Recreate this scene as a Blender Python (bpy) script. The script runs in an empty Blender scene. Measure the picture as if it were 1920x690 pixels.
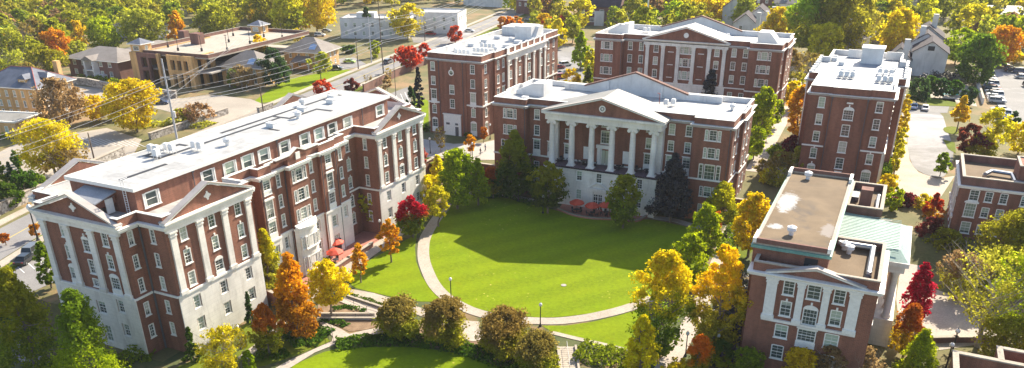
import bpy, bmesh, math, random
import numpy as np
from mathutils import Matrix, Vector, Euler
random.seed(7)
SC = bpy.context.scene
COL = SC.collection
R = math.radians
# ------------------------------------------------------------------ camera
CAM_F, CAM_P, CAM_R, CAM_Y = 1493.7, .4553, -.0055, .4474      # focal (px of 1920), pitch, roll, yaw
CX, CY, CH = 960.0, 540.9, 54.0
_cp, _sp = math.cos(CAM_P), math.sin(CAM_P)
_f = np.array([0, _cp, -_sp]); _r = np.array([1., 0, 0]); _u = np.array([0, _sp, _cp])
_r, _u = _r*math.cos(CAM_R)+_u*math.sin(CAM_R), -_r*math.sin(CAM_R)+_u*math.cos(CAM_R)
_c, _s = math.cos(CAM_Y), math.sin(CAM_Y)
_Z = np.array([[_c, -_s, 0], [_s, _c, 0], [0, 0, 1]])
_r, _u, _f = _Z@_r, _Z@_u, _Z@_f
cam = bpy.data.objects.new('camera', bpy.data.cameras.new('camera')); COL.objects.link(cam)
cam.matrix_world = Matrix(((_r[0], _u[0], -_f[0], 0), (_r[1], _u[1], -_f[1], 0), (_r[2], _u[2], -_f[2], CH), (0, 0, 0, 1)))
cam.data.sensor_width = 36; cam.data.lens = CAM_F/1920*36; cam.data.shift_y = (CY-345)/1920
cam.data.clip_start = 1; cam.data.clip_end = 6000
SC.camera = cam
# ------------------------------------------------------------------ light
SUN = Vector((.21, 1, .71)).normalized()
w = bpy.data.worlds.new('World'); SC.world = w; w.use_nodes = True
nt = w.node_tree; bg = nt.nodes['Background']
sky = nt.nodes.new('ShaderNodeTexSky'); sky.sky_type = 'NISHITA'; sky.sun_disc = False
sky.sun_elevation = math.asin(SUN.z); sky.sun_rotation = math.atan2(SUN.x, SUN.y)
sky.air_density = 1.0; sky.dust_density = 1.5
nt.links.new(sky.outputs[0], bg.inputs[0]); bg.inputs[1].default_value = 0.108
sl = bpy.data.lights.new('sun', 'SUN'); sl.energy = 5.0; sl.angle = R(.5); sl.color = (1, .90, .72)
so = bpy.data.objects.new('sun', sl); COL.objects.link(so)
so.rotation_euler = SUN.to_track_quat('Z', 'Y').to_euler()
so.location = (0, 300, 300)
SC.view_settings.view_transform = 'Standard'; SC.view_settings.look = 'None'
SC.view_settings.exposure = 1.2; SC.view_settings.gamma = 1
try:
    SC.cycles.max_bounces = 6; SC.cycles.diffuse_bounces = 3; SC.cycles.transparent_max_bounces = 4
    SC.cycles.sample_clamp_indirect = 4
except Exception: pass

# ------------------------------------------------------------------ pixel <-> world
def G(px, py, z=0.):
    d = _f+_r*(px-CX)/CAM_F-_u*(py-CY)/CAM_F
    t = (z-CH)/d[2]
    return Vector((t*d[0], t*d[1], z))
def PJ(X, Y, Z):
    d = np.array([X, Y, Z-CH]); q = d@_f
    return CX+CAM_F*(d@_r)/q, CY-CAM_F*(d@_u)/q
def depth(p): return float(np.array([p[0], p[1], p[2]-CH])@_f)
def vheight(p, topy):                       # height of a vertical at p whose top shows at picture row topy
    lo, hi = 0., 60.
    for _ in range(40):
        m = (lo+hi)/2
        if PJ(p[0], p[1], p[2]+m)[1] > topy: lo = m
        else: hi = m
    return lo
# ------------------------------------------------------------------ materials
MATS = {}
def newmat(name):
    m = bpy.data.materials.new(name); m.use_nodes = True
    MATS[name] = m
    return m, m.node_tree, m.node_tree.nodes['Principled BSDF']
def ramp(nt, fac, stops, interp='LINEAR'):
    n = nt.nodes.new('ShaderNodeValToRGB'); n.color_ramp.interpolation = interp
    el = n.color_ramp.elements
    while len(el) < len(stops): el.new(.5)
    for e, (p, c) in zip(el, stops):
        e.position = p; e.color = (c[0], c[1], c[2], 1) if hasattr(c, '__len__') else (c, c, c, 1)
    nt.links.new(fac, n.inputs[0]); return n.outputs[0]
def noise(nt, scale, detail=4, vec=None, rough=.55, dist=0):
    n = nt.nodes.new('ShaderNodeTexNoise'); n.inputs['Scale'].default_value = scale
    n.inputs['Detail'].default_value = detail; n.inputs['Roughness'].default_value = rough
    n.inputs['Distortion'].default_value = dist
    if vec is not None: nt.links.new(vec, n.inputs['Vector'])
    return n.outputs[0]
def wpos(nt, scale=(1, 1, 1)):
    g = nt.nodes.new('ShaderNodeNewGeometry'); mp = nt.nodes.new('ShaderNodeMapping')
    mp.inputs['Scale'].default_value = scale
    nt.links.new(g.outputs['Position'], mp.inputs['Vector']); return mp.outputs[0]
def mix(nt, a, b, fac, mode='MIX'):
    n = nt.nodes.new('ShaderNodeMix'); n.data_type = 'RGBA'; n.blend_type = mode
    for s, v in ((n.inputs[0], fac), (n.inputs[6], a), (n.inputs[7], b)):
        if hasattr(v, 'links') or isinstance(v, bpy.types.NodeSocket): nt.links.new(v, s)
        elif isinstance(v, (int, float)): s.default_value = v
        else: s.default_value = (v[0], v[1], v[2], 1)
    return n.outputs[2]
def bump(nt, b, h, strength=.4, dist=.05):
    n = nt.nodes.new('ShaderNodeBump'); n.inputs['Strength'].default_value = strength; n.inputs['Distance'].default_value = dist
    nt.links.new(h, n.inputs['Height']); nt.links.new(n.outputs[0], b.inputs['Normal'])
def mat_mottle(name, c1, c2, scale=.6, scale2=6, rough=.85, mid=.5, b=.0, zs=1., c3=None, w3=.12):
    m, nt, p = newmat(name)
    v = wpos(nt, (1, 1, zs))
    col = ramp(nt, noise(nt, scale, 5, v), [(mid-.18, c1), (mid+.18, c2)])
    f = ramp(nt, noise(nt, scale2, 3, v), [(.3, .82), (.7, 1.16)])
    col = mix(nt, col, f, 1, 'MULTIPLY')
    if c3 is not None:
        k = ramp(nt, noise(nt, scale*.35, 6, v, .65, .6), [(.5+w3-.03, 0), (.5+w3+.06, 1)])
        col = mix(nt, col, c3, k)
    nt.links.new(col, p.inputs['Base Color']); p.inputs['Roughness'].default_value = rough
    if b: bump(nt, p, noise(nt, scale2*1.5, 3, v), b)
    return m
def mat_brick(name, c1, c2, mortar):
    m, nt, p = newmat(name)
    g = nt.nodes.new('ShaderNodeNewGeometry'); sx = nt.nodes.new('ShaderNodeSeparateXYZ'); nt.links.new(g.outputs['Position'], sx.inputs[0])
    ad = nt.nodes.new('ShaderNodeMath'); ad.operation = 'ADD'; nt.links.new(sx.outputs[0], ad.inputs[0]); nt.links.new(sx.outputs[1], ad.inputs[1])
    cb = nt.nodes.new('ShaderNodeCombineXYZ'); nt.links.new(ad.outputs[0], cb.inputs[0]); nt.links.new(sx.outputs[2], cb.inputs[1])
    bt = nt.nodes.new('ShaderNodeTexBrick'); nt.links.new(cb.outputs[0], bt.inputs['Vector'])
    bt.inputs['Scale'].default_value = 1; bt.inputs['Brick Width'].default_value = .42; bt.inputs['Row Height'].default_value = .16
    bt.inputs['Mortar Size'].default_value = .018; bt.inputs['Bias'].default_value = 0
    bt.inputs['Color1'].default_value = (*c1, 1); bt.inputs['Color2'].default_value = (*c2, 1); bt.inputs['Mortar'].default_value = (*mortar, 1)
    v = wpos(nt, (1, 1, .35))
    f = ramp(nt, noise(nt, .28, 6, v, .6), [(.28, .70), (.5, 1), (.74, 1.3)])
    col = mix(nt, bt.outputs[0], f, 1, 'MULTIPLY')
    st = ramp(nt, noise(nt, 1.1, 4, wpos(nt, (1, 1, .12)), .6), [(.32, .78), (.62, 1.08)])
    col = mix(nt, col, st, 1, 'MULTIPLY')
    nt.links.new(col, p.inputs['Base Color']); p.inputs['Roughness'].default_value = .9
    return m
def mat_stone(name, c, dirt, amt=.5):
    m, nt, p = newmat(name)
    k = ramp(nt, noise(nt, .9, 7, wpos(nt, (1, 1, .22)), .68, .3), [(.52, 0), (.85, 1)])
    col = mix(nt, c, dirt, k)
    k2 = ramp(nt, noise(nt, .25, 5, wpos(nt)), [(.35, .86), (.65, 1.08)])
    col = mix(nt, col, k2, 1, 'MULTIPLY')
    # ashlar joints
    g = nt.nodes.new('ShaderNodeNewGeometry'); sx = nt.nodes.new('ShaderNodeSeparateXYZ'); nt.links.new(g.outputs['Position'], sx.inputs[0])
    ad = nt.nodes.new('ShaderNodeMath'); ad.operation = 'ADD'; nt.links.new(sx.outputs[0], ad.inputs[0]); nt.links.new(sx.outputs[1], ad.inputs[1])
    cb = nt.nodes.new('ShaderNodeCombineXYZ'); nt.links.new(ad.outputs[0], cb.inputs[0]); nt.links.new(sx.outputs[2], cb.inputs[1])
    bt = nt.nodes.new('ShaderNodeTexBrick'); nt.links.new(cb.outputs[0], bt.inputs['Vector'])
    bt.inputs['Scale'].default_value = 1; bt.inputs['Brick Width'].default_value = 1.4; bt.inputs['Row Height'].default_value = .62
    bt.inputs['Mortar Size'].default_value = .03
    bt.inputs['Color1'].default_value = (1, 1, 1, 1); bt.inputs['Color2'].default_value = (.88, .88, .88, 1); bt.inputs['Mortar'].default_value = (.7, .7, .7, 1)
    col = mix(nt, col, bt.outputs[0], amt, 'MULTIPLY')
    nt.links.new(col, p.inputs['Base Color']); p.inputs['Roughness'].default_value = .8
    return m
def mat_plain(name, c, rough=.6, metal=0, var=.12, scale=1.5):
    m, nt, p = newmat(name)
    f = ramp(nt, noise(nt, scale, 4, wpos(nt)), [(.3, 1-var), (.7, 1+var)])
    nt.links.new(mix(nt, c, f, 1, 'MULTIPLY'), p.inputs['Base Color'])
    p.inputs['Roughness'].default_value = rough; p.inputs['Metallic'].default_value = metal
    return m
def mat_pane(name, dark=(.08, .10, .09), blind=(.42, .50, .38), pb=.8, rough=.12):
    m, nt, p = newmat(name)
    oi = nt.nodes.new('ShaderNodeObjectInfo'); tc = nt.nodes.new('ShaderNodeTexCoord')
    sx = nt.nodes.new('ShaderNodeSeparateXYZ'); nt.links.new(tc.outputs['Generated'], sx.inputs[0])
    # how far the blind hangs: from the object's own random number
    mr = nt.nodes.new('ShaderNodeMapRange'); nt.links.new(oi.outputs['Random'], mr.inputs[0])
    mr.inputs[1].default_value = 0; mr.inputs[2].default_value = pb; mr.inputs[3].default_value = -.4; mr.inputs[4].default_value = 1.3
    gt = nt.nodes.new('ShaderNodeMath'); gt.operation = 'GREATER_THAN'; nt.links.new(sx.outputs[2], gt.inputs[0]); nt.links.new(mr.outputs[0], gt.inputs[1])
    wn = nt.nodes.new('ShaderNodeTexWhiteNoise'); wn.noise_dimensions = '1D'; nt.links.new(oi.outputs['Random'], wn.inputs['W'])
    bc = ramp(nt, wn.outputs[0], [(0, tuple(x*.6 for x in blind)), (.35, blind), (.7, (.5, .5, .42)), (1, (.30, .42, .36))])
    nt.links.new(mix(nt, dark, bc, gt.outputs[0]), p.inputs['Base Color'])
    p.inputs['Roughness'].default_value = rough; p.inputs['Specular IOR Level'].default_value = .7
    return m
def mat_leaf(name, ca, cb, top=None):
    m = bpy.data.materials.new(name); m.use_nodes = True; nt = m.node_tree; nt.nodes.clear()
    out = nt.nodes.new('ShaderNodeOutputMaterial')
    g = nt.nodes.new('ShaderNodeNewGeometry')
    ci = ramp(nt, g.outputs['Random Per Island'], [(0, tuple(x*.62 for x in ca)), (.45, ca), (.8, cb), (1, tuple(min(1, x*1.35) for x in cb))])
    tc = nt.nodes.new('ShaderNodeTexCoord')
    nz = ramp(nt, noise(nt, .55, 3, tc.outputs['Object']), [(.35, 0), (.65, 1)])
    c2 = mix(nt, ci, cb, mix(nt, (0, 0, 0), (.5, .5, .5), nz))
    if top is not None:
        sx = nt.nodes.new('ShaderNodeSeparateXYZ'); nt.links.new(tc.outputs['Generated'], sx.inputs[0])
        ad = nt.nodes.new('ShaderNodeMath'); ad.operation = 'ADD'; nt.links.new(sx.outputs[2], ad.inputs[0])
        mu = nt.nodes.new('ShaderNodeMath'); mu.operation = 'MULTIPLY_ADD'; nt.links.new(noise(nt, .4, 3, tc.outputs['Object']), mu.inputs[0]); mu.inputs[1].default_value = 1.1; mu.inputs[2].default_value = -.55
        nt.links.new(mu.outputs[0], ad.inputs[1])
        tcol = mix(nt, top, tuple(min(1, x*1.3) for x in top), g.outputs['Random Per Island'])
        k = ramp(nt, ad.outputs[0], [(.38, 0), (.62, 1)])
        c2 = mix(nt, c2, tcol, k)
    oi = nt.nodes.new('ShaderNodeObjectInfo')
    hs = nt.nodes.new('ShaderNodeHueSaturation'); nt.links.new(c2, hs.inputs['Color'])
    mr = nt.nodes.new('ShaderNodeMapRange'); nt.links.new(oi.outputs['Random'], mr.inputs[0]); mr.inputs[3].default_value = .485; mr.inputs[4].default_value = .515
    nt.links.new(mr.outputs[0], hs.inputs['Hue'])
    df = nt.nodes.new('ShaderNodeBsdfDiffuse'); tr = nt.nodes.new('ShaderNodeBsdfTranslucent'); ms = nt.nodes.new('ShaderNodeMixShader')
    nt.links.new(hs.outputs[0], df.inputs[0]); nt.links.new(hs.outputs[0], tr.inputs[0])
    ms.inputs[0].default_value = .62; nt.links.new(df.outputs[0], ms.inputs[1]); nt.links.new(tr.outputs[0], ms.inputs[2])
    nt.links.new(ms.outputs[0], out.inputs[0]); MATS[name] = m
    return m
M = MATS
mat_brick('brick', (.27, .095, .055), (.205, .068, .043), (.27, .17, .12))
mat_brick('brick_tan', (.74, .45, .18), (.64, .38, .15), (.45, .3, .16))
mat_brick('brick_brown', (.20, .08, .06), (.16, .07, .055), (.22, .15, .12))
mat_stone('stone', (.86, .82, .75), (.52, .47, .41), .4)
mat_stone('cornice_grey', (.42, .38, .36), (.22, .19, .18), .2)
mat_plain('white_trim', (.84, .82, .77), .55, var=.08, scale=3)
mat_stone('white_paint', (.72, .71, .70), (.5, .49, .48), .1)
for RN_, RC1_, RC2_ in (('roof_white', (.50, .495, .485), (.36, .355, .35)), ('roof_silver', (.27, .30, .345), (.20, .225, .26))):
  m, nt, p = newmat(RN_)
  k = ramp(nt, noise(nt, .35, 6, wpos(nt), .6, .4), [(.35, 0), (.7, 1)])
  c = mix(nt, RC1_, RC2_, k)
  bt = nt.nodes.new('ShaderNodeTexBrick'); nt.links.new(wpos(nt), bt.inputs['Vector']); bt.inputs['Scale'].default_value = 1; bt.inputs['Brick Width'].default_value = 9; bt.inputs['Row Height'].default_value = 2.4; bt.inputs['Mortar Size'].default_value = .06
  bt.inputs['Color1'].default_value = (1, 1, 1, 1); bt.inputs['Color2'].default_value = (.93, .93, .93, 1); bt.inputs['Mortar'].default_value = (.72, .72, .72, 1); c = mix(nt, c, bt.outputs[0], 1, 'MULTIPLY')
  c = mix(nt, c, ramp(nt, noise(nt, .16, 7, wpos(nt), .7, 1.0), [(.52, 1), (.60, .80), (.66, .95)]), 1, 'MULTIPLY')
  nt.links.new(c, p.inputs['Base Color']); p.inputs['Roughness'].default_value = .55
mat_mottle('roof_tan', (.14, .095, .055), (.20, .14, .085), .25, 9, .95, c3=(.13, .10, .085), w3=.1)
m = mat_mottle('roof_gravel', (.135, .092, .052), (.20, .14, .082), .25, 9, .95, c3=(.095, .075, .06), w3=.04)
nt = m.node_tree; pb = nt.nodes['Principled BSDF']; old = pb.inputs['Base Color'].links[0].from_socket
g = nt.nodes.new('ShaderNodeNewGeometry'); k = None
for cx_, cy_, sx_, sy_ in ((-11.3, 116.3, 1.5, 4.6), (-11.2, 105.6, 1.0, 1.2), (-4.6, 107, 1.1, 2.6)):
    mp = nt.nodes.new('ShaderNodeMapping'); mp.vector_type = 'POINT'; mp.inputs['Location'].default_value = (-cx_/sx_, -cy_/sy_, 0); mp.inputs['Scale'].default_value = (1/sx_, 1/sy_, 0); nt.links.new(g.outputs['Position'], mp.inputs['Vector'])
    ln = nt.nodes.new('ShaderNodeVectorMath'); ln.operation = 'LENGTH'; nt.links.new(mp.outputs[0], ln.inputs[0])
    ad = nt.nodes.new('ShaderNodeMath'); ad.operation = 'MULTIPLY_ADD'; nt.links.new(noise(nt, 1.3, 7, wpos(nt), .7, .5), ad.inputs[0]); ad.inputs[1].default_value = .9; hv = nt.nodes.new('ShaderNodeMath'); hv.operation = 'MULTIPLY'; hv.inputs[1].default_value = .45; nt.links.new(ln.outputs['Value'], hv.inputs[0]); nt.links.new(hv.outputs[0], ad.inputs[2])
    old = mix(nt, old, (.38, .375, .37) if sx_ > .9 and cx_ < -5 else (.26, .225, .20), ramp(nt, ad.outputs[0], [(0, 1), (.80, 1), (.92, 0)]))
    for n_ in nt.nodes:
        pass
nt.links.new(old, pb.inputs['Base Color'])
mat_mottle('roof_stain', (.6, .6, .6), (.45, .43, .42), .5, 5)
mat_mottle('roof_slate', (.10, .11, .14), (.17, .18, .22), .5, 7, .5)
mat_mottle('roof_shingle', (.20, .175, .16), (.26, .23, .21), .4, 5, .95)
mat_mottle('roof_purple', (.03, .022, .032), (.05, .037, .05), .4, 5, .95)
mat_mottle('roof_metal', (.24, .25, .27), (.33, .34, .37), .3, 5, .4)
mat_mottle('roof_pale', (.19, .185, .17), (.26, .25, .235), .3, 5, .6)
mat_mottle('copper', (.21, .33, .29), (.29, .41, .37), .25, 3, .7)
mat_mottle('copper_dark', (.12, .30, .25), (.20, .38, .33), .5, 4, .6)
mat_plain('dark', (.025, .025, .03), .6)
mat_plain('steel', (.35, .36, .38), .35, .8)
mat_plain('steel_white', (.72, .72, .72), .4, 0, .1, 4)
mat_plain('lead', (.10, .10, .115), .5)
mat_plain('ridge_red', (.35, .10, .09), .7)
mat_plain('terrace', (.13, .085, .10), .9, var=.25)
mat_plain('umbrella_red', (.62, .075, .035), .7, var=.1)
mat_plain('wood_pole', (.15, .11, .085), .9)
mat_plain('concrete_pole', (.45, .46, .50), .6)
mat_plain('wire', (.5, .5, .52), .4, .3)
mat_plain('wire_dark', (.08, .08, .09), .5)
m, nt, p = newmat('lamp_globe'); p.inputs['Base Color'].default_value = (.85, .85, .82, 1); p.inputs['Roughness'].default_value = .25
mat_pane('pane'); mat_pane('pane_blue', (.06, .09, .13), (.30, .38, .42), .5, .08)
mat_mottle('bark', (.16, .12, .09), (.26, .20, .15), 2, 9)
mat_mottle('bark_pale', (.33, .28, .22), (.45, .40, .33), 2, 9)
mat_mottle('dirt', (.10, .105, .03), (.19, .15, .06), .12, 2.5, .95, c3=(.27, .17, .08), w3=.06)
mat_mottle('ground_ivy', (.045, .07, .018), (.10, .105, .03), .35, 3, .95, c3=(.20, .13, .06), w3=.04)
mat_mottle('mulch', (.17, .105, .06), (.27, .18, .11), 1.2, 7, .95)
mat_mottle('concrete', (.35, .30, .245), (.43, .375, .31), .25, 4, .9)
mat_mottle('concrete_pink', (.38, .32, .275), (.46, .395, .345), .25, 4, .9)
mat_mottle('concrete_shade', (.36, .33, .30), (.45, .41, .37), .25, 4, .9)
mat_mottle('asphalt', (.20, .19, .19), (.27, .26, .255), .12, 5, .9, c3=(.16, .155, .16), w3=.08)
mat_mottle('asphalt_old', (.31, .27, .225), (.39, .34, .285), .1, 4, .9, c3=(.30, .27, .24), w3=.06)
mat_mottle('asphalt_pale', (.17, .165, .165), (.235, .225, .22), .1, 4, .9, c3=(.33, .32, .33), w3=.05)
mat_mottle('brick_paving', (.36, .14, .10), (.44, .19, .14), .6, 8, .9)
mat_plain('paint_white', (.7, .7, .7), .8)
mat_plain('paint_yellow', (.6, .45, .05), .8)
m, nt, p = newmat('rubble_wall')
vo = nt.nodes.new('ShaderNodeTexVoronoi'); vo.inputs['Scale'].default_value = 1.6; nt.links.new(wpos(nt, (1, 1, 1.4)), vo.inputs['Vector'])
sp = nt.nodes.new('ShaderNodeSeparateColor'); nt.links.new(vo.outputs['Color'], sp.inputs[0])
c = ramp(nt, sp.outputs[0], [(0, (.15, .13, .12)), (.5, (.30, .27, .24)), (1, (.46, .43, .40))])
nt.links.new(c, p.inputs['Base Color']); p.inputs['Roughness'].default_value = .95
m, nt, p = newmat('pool_water'); p.inputs['Base Color'].default_value = (.08, .55, .50, 1); p.inputs['Roughness'].default_value = .08
bump(nt, p, noise(nt, 3, 2, wpos(nt)), .2)
def mat_lawn(name, c1, c2, stripe_dir, stripe=.12):
    m, nt, p = newmat(name)
    v = wpos(nt)
    k = ramp(nt, noise(nt, .09, 5, v, .6), [(.3, 0), (.7, 1)])
    col = mix(nt, c1, c2, k)
    wv = nt.nodes.new('ShaderNodeTexWave'); wv.wave_profile = 'SIN'; wv.inputs['Scale'].default_value = .055; wv.inputs['Distortion'].default_value = 1.2; wv.inputs['Detail'].default_value = 2; wv.inputs['Detail Scale'].default_value = .6
    mp = nt.nodes.new('ShaderNodeMapping'); mp.inputs['Rotation'].default_value = (0, 0, stripe_dir); nt.links.new(v, mp.inputs['Vector']); nt.links.new(mp.outputs[0], wv.inputs['Vector'])
    col = mix(nt, col, ramp(nt, wv.outputs[1], [(.2, 1-stripe), (.8, 1+stripe)]), 1, 'MULTIPLY')
    n2 = noise(nt, 2.2, 4, v, .7)
    col = mix(nt, col, ramp(nt, n2, [(.3, .8), (.7, 1.2)]), 1, 'MULTIPLY')
    n3 = ramp(nt, noise(nt, .55, 5, v, .65, .5), [(.62, 0), (.75, 1)])
    col = mix(nt, col, (c1[0]*1.7, c1[1]*1.1, c1[2]), mix(nt, (0, 0, 0), (.45, .45, .45), n3))
    vo = nt.nodes.new('ShaderNodeTexVoronoi'); vo.inputs['Scale'].default_value = .8; nt.links.new(v, vo.inputs['Vector'])
    col = mix(nt, col, (.55, .45, .12), mix(nt, (0, 0, 0), ramp(nt, vo.outputs['Distance'], [(.10, 1), (.14, 0)]), ramp(nt, noise(nt, .08, 3, v), [(.5, 0), (.7, 1)])))
    nt.links.new(col, p.inputs['Base Color']); p.inputs['Roughness'].default_value = .95; p.inputs['Specular IOR Level'].default_value = .1
    bump(nt, p, noise(nt, 9, 3, v), .5, .08)
    return m
mat_lawn('lawn', (.150, .222, .002), (.185, .24, .002), R(35), .06)
mat_lawn('lawn_rough', (.15, .17, .012), (.10, .14, .012), R(80), .05)
for n, c in (('car_black', (.015, .016, .02)), ('car_white', (.75, .76, .78)), ('car_silver', (.42, .44, .47)), ('car_red', (.30, .02, .03)),
             ('car_green', (.35, .55, .04)), ('car_blue', (.03, .05, .12)), ('car_grey', (.12, .13, .15)), ('car_sky', (.35, .48, .68))):
    m, nt, p = newmat(n); p.inputs['Base Color'].default_value = (*c, 1); p.inputs['Roughness'].default_value = .3
    p.inputs['Coat Weight'].default_value = .6; p.inputs['Coat Roughness'].default_value = .08
m, nt, p = newmat('car_glass'); p.inputs['Base Color'].default_value = (.02, .025, .03, 1); p.inputs['Roughness'].default_value = .06
mat_plain('tyre', (.02, .02, .02), .8)
for n, c in (('skin', (.42, .24, .16)), ('cloth_dark', (.03, .03, .04)), ('cloth_red', (.3, .04, .04)), ('cloth_blue', (.06, .08, .16)), ('hair', (.04, .025, .02))):
    mat_plain(n, c, .8)
# leaf colours: (dark, light[, other colour towards the top])
LEAF = dict(
    yellow=((.76, .60, .008), (.90, .78, .015)), lemon=((.55, .50, .012), (.78, .70, .03)), gold=((.68, .50, .012), (.84, .66, .02)),
    orange=((.68, .27, .010), (.82, .40, .015)), rust=((.46, .15, .015), (.62, .25, .02)), red=((.50, .035, .018), (.70, .07, .025)),
    crimson=((.36, .010, .03), (.60, .02, .06)), maroon=((.14, .025, .025), (.26, .05, .04)), lime=((.30, .40, .008), (.48, .56, .012)),
    green=((.17, .25, .014), (.29, .37, .02)), dark=((.09, .145, .016), (.16, .22, .025)), olive=((.29, .30, .016), (.46, .45, .025)),
    brown=((.26, .19, .045), (.42, .31, .065)), khaki=((.38, .37, .03), (.56, .54, .05)), tan=((.32, .21, .09), (.46, .30, .13)),
    pink=((.50, .10, .07), (.62, .20, .14)), hedge=((.05, .12, .010), (.13, .22, .018)), teal=((.045, .10, .03), (.09, .16, .045)))
def leafmat(c):
    if c in M: return M[c]
    if '>' in c:                                  # bottom>top
        a, b = c.split('>'); return mat_leaf(c, LEAF[a][0], LEAF[a][1], top=LEAF[b][0])
    return mat_leaf(c, *LEAF[c])
# ------------------------------------------------------------------ mesh helpers
class MB:
    def __init__(s, off=(0, 0, 0)): s.v = []; s.f = []; s.m = []; s.off = off; s.mi = 0; s.sm = False; s.smooth = []
    def add(s, vs, fs):
        b = len(s.v)
        s.v += [(x-s.off[0], y-s.off[1], z-s.off[2]) for x, y, z in vs]
        for f in fs: s.f.append([b+i for i in f]); s.m.append(s.mi); s.smooth.append(s.sm)
        return s
    def box(s, x0, x1, y0, y1, z0, z1, T=None):
        vs = [(x, y, z) for z in (z0, z1) for y in (y0, y1) for x in (x0, x1)]
        if T: vs = [T(*p) for p in vs]
        return s.add(vs, [(0, 2, 3, 1), (4, 5, 7, 6), (0, 1, 5, 4), (2, 6, 7, 3), (0, 4, 6, 2), (1, 3, 7, 5)])
    def prism(s, pts, z0, z1, cap=True, T=None):
        n = len(pts); vs = [(p[0], p[1], z0) for p in pts]+[(p[0], p[1], z1) for p in pts]
        if T: vs = [T(*p) for p in vs]
        fs = [(i, (i+1) % n, n+(i+1) % n, n+i) for i in range(n)]
        if cap: fs += [tuple(range(n-1, -1, -1)), tuple(range(n, 2*n))]
        return s.add(vs, fs)
    def extr(s, prof, T0, T1):                       # profile placed by T0 and T1, joined
        n = len(prof); vs = [T0(*p) for p in prof]+[T1(*p) for p in prof]
        return s.add(vs, [(i, (i+1) % n, n+(i+1) % n, n+i) for i in range(n)]+[tuple(range(n-1, -1, -1)), tuple(range(n, 2*n))])
    def tube(s, p0, p1, r0, r1=None, n=8, cap=True):
        r1 = r0 if r1 is None else r1
        p0 = Vector(p0); p1 = Vector(p1); d = (p1-p0)
        if d.length < 1e-6: return s
        d.normalize(); a = d.orthogonal().normalized(); b = d.cross(a)
        vs = []
        for p, r in ((p0, r0), (p1, r1)):
            for i in range(n):
                t = 2*math.pi*i/n; q = p+a*math.cos(t)*r+b*math.sin(t)*r; vs.append(tuple(q))
        fs = [(i, (i+1) % n, n+(i+1) % n, n+i) for i in range(n)]
        if cap: fs += [tuple(range(n-1, -1, -1)), tuple(range(n, 2*n))]
        return s.add(vs, fs)
    def lathe(s, x, y, z, prof, n=16, sx=1, sy=1):
        vs = []; k = len(prof)
        for r, h in prof:
            for i in range(n):
                t = 2*math.pi*i/n; vs.append((x+r*math.cos(t)*sx, y+r*math.sin(t)*sy, z+h))
        fs = [(j*n+i, j*n+(i+1) % n, (j+1)*n+(i+1) % n, (j+1)*n+i) for j in range(k-1) for i in range(n)]
        fs += [tuple(range(n-1, -1, -1)), tuple((k-1)*n+i for i in range(n))]
        return s.add(vs, fs)
    def mesh(s, name, mats):
        me = bpy.data.meshes.new(name); me.from_pydata(s.v, [], s.f)
        for m in (mats if isinstance(mats, (list, tuple)) else [mats]): me.materials.append(M[m] if isinstance(m, str) else m)
        if any(s.m): me.polygons.foreach_set('material_index', s.m)
        if any(s.smooth): me.polygons.foreach_set('use_smooth', s.smooth)
        me.update(); return me
    def build(s, name, mats, parent=None):
        return link(name, s.mesh(name, mats), parent)
def link(name, me, parent=None, loc=(0, 0, 0), rz=0):
    o = bpy.data.objects.new(name, me); COL.objects.link(o); o.location = loc; o.rotation_euler = (0, 0, rz)
    if parent is not None: o.parent = parent
    return o
def tag(o, label, cat, group=None):
    o['label'] = label; o['category'] = cat
    if group: o['group'] = group
    return o
def thing(name, label, cat, loc=(0, 0, 0), rz=0, group=None):
    return tag(link(name, None, None, loc, rz), label, cat, group)
def struct(name, mb, mats, kind='structure'):
    o = mb.build(name, mats) if isinstance(mb, MB) else link(name, mb); o['kind'] = kind; return o
def copy_tree(o, parent=None):
    c = o.copy(); COL.objects.link(c)
    if parent is not None: c.parent = parent
    for ch in list(o.children): copy_tree(ch, c)
    return c
def smooth_poly(pts, k=4, closed=True):
    n = len(pts); out = []
    rng = range(n) if closed else range(n-1)
    for i in rng:
        P = [Vector(pts[(i+j) % n] if closed else pts[min(max(i+j, 0), n-1)]) for j in (-1, 0, 1, 2)]
        for s in range(k):
            t = s/k
            out.append(.5*((2*P[1])+(P[2]-P[0])*t+(2*P[0]-5*P[1]+4*P[2]-P[3])*t*t+(3*P[1]-P[0]-3*P[2]+P[3])*t**3))
    if not closed: out.append(Vector(pts[-1]))
    return out
def offset(poly, d):                               # miter offset, outward for a counter-clockwise outline
    n = len(poly); out = []
    for i in range(n):
        a, b, c = Vector(poly[i-1][:2]), Vector(poly[i][:2]), Vector(poly[(i+1) % n][:2])
        e1 = (b-a).normalized(); e2 = (c-b).normalized()
        n1 = Vector((e1.y, -e1.x)); n2 = Vector((e2.y, -e2.x)); m = n1+n2
        if m.length < 1e-6: m = n1
        m.normalize(); out.append(tuple(b+m*d/max(.3, m.dot(n1))))
    return out
def ring(mb, poly, d0, d1, z0, z1, mats=(0, 0, 0)):  # band between two offsets of an outline: outer face, inner face, top
    o, i = offset(poly, d1), offset(poly, d0); n = len(poly)
    for k in range(n):
        j = (k+1) % n
        mb.mi = mats[0]; mb.add([(*o[k], z0), (*o[j], z0), (*o[j], z1), (*o[k], z1)], [(0, 1, 2, 3)])
        mb.mi = mats[1]; mb.add([(*i[k], z0), (*i[j], z0), (*i[j], z1), (*i[k], z1)], [(3, 2, 1, 0)])
        mb.mi = mats[2]; mb.add([(*i[k], z1), (*i[j], z1), (*o[j], z1), (*o[k], z1)], [(3, 2, 1, 0)])
        mb.add([(*i[k], z0), (*i[j], z0), (*o[j], z0), (*o[k], z0)], [(0, 1, 2, 3)])
    mb.mi = 0
def rect(x0, x1, y0, y1): return [(x0, y0), (x1, y0), (x1, y1), (x0, y1)]
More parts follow.
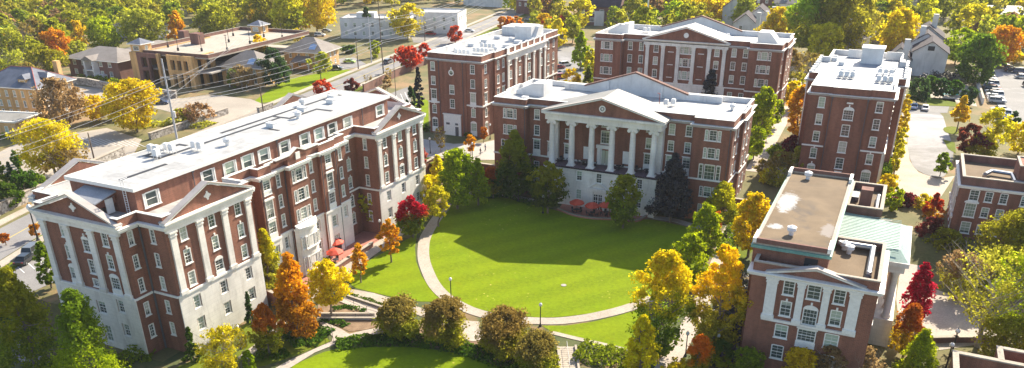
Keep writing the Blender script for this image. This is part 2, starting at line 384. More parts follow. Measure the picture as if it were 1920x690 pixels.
# ------------------------------------------------------------------ building kit
FR = {'S': lambda c: (lambda u, v, z: (u, c-v, z)), 'N': lambda c: (lambda u, v, z: (u, c+v, z)),
      'E': lambda c: (lambda u, v, z: (c+v, u, z)), 'W': lambda c: (lambda u, v, z: (c-v, u, z))}
FROT = {'S': 0, 'E': math.pi/2, 'N': math.pi, 'W': -math.pi/2}
WINS = {}
def sash(f, p, x0, x1, z0, z1, nv=2, nh=2, t=.09):
    f.box(x0-.04, x0+t, -.03, .2, z0, z1); f.box(x1-t, x1+.04, -.03, .2, z0, z1)
    f.box(x0+t, x1-t, -.028, .2, z1-t, z1+.04); f.box(x0+t, x1-t, -.03, .2, z0, z0+t)
    zm = (z0+z1)/2; f.box(x0+t, x1-t, .05, .13, zm-.035, zm+.035)
    for i in range(1, nv):
        x = x0+(x1-x0)*i/nv; f.box(x-.015, x+.015, .08, .12, z0+t, z1-t)
    for a, b in ((z0+t, zm), (zm, z1-t)):
        for i in range(1, nh):
            z = a+(b-a)*i/nh; f.box(x0+t, x1-t, .065, .115, z-.014, z+.014)
    p.box(x0+t*.8, x1-t*.8, .13, .16, z0+t*.8, z1-t*.8)
def winproto(kind, w, h):
    k = (kind, round(w, 2), round(h, 2))
    if k in WINS: return WINS[k]
    f = MB(); p = MB(); a = w/2
    if kind == 'triple':
        c = w*.24
        sash(f, p, -c, c, 0, h, 3, 2); sash(f, p, -a, -c-.28, 0, h, 1, 2, .11); sash(f, p, c+.28, a, 0, h, 1, 2, .11)
        f.box(-a-.12, a+.12, -.17, .1, -.17, 0)
    elif kind == 'wide':
        sash(f, p, -a+.35, a-.35, 0, h, 1, 1, .1); f.box(-a-.05, -a+.2, -.06, .2, 0, h); f.box(a-.2, a+.05, -.06, .2, 0, h)
        p.box(-a+.15, -a+.4, .14, .17, .1, h-.1); p.box(a-.4, a-.15, .14, .17, .1, h-.1)
        f.box(-a-.12, a+.12, -.13, .1, -.12, 0)
    elif kind == 'blank':
        f.box(-a, a, -.02, .2, 0, h)
    else:
        low = h*.30 if kind in ('tall', 'archtall') else 0
        top = h-(w*.32 if kind in ('arch', 'archtall') else 0)
        sash(f, p, -a, a, low, top, 2 if w < 1.7 else 4, 2)
        if low: f.box(-a-.1, a+.1, -.065, .2, 0, low)
        f.box(-a-.12, a+.12, -.12, .1, -.12, 0)
        if kind in ('arch', 'archtall'):
            pts = [(a*1.06*math.cos(math.pi*i/10), top+a*.66*math.sin(math.pi*i/10)) for i in range(11)]
            f.extr([(x, z) for x, z in pts], lambda x, z: (x, -.09, z), lambda x, z: (x, .2, z))
            f.box(-a-.06, a+.06, -.08, .1, top-.06, top+.06)
        if kind == 'hood': f.box(-a-.25, a+.25, -.2, .05, h+.08, h+.3); f.box(-a-.1, a+.1, -.1, .05, h+.3, h+.42)
        if kind in ('key', 'arch'): f.box(-.12, .12, -.14, .05, h+.05, h+.42)
        if kind == 'tall': f.box(-a-.18, a+.18, -.14, .05, h+.05, h+.22)
    r = (f.mesh('window_frame', 'white_trim'), p.mesh('window_pane', 'pane') if p.v else None)
    WINS[k] = r; return r
class Bld:
    def __init__(s, name, label, loc, cat='building', rz=0, local=False, group=None):
        s.loc = loc; s.local = local
        s.root = thing(name, label, cat, loc, rz, group)
        s.off = (0, 0, 0) if local else loc
        s.nw = 0; s.panemat = None
    def mb(s): return MB(s.off)
    def add(s, name, mb, mats, parent=None): return mb.build(name, mats, parent or s.root)
    def win(s, face, c, u, z, w, h, kind='sash', name='window'):
        fm, pm = winproto(kind, w, h)
        x, y, _ = FR[face](c)(u, 0, 0)
        if kind == 'blank': name = 'blank_panel'
        o = link(name, fm, s.root, (x-s.off[0], y-s.off[1], z-s.off[2]), FROT[face])
        if pm:
            p = link('pane', pm, o)
            if s.panemat: p.material_slots[0].link = 'OBJECT'; p.material_slots[0].material = M[s.panemat]
        s.nw += 1; return o
    def walls(s, poly, bands, wins=(), name='wall', depth=.24, skip=()):
        """bands: (z0, z1, material, proud, part name); wins: (face, u, zcentre, w, h, kind[, c])"""
        wins = [(w_[0], w_[1], w_[2], w_[3]*(.88 if w_[5] in ('sash', 'key') and w_[3] < 2 else 1))+tuple(w_[4:]) for w_ in wins]
        wins = [q for wd in wins for q in ([wd] if wd[5] != 'triple' or wd[3] > 3.95 else [(wd[0], wd[1]+k*wd[3]*.39, wd[2], wd[3]*(.46 if k == 0 else .19), wd[4], 'sash')+tuple(wd[6:]) for k in (-1, 0, 1)])]
        left = list(wins); n = len(poly); parts = {}
        for i in range(n):
            if i in skip: continue
            p, q = poly[i], poly[(i+1) % n]; dx, dy = q[0]-p[0], q[1]-p[1]; L = math.hypot(dx, dy); dx /= L; dy /= L
            face = 'S' if dx > .9 else 'N' if dx < -.9 else 'E' if dy > .9 else 'W' if dy < -.9 else None
            for (z0, z1, mat, pr, nm) in bands:
                nx, ny = dy, -dx
                bx, by = p[0]+nx*pr, p[1]+ny*pr
                mb = parts.setdefault((nm, mat), s.mb()); ops = []
                for wd in wins:
                    if face != wd[0]: continue
                    c = by if face in 'SN' else bx; cc = p[1] if face in 'SN' else p[0]
                    if len(wd) > 6 and abs(wd[6]-cc) > .4: continue
                    u = (wd[1]-p[0])*dx if face in 'SN' else (wd[1]-p[1])*dy
                    zb = wd[2]-wd[4]/2
                    if u-wd[3]/2 < .05 or u+wd[3]/2 > L-.05 or zb < z0 or wd[2] > z1: continue
                    if wd in left: left.remove(wd)
                    ops.append((u-wd[3]/2, u+wd[3]/2, zb, min(zb+wd[4]-(wd[3]*.32 if wd[5] in ('arch', 'archtall') else 0), z1-.05)))
                    s.win(face, c, wd[1], zb, wd[3], wd[4], wd[5])
                a, b = -pr, L+pr
                us = sorted({a, b, *[o[0] for o in ops], *[o[1] for o in ops]}); zs = sorted({z0, z1, *[o[2] for o in ops], *[o[3] for o in ops]})
                P = lambda u, z, d=0: (bx+dx*u-nx*d, by+dy*u-ny*d, z)
                for ia in range(len(us)-1):
                    ja = 0
                    while ja < len(zs)-1:
                        um = (us[ia]+us[ia+1])/2
                        inside = lambda j: any(o[0] < um < o[1] and o[2] < (zs[j]+zs[j+1])/2 < o[3] for o in ops)
                        if inside(ja): ja += 1; continue
                        jb = ja+1
                        while jb < len(zs)-1 and not inside(jb): jb += 1
                        mb.add([P(us[ia], zs[ja]), P(us[ia+1], zs[ja]), P(us[ia+1], zs[jb]), P(us[ia], zs[jb])], [(0, 1, 2, 3)]); ja = jb
                for u0, u1, a0, a1 in ops:
                    mb.add([P(u0, a0), P(u1, a0), P(u1, a1), P(u0, a1), P(u0, a0, depth), P(u1, a0, depth), P(u1, a1, depth), P(u0, a1, depth)],
                           [(0, 1, 5, 4), (1, 2, 6, 5), (2, 3, 7, 6), (3, 0, 4, 7), (4, 5, 6, 7)])
                if pr > .02: mb.add([P(a, z1), P(b, z1), P(b, z1, pr+.02), P(a, z1, pr+.02)], [(0, 1, 2, 3)])
        for (nm, mat), mb in parts.items():
            if mb.v: s.add(nm, mb, mat)
        if left: print('UNPLACED', s.root.name, left)
    def cornice(s, poly, z0, z1, out=.5, mat='white_trim', name='cornice'):
        mb = s.mb(); ring(mb, poly, -.02, out*.55, z0, z0+(z1-z0)*.5); ring(mb, poly, -.02, out, z0+(z1-z0)*.5, z1-.06, (0, 0, 0)); ring(mb, poly, -.02, out+.05, z1-.06, z1, (1, 1, 1)); return s.add(name, mb, [mat, 'white_trim'])
    def belt(s, poly, z, h=.35, out=.14, mat='white_trim', edges=None):
        mb = s.mb(); ring(mb, poly, -.02, out, z, z+h); return s.add('belt_course', mb, mat)
    def parapet(s, poly, z0, z1, t=.4, mat='brick', inner='white_paint', cap='white_trim', name='parapet', inset=.05):
        mb = s.mb(); ring(mb, poly, -t-inset, -inset, z0, z1, (0, 1, 0)); o = s.add(name, mb, [mat, inner])
        m2 = s.mb(); ring(m2, poly, -t-inset-.04, .04-inset, z1+.002, z1+.1); s.add('coping', m2, cap, o); return o
    def roof(s, poly, z, mat='roof_white', name='roof'):
        mb = s.mb(); mb.prism(offset(poly, -.12), z-.3, z); return s.add(name, mb, mat)
    def slab(s, name, x0, x1, y0, y1, z0, z1, mat, parent=None):
        mb = s.mb(); mb.box(x0, x1, y0, y1, z0, z1); return s.add(name, mb, mat, parent)
    def pilaster(s, face, c, u, z0, z1, w=1., d=.28, mat='stone'):
        T = FR[face](c); mb = s.mb()
        mb.box(u-w/2, u+w/2, -.02, d, z0+.5, z1-.7, T); mb.box(u-w/2-.14, u+w/2+.14, -.02, d+.14, z0, z0+.5, T)
        mb.box(u-w/2-.1, u+w/2+.1, -.02, d+.1, z1-.7, z1-.55, T); mb.box(u-w/2-.04, u+w/2+.04, -.02, d+.05, z1-.55, z1-.25, T); mb.box(u-w/2-.17, u+w/2+.17, -.02, d+.2, z1-.25, z1, T)
        return s.add('pilaster', mb, mat)
    def entab(s, face, c, u0, u1, z0, z1, d=.32, mat='stone', name='entablature'):
        T = FR[face](c); mb = s.mb(); h = z1-z0
        mb.box(u0, u1, -.05, d, z0, z0+h*.72, T); mb.box(u0-.15, u1+.15, -.05, d+.2, z0+h*.72, z0+h*.86, T); mb.box(u0-.35, u1+.35, -.05, d+.45, z0+h*.86, z1, T)
        return s.add(name, mb, mat)
    def pediment(s, face, c, u0, u1, z, zp, back, tymp='brick', rmat='roof_pale', ov=.5, emblem='oculus', rake='white_trim'):
        T = FR[face](c); um = (u0+u1)/2
        mb = s.mb(); mb.extr([(u0+.3, z), (u1-.3, z), (um, zp-.15)], lambda u, q: T(u, .02, q), lambda u, q: T(u, -.4, q)); tp = s.add('tympanum', mb, tymp)
        mb = s.mb(); t = .26
        for a, b in ((u0-ov, um), (u1+ov, um)):
            sl = (zp-z)/(um-u0); zl = z-ov*sl
            mb.extr([(a, zl-.02), (a, zl+t), (b, zp+t), (b, zp-.02)], lambda u, q: T(u, -.35, q), lambda u, q: T(u, ov, q))
            mb.mi = 1; mb.extr([(a, zl+t), (a, zl+t+.1), (b, zp+t+.1), (b, zp+t)], lambda u, q: T(u, -.5, q), lambda u, q: T(u, ov+.14, q)); mb.mi = 0
        s.add('raking_cornice', mb, [rake, 'cornice_grey'])
        if back > 0:
            mb = s.mb()
            for a in (u0-ov, u1+ov):
                sl = (zp-z)/(um-u0); zl = z-ov*sl
                mb.extr([(a, zl+t-.2), (a, zl+t+.02), (um, zp+t+.02), (um, zp+t-.2)], lambda u, q: T(u, -.502, q), lambda u, q: T(u, -back, q))
            s.add('gable_roof', mb, rmat)
        zc = z+(zp-z)*.44; mb = s.mb()
        if emblem in ('oculus', 'disc'):
            r = (zp-z)*.2
            k = 20; po = [(um+r*math.cos(2*math.pi*i/k), zc+r*math.sin(2*math.pi*i/k)) for i in range(k)]
            if emblem == 'disc': mb.extr(po, lambda u, q: T(u, .01, q), lambda u, q: T(u, .12, q))
            else:
                pi_ = [(um+(u-um)*.68, zc+(q-zc)*.68) for u, q in po]
                for i in range(k):
                    j = (i+1) % k; mb.extr([po[i], po[j], pi_[j], pi_[i]], lambda u, q: T(u, .0, q), lambda u, q: T(u, .14, q))
                for a in range(4):
                    dx, dz = math.cos(a*math.pi/4)*r*.7, math.sin(a*math.pi/4)*r*.7; mb.tube(T(um-dx, .08, zc-dz), T(um+dx, .08, zc+dz), .05, n=4)
                q2 = s.mb(); q2.extr(pi_, lambda u, q: T(u, .02, q), lambda u, q: T(u, .05, q)); s.add('oculus_pane', q2, 'car_glass', tp)
            s.add('emblem', mb, 'white_trim', tp)
        elif emblem == 'star':
            r = .62
            for a in range(4):
                t_ = a*math.pi/2; mb.box(um-.13+math.cos(t_)*r*.75, um+.13+math.cos(t_)*r*.75, .0, .12, zc-.13+math.sin(t_)*r*.75, zc+.13+math.sin(t_)*r*.75, T)
            k = 12; mb.extr([(um+.42*math.cos(2*math.pi*i/k), zc+.42*math.sin(2*math.pi*i/k)) for i in range(k)], lambda u, q: T(u, .0, q), lambda u, q: T(u, .1, q))
            mb.box(um-r, um+r, 0, .08, zc-.06, zc+.06, T); mb.box(um-.06, um+.06, 0, .08, zc-r, zc+r, T)
            s.add('emblem', mb, 'white_trim', tp)
        return tp
    def pipe(s, face, c, u, z0, z1):
        T = FR[face](c); mb = s.mb(); mb.tube(T(u, .12, z0), T(u, .12, z1), .07, n=6); mb.box(u-.16, u+.16, 0, .3, z1-.1, z1+.3, T); return s.add('downspout', mb, 'lead')
    def units(s, x, y, z, n=3, kind='rack'):
        mb = s.mb()
        if kind == 'rack':
            for i in range(n):
                xx = x+i*1.15; mb.box(xx, xx+.85, y, y+.8, z+.55, z+1.35); mb.box(xx+.1, xx+.75, y+.1, y+.7, z+1.351, z+1.45)
                for a in (0.05, .75):
                    for b in (.05, .7): mb.box(xx+a, xx+a+.06, y+b, y+b+.06, z, z+.56)
            mb.box(x-.2, x+n*1.15, y-.1, y-.04, z+.5, z+.56); mb.box(x-.2, x+n*1.15, y+.86, y+.92, z+.5, z+.56)
        elif kind == 'vent':
            mb.lathe(x, y, z, [(.32, 0), (.32, .5), (.55, .55), (.6, .75), (.5, .95), (.62, 1.0), (.62, 1.1), (.1, 1.35)], 14)
        elif kind == 'box':
            mb.box(x, x+n, y, y+n*.8, z, z+.7); mb.box(x-.06, x+n+.06, y-.06, y+n*.8+.06, z+.7, z+.78)
        return s.add('rooftop_unit', mb, 'steel_white')
    def wedge(s, x0, x1, y0, y1, z, h0, h1, axis='x', mat='white_paint', name='stair_bulkhead'):
        mb = s.mb()
        if axis == 'x': mb.extr([(x0, z), (x1, z), (x1, z+h1), (x0+(x1-x0)*.75 if h0 < h1 else x0, z+h1), (x0, z+h0)], lambda a, q: (a, y0, q), lambda a, q: (a, y1, q))
        else: mb.extr([(y0, z), (y1, z), (y1, z+h1), (y0, z+h0)], lambda a, q: (x0, a, q), lambda a, q: (x1, a, q))
        return s.add(name, mb, mat)
def grid_wins(face, us, zs, w=1.25, h=2.0, kind='sash', c=None):
    return [(face, u, z, w, h, kind)+((c,) if c is not None else ()) for u in us for z in zs]
# --- A: the long hall on the left ---------------------------------------------------
def hall_a():
    B = Bld('residence_hall', 'long red brick hall on the left with gabled stone wings and umbrellas at its foot', (-95, 99, -3), 'building')
    W1, W0 = -82.2, -107.2; x0, x1 = -102.8, -86.8
    poly = [(x0, 64.2), (x1, 64.2), (x1, 67.2), (W1, 67.2), (W1, 83.2), (-86.4, 83.2), (-86.4, 88), (-84.8, 88), (-84.8, 91), (-85.3, 91), (-85.3, 94.4), (-84.4, 94.4), (-84.4, 99), (-85.3, 99),
            (-85.3, 102.6), (-84.8, 102.6), (-84.8, 107), (-85.3, 107), (-85.3, 110.4), (-86.8, 110.4), (-86.8, 115.4), (W1-.2, 115.4), (W1-.2, 131.6), (x1, 131.6), (x1, 134.8), (x0, 134.8), (x0, 131.6), (W0, 131.6), (W0, 115.4), (-103.4, 115.4), (-103.4, 83.2), (W0, 83.2), (W0, 67.2), (x0, 67.2)]
    R = [14.3, 10.9, 7.5]; LO = [3.9, .5]; ws = []
    # south end
    ws += [('S', -98, 14.1, 1.3, 2.1, 'sash', 64.2), ('S', -98, 10.8, 1.3, 2.1, 'key', 64.2), ('S', -98, 7.4, 1.7, 3.4, 'archtall', 64.2),
           ('S', -90, 14.1, 1.3, 2.1, 'sash', 64.2), ('S', -90, 10.8, 1.3, 2.1, 'key', 64.2), ('S', -90, 7.4, 1.7, 3.4, 'archtall', 64.2),
           ('S', -94, 12.7, 1.3, 2.3, 'arch', 64.2), ('S', -94, 9.4, 1.25, 2.1, 'sash', 64.2), ('S', -94, 7.0, 1.25, 1.2, 'sash', 64.2),
           ('S', -94, 3.2, 1.7, 1.9, 'sash', 64.2), ('S', -98, 3.9, 1.3, 1.9, 'sash', 64.2), ('S', -90, 4.2, 1.3, 1.9, 'sash', 64.2), ('S', -90, .5, 1.3, 1.9, 'sash', 64.2), ('S', -98, .5, 1.3, 1.9, 'sash', 64.2), ('S', -94, -.9, 1.5, 2.6, 'sash', 64.2)]
    ws += [('E', 65.6, z, .95, 2.0, 'sash', x1) for z in R+LO] + [('S', -84.6, z, .95, 2.0, 'sash', 67.2) for z in R+LO]
    for y0 in (67.2, 115.4):
        ys = [y0+2.9, y0+8.0, y0+13.1]; c = W1 if y0 < 80 else W1-.2
        ws += [('E', ys[0], 14.2, 1.35, 2.1, 'sash', c), ('E', ys[1], 14.2, 1.35, 2.1, 'sash', c), ('E', ys[2], 14.2, 1.35, 2.1, 'sash', c)]
        ws += [('E', y, 10.8, 1.35, 2.1, 'key', c) for y in ys] + [('E', ys[0], 7.5, 1.35, 2.1, 'sash', c), ('E', ys[1], 7.2, 1.5, 3.1, 'archtall', c), ('E', ys[2], 7.5, 1.35, 2.1, 'sash', c)]
        ws += [('E', y, z, 1.3, 1.9, 'sash', c) for y in ys for z in LO]
    ws += [('E', 85.6, z, 1.3, 2.1, 'sash' if z > 12 else 'key', -86.4) for z in R+LO]
    ws += [('E', 112.9, z, 1.3, 2.1, 'key', -86.8) for z in R+LO] + [('S', -84.7, z, .9, 2.1, 'sash', 115.4) for z in R+LO]
    for y in (89.5, 104.8):
        ws += [('E', y, 14.1, 1.6, 2.3, 'tall', -84.8), ('E', y, 10.5, 1.7, 3., 'hood', -84.8), ('E', y, 7.2, 1.7, 3.6, 'archtall', -84.8), ('E', y, 3.2, 1.4, 2.1, 'sash', -84.8), ('E', y, -.2, 1.4, 1.6, 'sash', -84.8)]
    for y in (92.7, 100.8, 108.7):
        ws += [('E', y, z, 1.0, 2.1, 'sash', -85.3) for z in (14.2, 10.8, 7.5, 3.6)]
    ws += [('E', 92.7, .2, 1.0, 2.1, 'sash', -85.3), ('E', 100.8, -.2, 1.0, 2.6, 'sash', -85.3)]
    ws += [('E', 96.7, z, 3.6, 2.1, 'triple', -84.4) for z in (14.2, 10.8, 7.5)]
    for y in (71, 76, 79.5, 118, 123, 128): ws += [('W', y, z, 1.3, 2.0, 'sash', W0) for z in R+[3.9]]
    ws += [('W', 86+4.3*i, z, 1.3, 2.0, 'sash', -103.4) for i in range(7) for z in R+[3.9]]
    B.walls(poly, [(-3.2, 16.0, 'brick', 0, 'wall')], [w for w in ws])
    # pale stone at the foot of the fronts
    def stone(face, c, u0, u1, z1=5.7, cut=()):
        T = FR[face](c); mb = B.mb()
        ops = [(w_[1]-w_[3]/2-.1, w_[1]+w_[3]/2+.1, w_[2]-w_[4]/2-.17, w_[2]+w_[4]/2+.08) for w_ in ws if w_[0] == face and len(w_) > 6 and abs(w_[6]-c) < .3 and u0 < w_[1] < u1 and w_[2]-w_[4]/2 < z1]
        us = sorted({u0, u1, *[o[0] for o in ops], *[o[1] for o in ops]})
        for a, b in zip(us, us[1:]):
            um = (a+b)/2; cs = sorted([(o[2], o[3]) for o in ops if o[0] < um < o[1]]); z = -3.2
            for (q0, q1) in cs:
                if q0 > z: mb.box(a, b, -.01, .13, z, min(q0, z1), T)
                z = max(z, q1)
            if z < z1: mb.box(a, b, -.01, .13, z, z1, T)
        B.add('stone_base', mb, 'stone')
        mb = B.mb(); mb.box(u0-.05, u1+.05, -.01, .26, z1, z1+.3, T); B.add('belt_course', mb, 'white_trim')
    stone('S', 64.2, x0, x1); stone('E', W1, 67.2, 83.2); stone('E', W1-.2, 115.4, 131.6); stone('E', -84.8, 88, 91, 5.2); stone('E', -85.3, 91, 94.4, 5.2); stone('E', -85.3, 99, 102.6, 5.2)
    stone('E', -84.8, 102.6, 107, 5.2); stone('E', -85.3, 107, 110.4, 5.2)
    mb = B.mb()
    for f_, c_, a_, b_ in (('E', x1, 64.2, 67.2), ('S', 67.2, x1, W1), ('E', -86.4, 83.2, 88), ('E', -86.8, 110.4, 115.4), ('S', 115.4, -86.8, W1-.2)):
        mb.box(a_, b_, -.01, .16, 5.7, 6.0, FR[f_](c_))
    B.add('belt_course', mb, 'white_trim')
    # bowed stone bay
    mb = B.mb(); arc = [(-84.4+1.05*math.sin(math.pi*i/12)**.7, 94.0+5.4*i/12) for i in range(13)]
    mb.prism([(-84.5, 94.0)]+arc[1:-1]+[(-84.5, 99.4)], -3.2, 5.3); bay = B.add('bow_window_bay', mb, 'stone')
    mb = B.mb(); mb.prism([(-84.5, 93.8)]+[(x+.22, y) for x, y in arc[1:-1]]+[(-84.5, 99.6)], 5.3, 5.6); mb.add([(x+.2, y, 5.6) for x, y in arc]+[(-84.35, 94.0, 6.2), (-84.35, 99.4, 6.2)], [tuple(range(13))+(14, 13)]); B.add('bay_cornice', mb, 'white_trim', bay)
    B.win('E', -83.33, 96.7, 1.9, 3.0, 2.1, 'triple'); B.win('E', -83.33, 96.7, -2.4, 3.0, 2.8, 'triple')
    for y in (94.75, 98.65): B.win('E', -83.62, y, 1.9, .6, 2.1); B.win('E', -83.62, y, -2.4, .6, 2.8)
    # cornice, parapets, roofs
    B.cornice(poly, 15.5, 16.15, .5)
    B.parapet(poly, 16.15, 17.3)
    B.roof(poly, 16.3)
    for face, c, u0, u1 in (('S', 64.2, x0, x1), ('N', 134.8, x0, x1), ('E', W1, 67.2, 83.2), ('E', W1-.2, 115.4, 131.6), ('W', W0, 67.2, 83.2), ('W', W0, 115.4, 131.6)):
        n = 4; L = u1-u0
        if face in 'SE':
            for k in range(4): B.pilaster(face, c, u0+1.0+(L-2.0)*k/3, 6.0, 15.1)
        B.entab(face, c, u0, u1, 15.1, 16.5)
        B.pediment(face, c, u0+.2, u1-.2, 16.5, 19.5, 0, emblem='star')
    for face, c, u in (('E', x1, 67.0), ('S', 67.2, -86.6), ('E', -84.8, 88.25), ('E', -85.3, 94.2), ('E', -85.3, 99.2), ('E', -84.8, 102.8), ('E', -84.8, 106.8), ('E', -86.4, 83.4)): B.pipe(face, c, u, -3, 15.4)
    # penthouse storey
    pp = rect(-100.2, -87.8, 68.4, 128)
    pw = [('E', y, 17.95, 2.7, 2.0, 'wide', -87.8) for y in (70.9, 81.2, 85.6, 89.4, 93.1, 98, 103.1, 106.9, 110.6, 115.1, 125.3)]+[('W', 72+6*i, 17.95, 2.7, 2., 'wide', -100.2) for i in range(9)]
    B.walls(pp, [(16.2, 19.85, 'brick', 0, 'penthouse_wall')], pw)
    mb = B.mb(); mb.prism(offset(pp, .35), 19.85, 20.15); B.add('penthouse_roof', mb, 'roof_white')
    mb = B.mb(); ring(mb, pp, .3, .4, 19.7, 20.2); B.add('roof_edge', mb, 'white_trim')
    for y in (78.4, 96.2, 119.5): B.pipe('E', -87.8, y, 16.3, 19.5)
    # walkway pads, pipes and units on the roof
    mb = B.mb()
    for a in ((-95.5, -94.9, 80, 106), (-98.5, -94.9, 79.4, 80), (-98.5, -97.9, 80, 86), (-98.5, -96.6, 86, 86.6), (-97.4, -96.8, 94, 125), (-96.8, -93, 106, 106.6), (-93.6, -93, 106.6, 114), (-93.0, -90, 113.4, 114), (-92.4, -91.8, 70, 78), (-91.8, -89.6, 99, 99.5), (-99.2, -96, 124.4, 125)): mb.box(*a, 20.15, 20.2)
    B.add('roof_walkway', mb, 'dark')
    for x, y, n in ((-98.5, 80.5, 2), (-97, 82, 2), (-95.8, 79, 1), (-94, 84.6, 2)): B.units(x, y, 20.15, n)
    for x, y in ((-93, 100), (-95.5, 111), (-94.5, 118), (-96.5, 121)): B.units(x, y, 20.15, 1.5, 'box')
    for x, y in ((-91, 89), (-92, 107), (-97.5, 115)): B.units(x, y, 20.15, kind='vent')
    # lean-to stair head with its door, and the roof ladder
    mb = B.mb(); mb.extr([(65.0, 17.6), (68.35, 17.6), (68.35, 19.1), (65.0, 18.4)], lambda a, q: (-96.4, a, q), lambda a, q: (-91.6, a, q)); st = B.add('stair_head', mb, 'brick')
    mb = B.mb(); mb.extr([(64.8, 18.4), (68.38, 19.15), (68.38, 19.3), (64.8, 18.56)], lambda a, q: (-97.2, a, q), lambda a, q: (-91.2, a, q))
    for i in range(12): mb.box(-97.1+i*.5, -97.04+i*.5, 65, 68.2, 18.56, 18.6)
    B.add('metal_roof', mb, 'roof_metal', st)
    mb = B.mb(); mb.box(-91.59, -91.5, 66.6, 67.8, 16.5, 18.5); B.add('door', mb, 'white_trim', st)
    mb = B.mb()
    for x in (-89.6, -89.05): mb.tube((x, 68.1, 16.4), (x, 68.1, 21.1), .05, n=5); mb.tube((x, 68.1, 21.1), (x, 69.2, 21.1), .05, n=5)
    for k in range(14): mb.tube((-89.6, 68.1, 16.7+k*.33), (-89.05, 68.1, 16.7+k*.33), .035, n=4)
    B.add('ladder', mb, 'steel_white')
    mb = B.mb(); mb.box(-84.75, -84.55, 103.9, 105.7, -3.2, -.3); B.add('entrance_door', mb, 'dark')
    # centre ornament above the triple windows
    T = FR['E'](-84.35); mb = B.mb(); mb.extr([(91.6, 17.3), (102, 17.3), (102, 17.75), (98.6, 17.75), (96.7, 18.5), (94.8, 17.75), (91.6, 17.75)], lambda u, q: T(u, .06, q), lambda u, q: T(u, -.45, q)); ct = B.add('centre_parapet', mb, 'brick')
    mb = B.mb()
    for a, b in (((91.5, 17.75), (94.8, 17.75)), ((94.8, 17.75), (96.7, 18.5)), ((96.7, 18.5), (98.6, 17.75)), ((98.6, 17.75), (102.1, 17.75))):
        mb.extr([a, b, (b[0], b[1]+.2), (a[0], a[1]+.2)], lambda u, q: T(u, .16, q), lambda u, q: T(u, -.55, q))
    mb.box(96.2, 97.2, .05, .2, 16.8, 17.9, T); B.add('centre_coping', mb, 'white_trim', ct)
    return B
def column(B, x, y, z0, z1, r=.62):
    mb = B.mb(); mb.sm = True; H = z1-z0
    mb.lathe(x, y, z0, [(r*1.35, 0), (r*1.35, .18), (r*1.25, .3), (r*1.05, .36), (r*1.15, .5), (r, .58), (r, H*.33), (r*.94, H*.6), (r*.83, H-.95), (r*.83, H-.9), (r*.95, H-.82), (r*.95, H-.5)], 20)
    mb.sm = False
    mb.box(x-r*1.3, x+r*1.3, y-r*1.3, y+r*1.3, z0-.02, z0+.14); o = B.add('column', mb, 'stone')
    mb = B.mb()
    mb.box(x-r*1.35, x+r*1.35, y-r*1.1, y+r*1.1, z1-.2, z1); mb.box(x-r*1.25, x+r*1.25, y-r*.98, y+r*.98, z1-.5, z1-.2)
    for s_ in (-1, 1): mb.tube((x+s_*r*1.15, y-r*1.05, z1-.55), (x+s_*r*1.15, y+r*1.05, z1-.55), .34, n=12)
    B.add('capital', mb, 'stone', o)
    return o
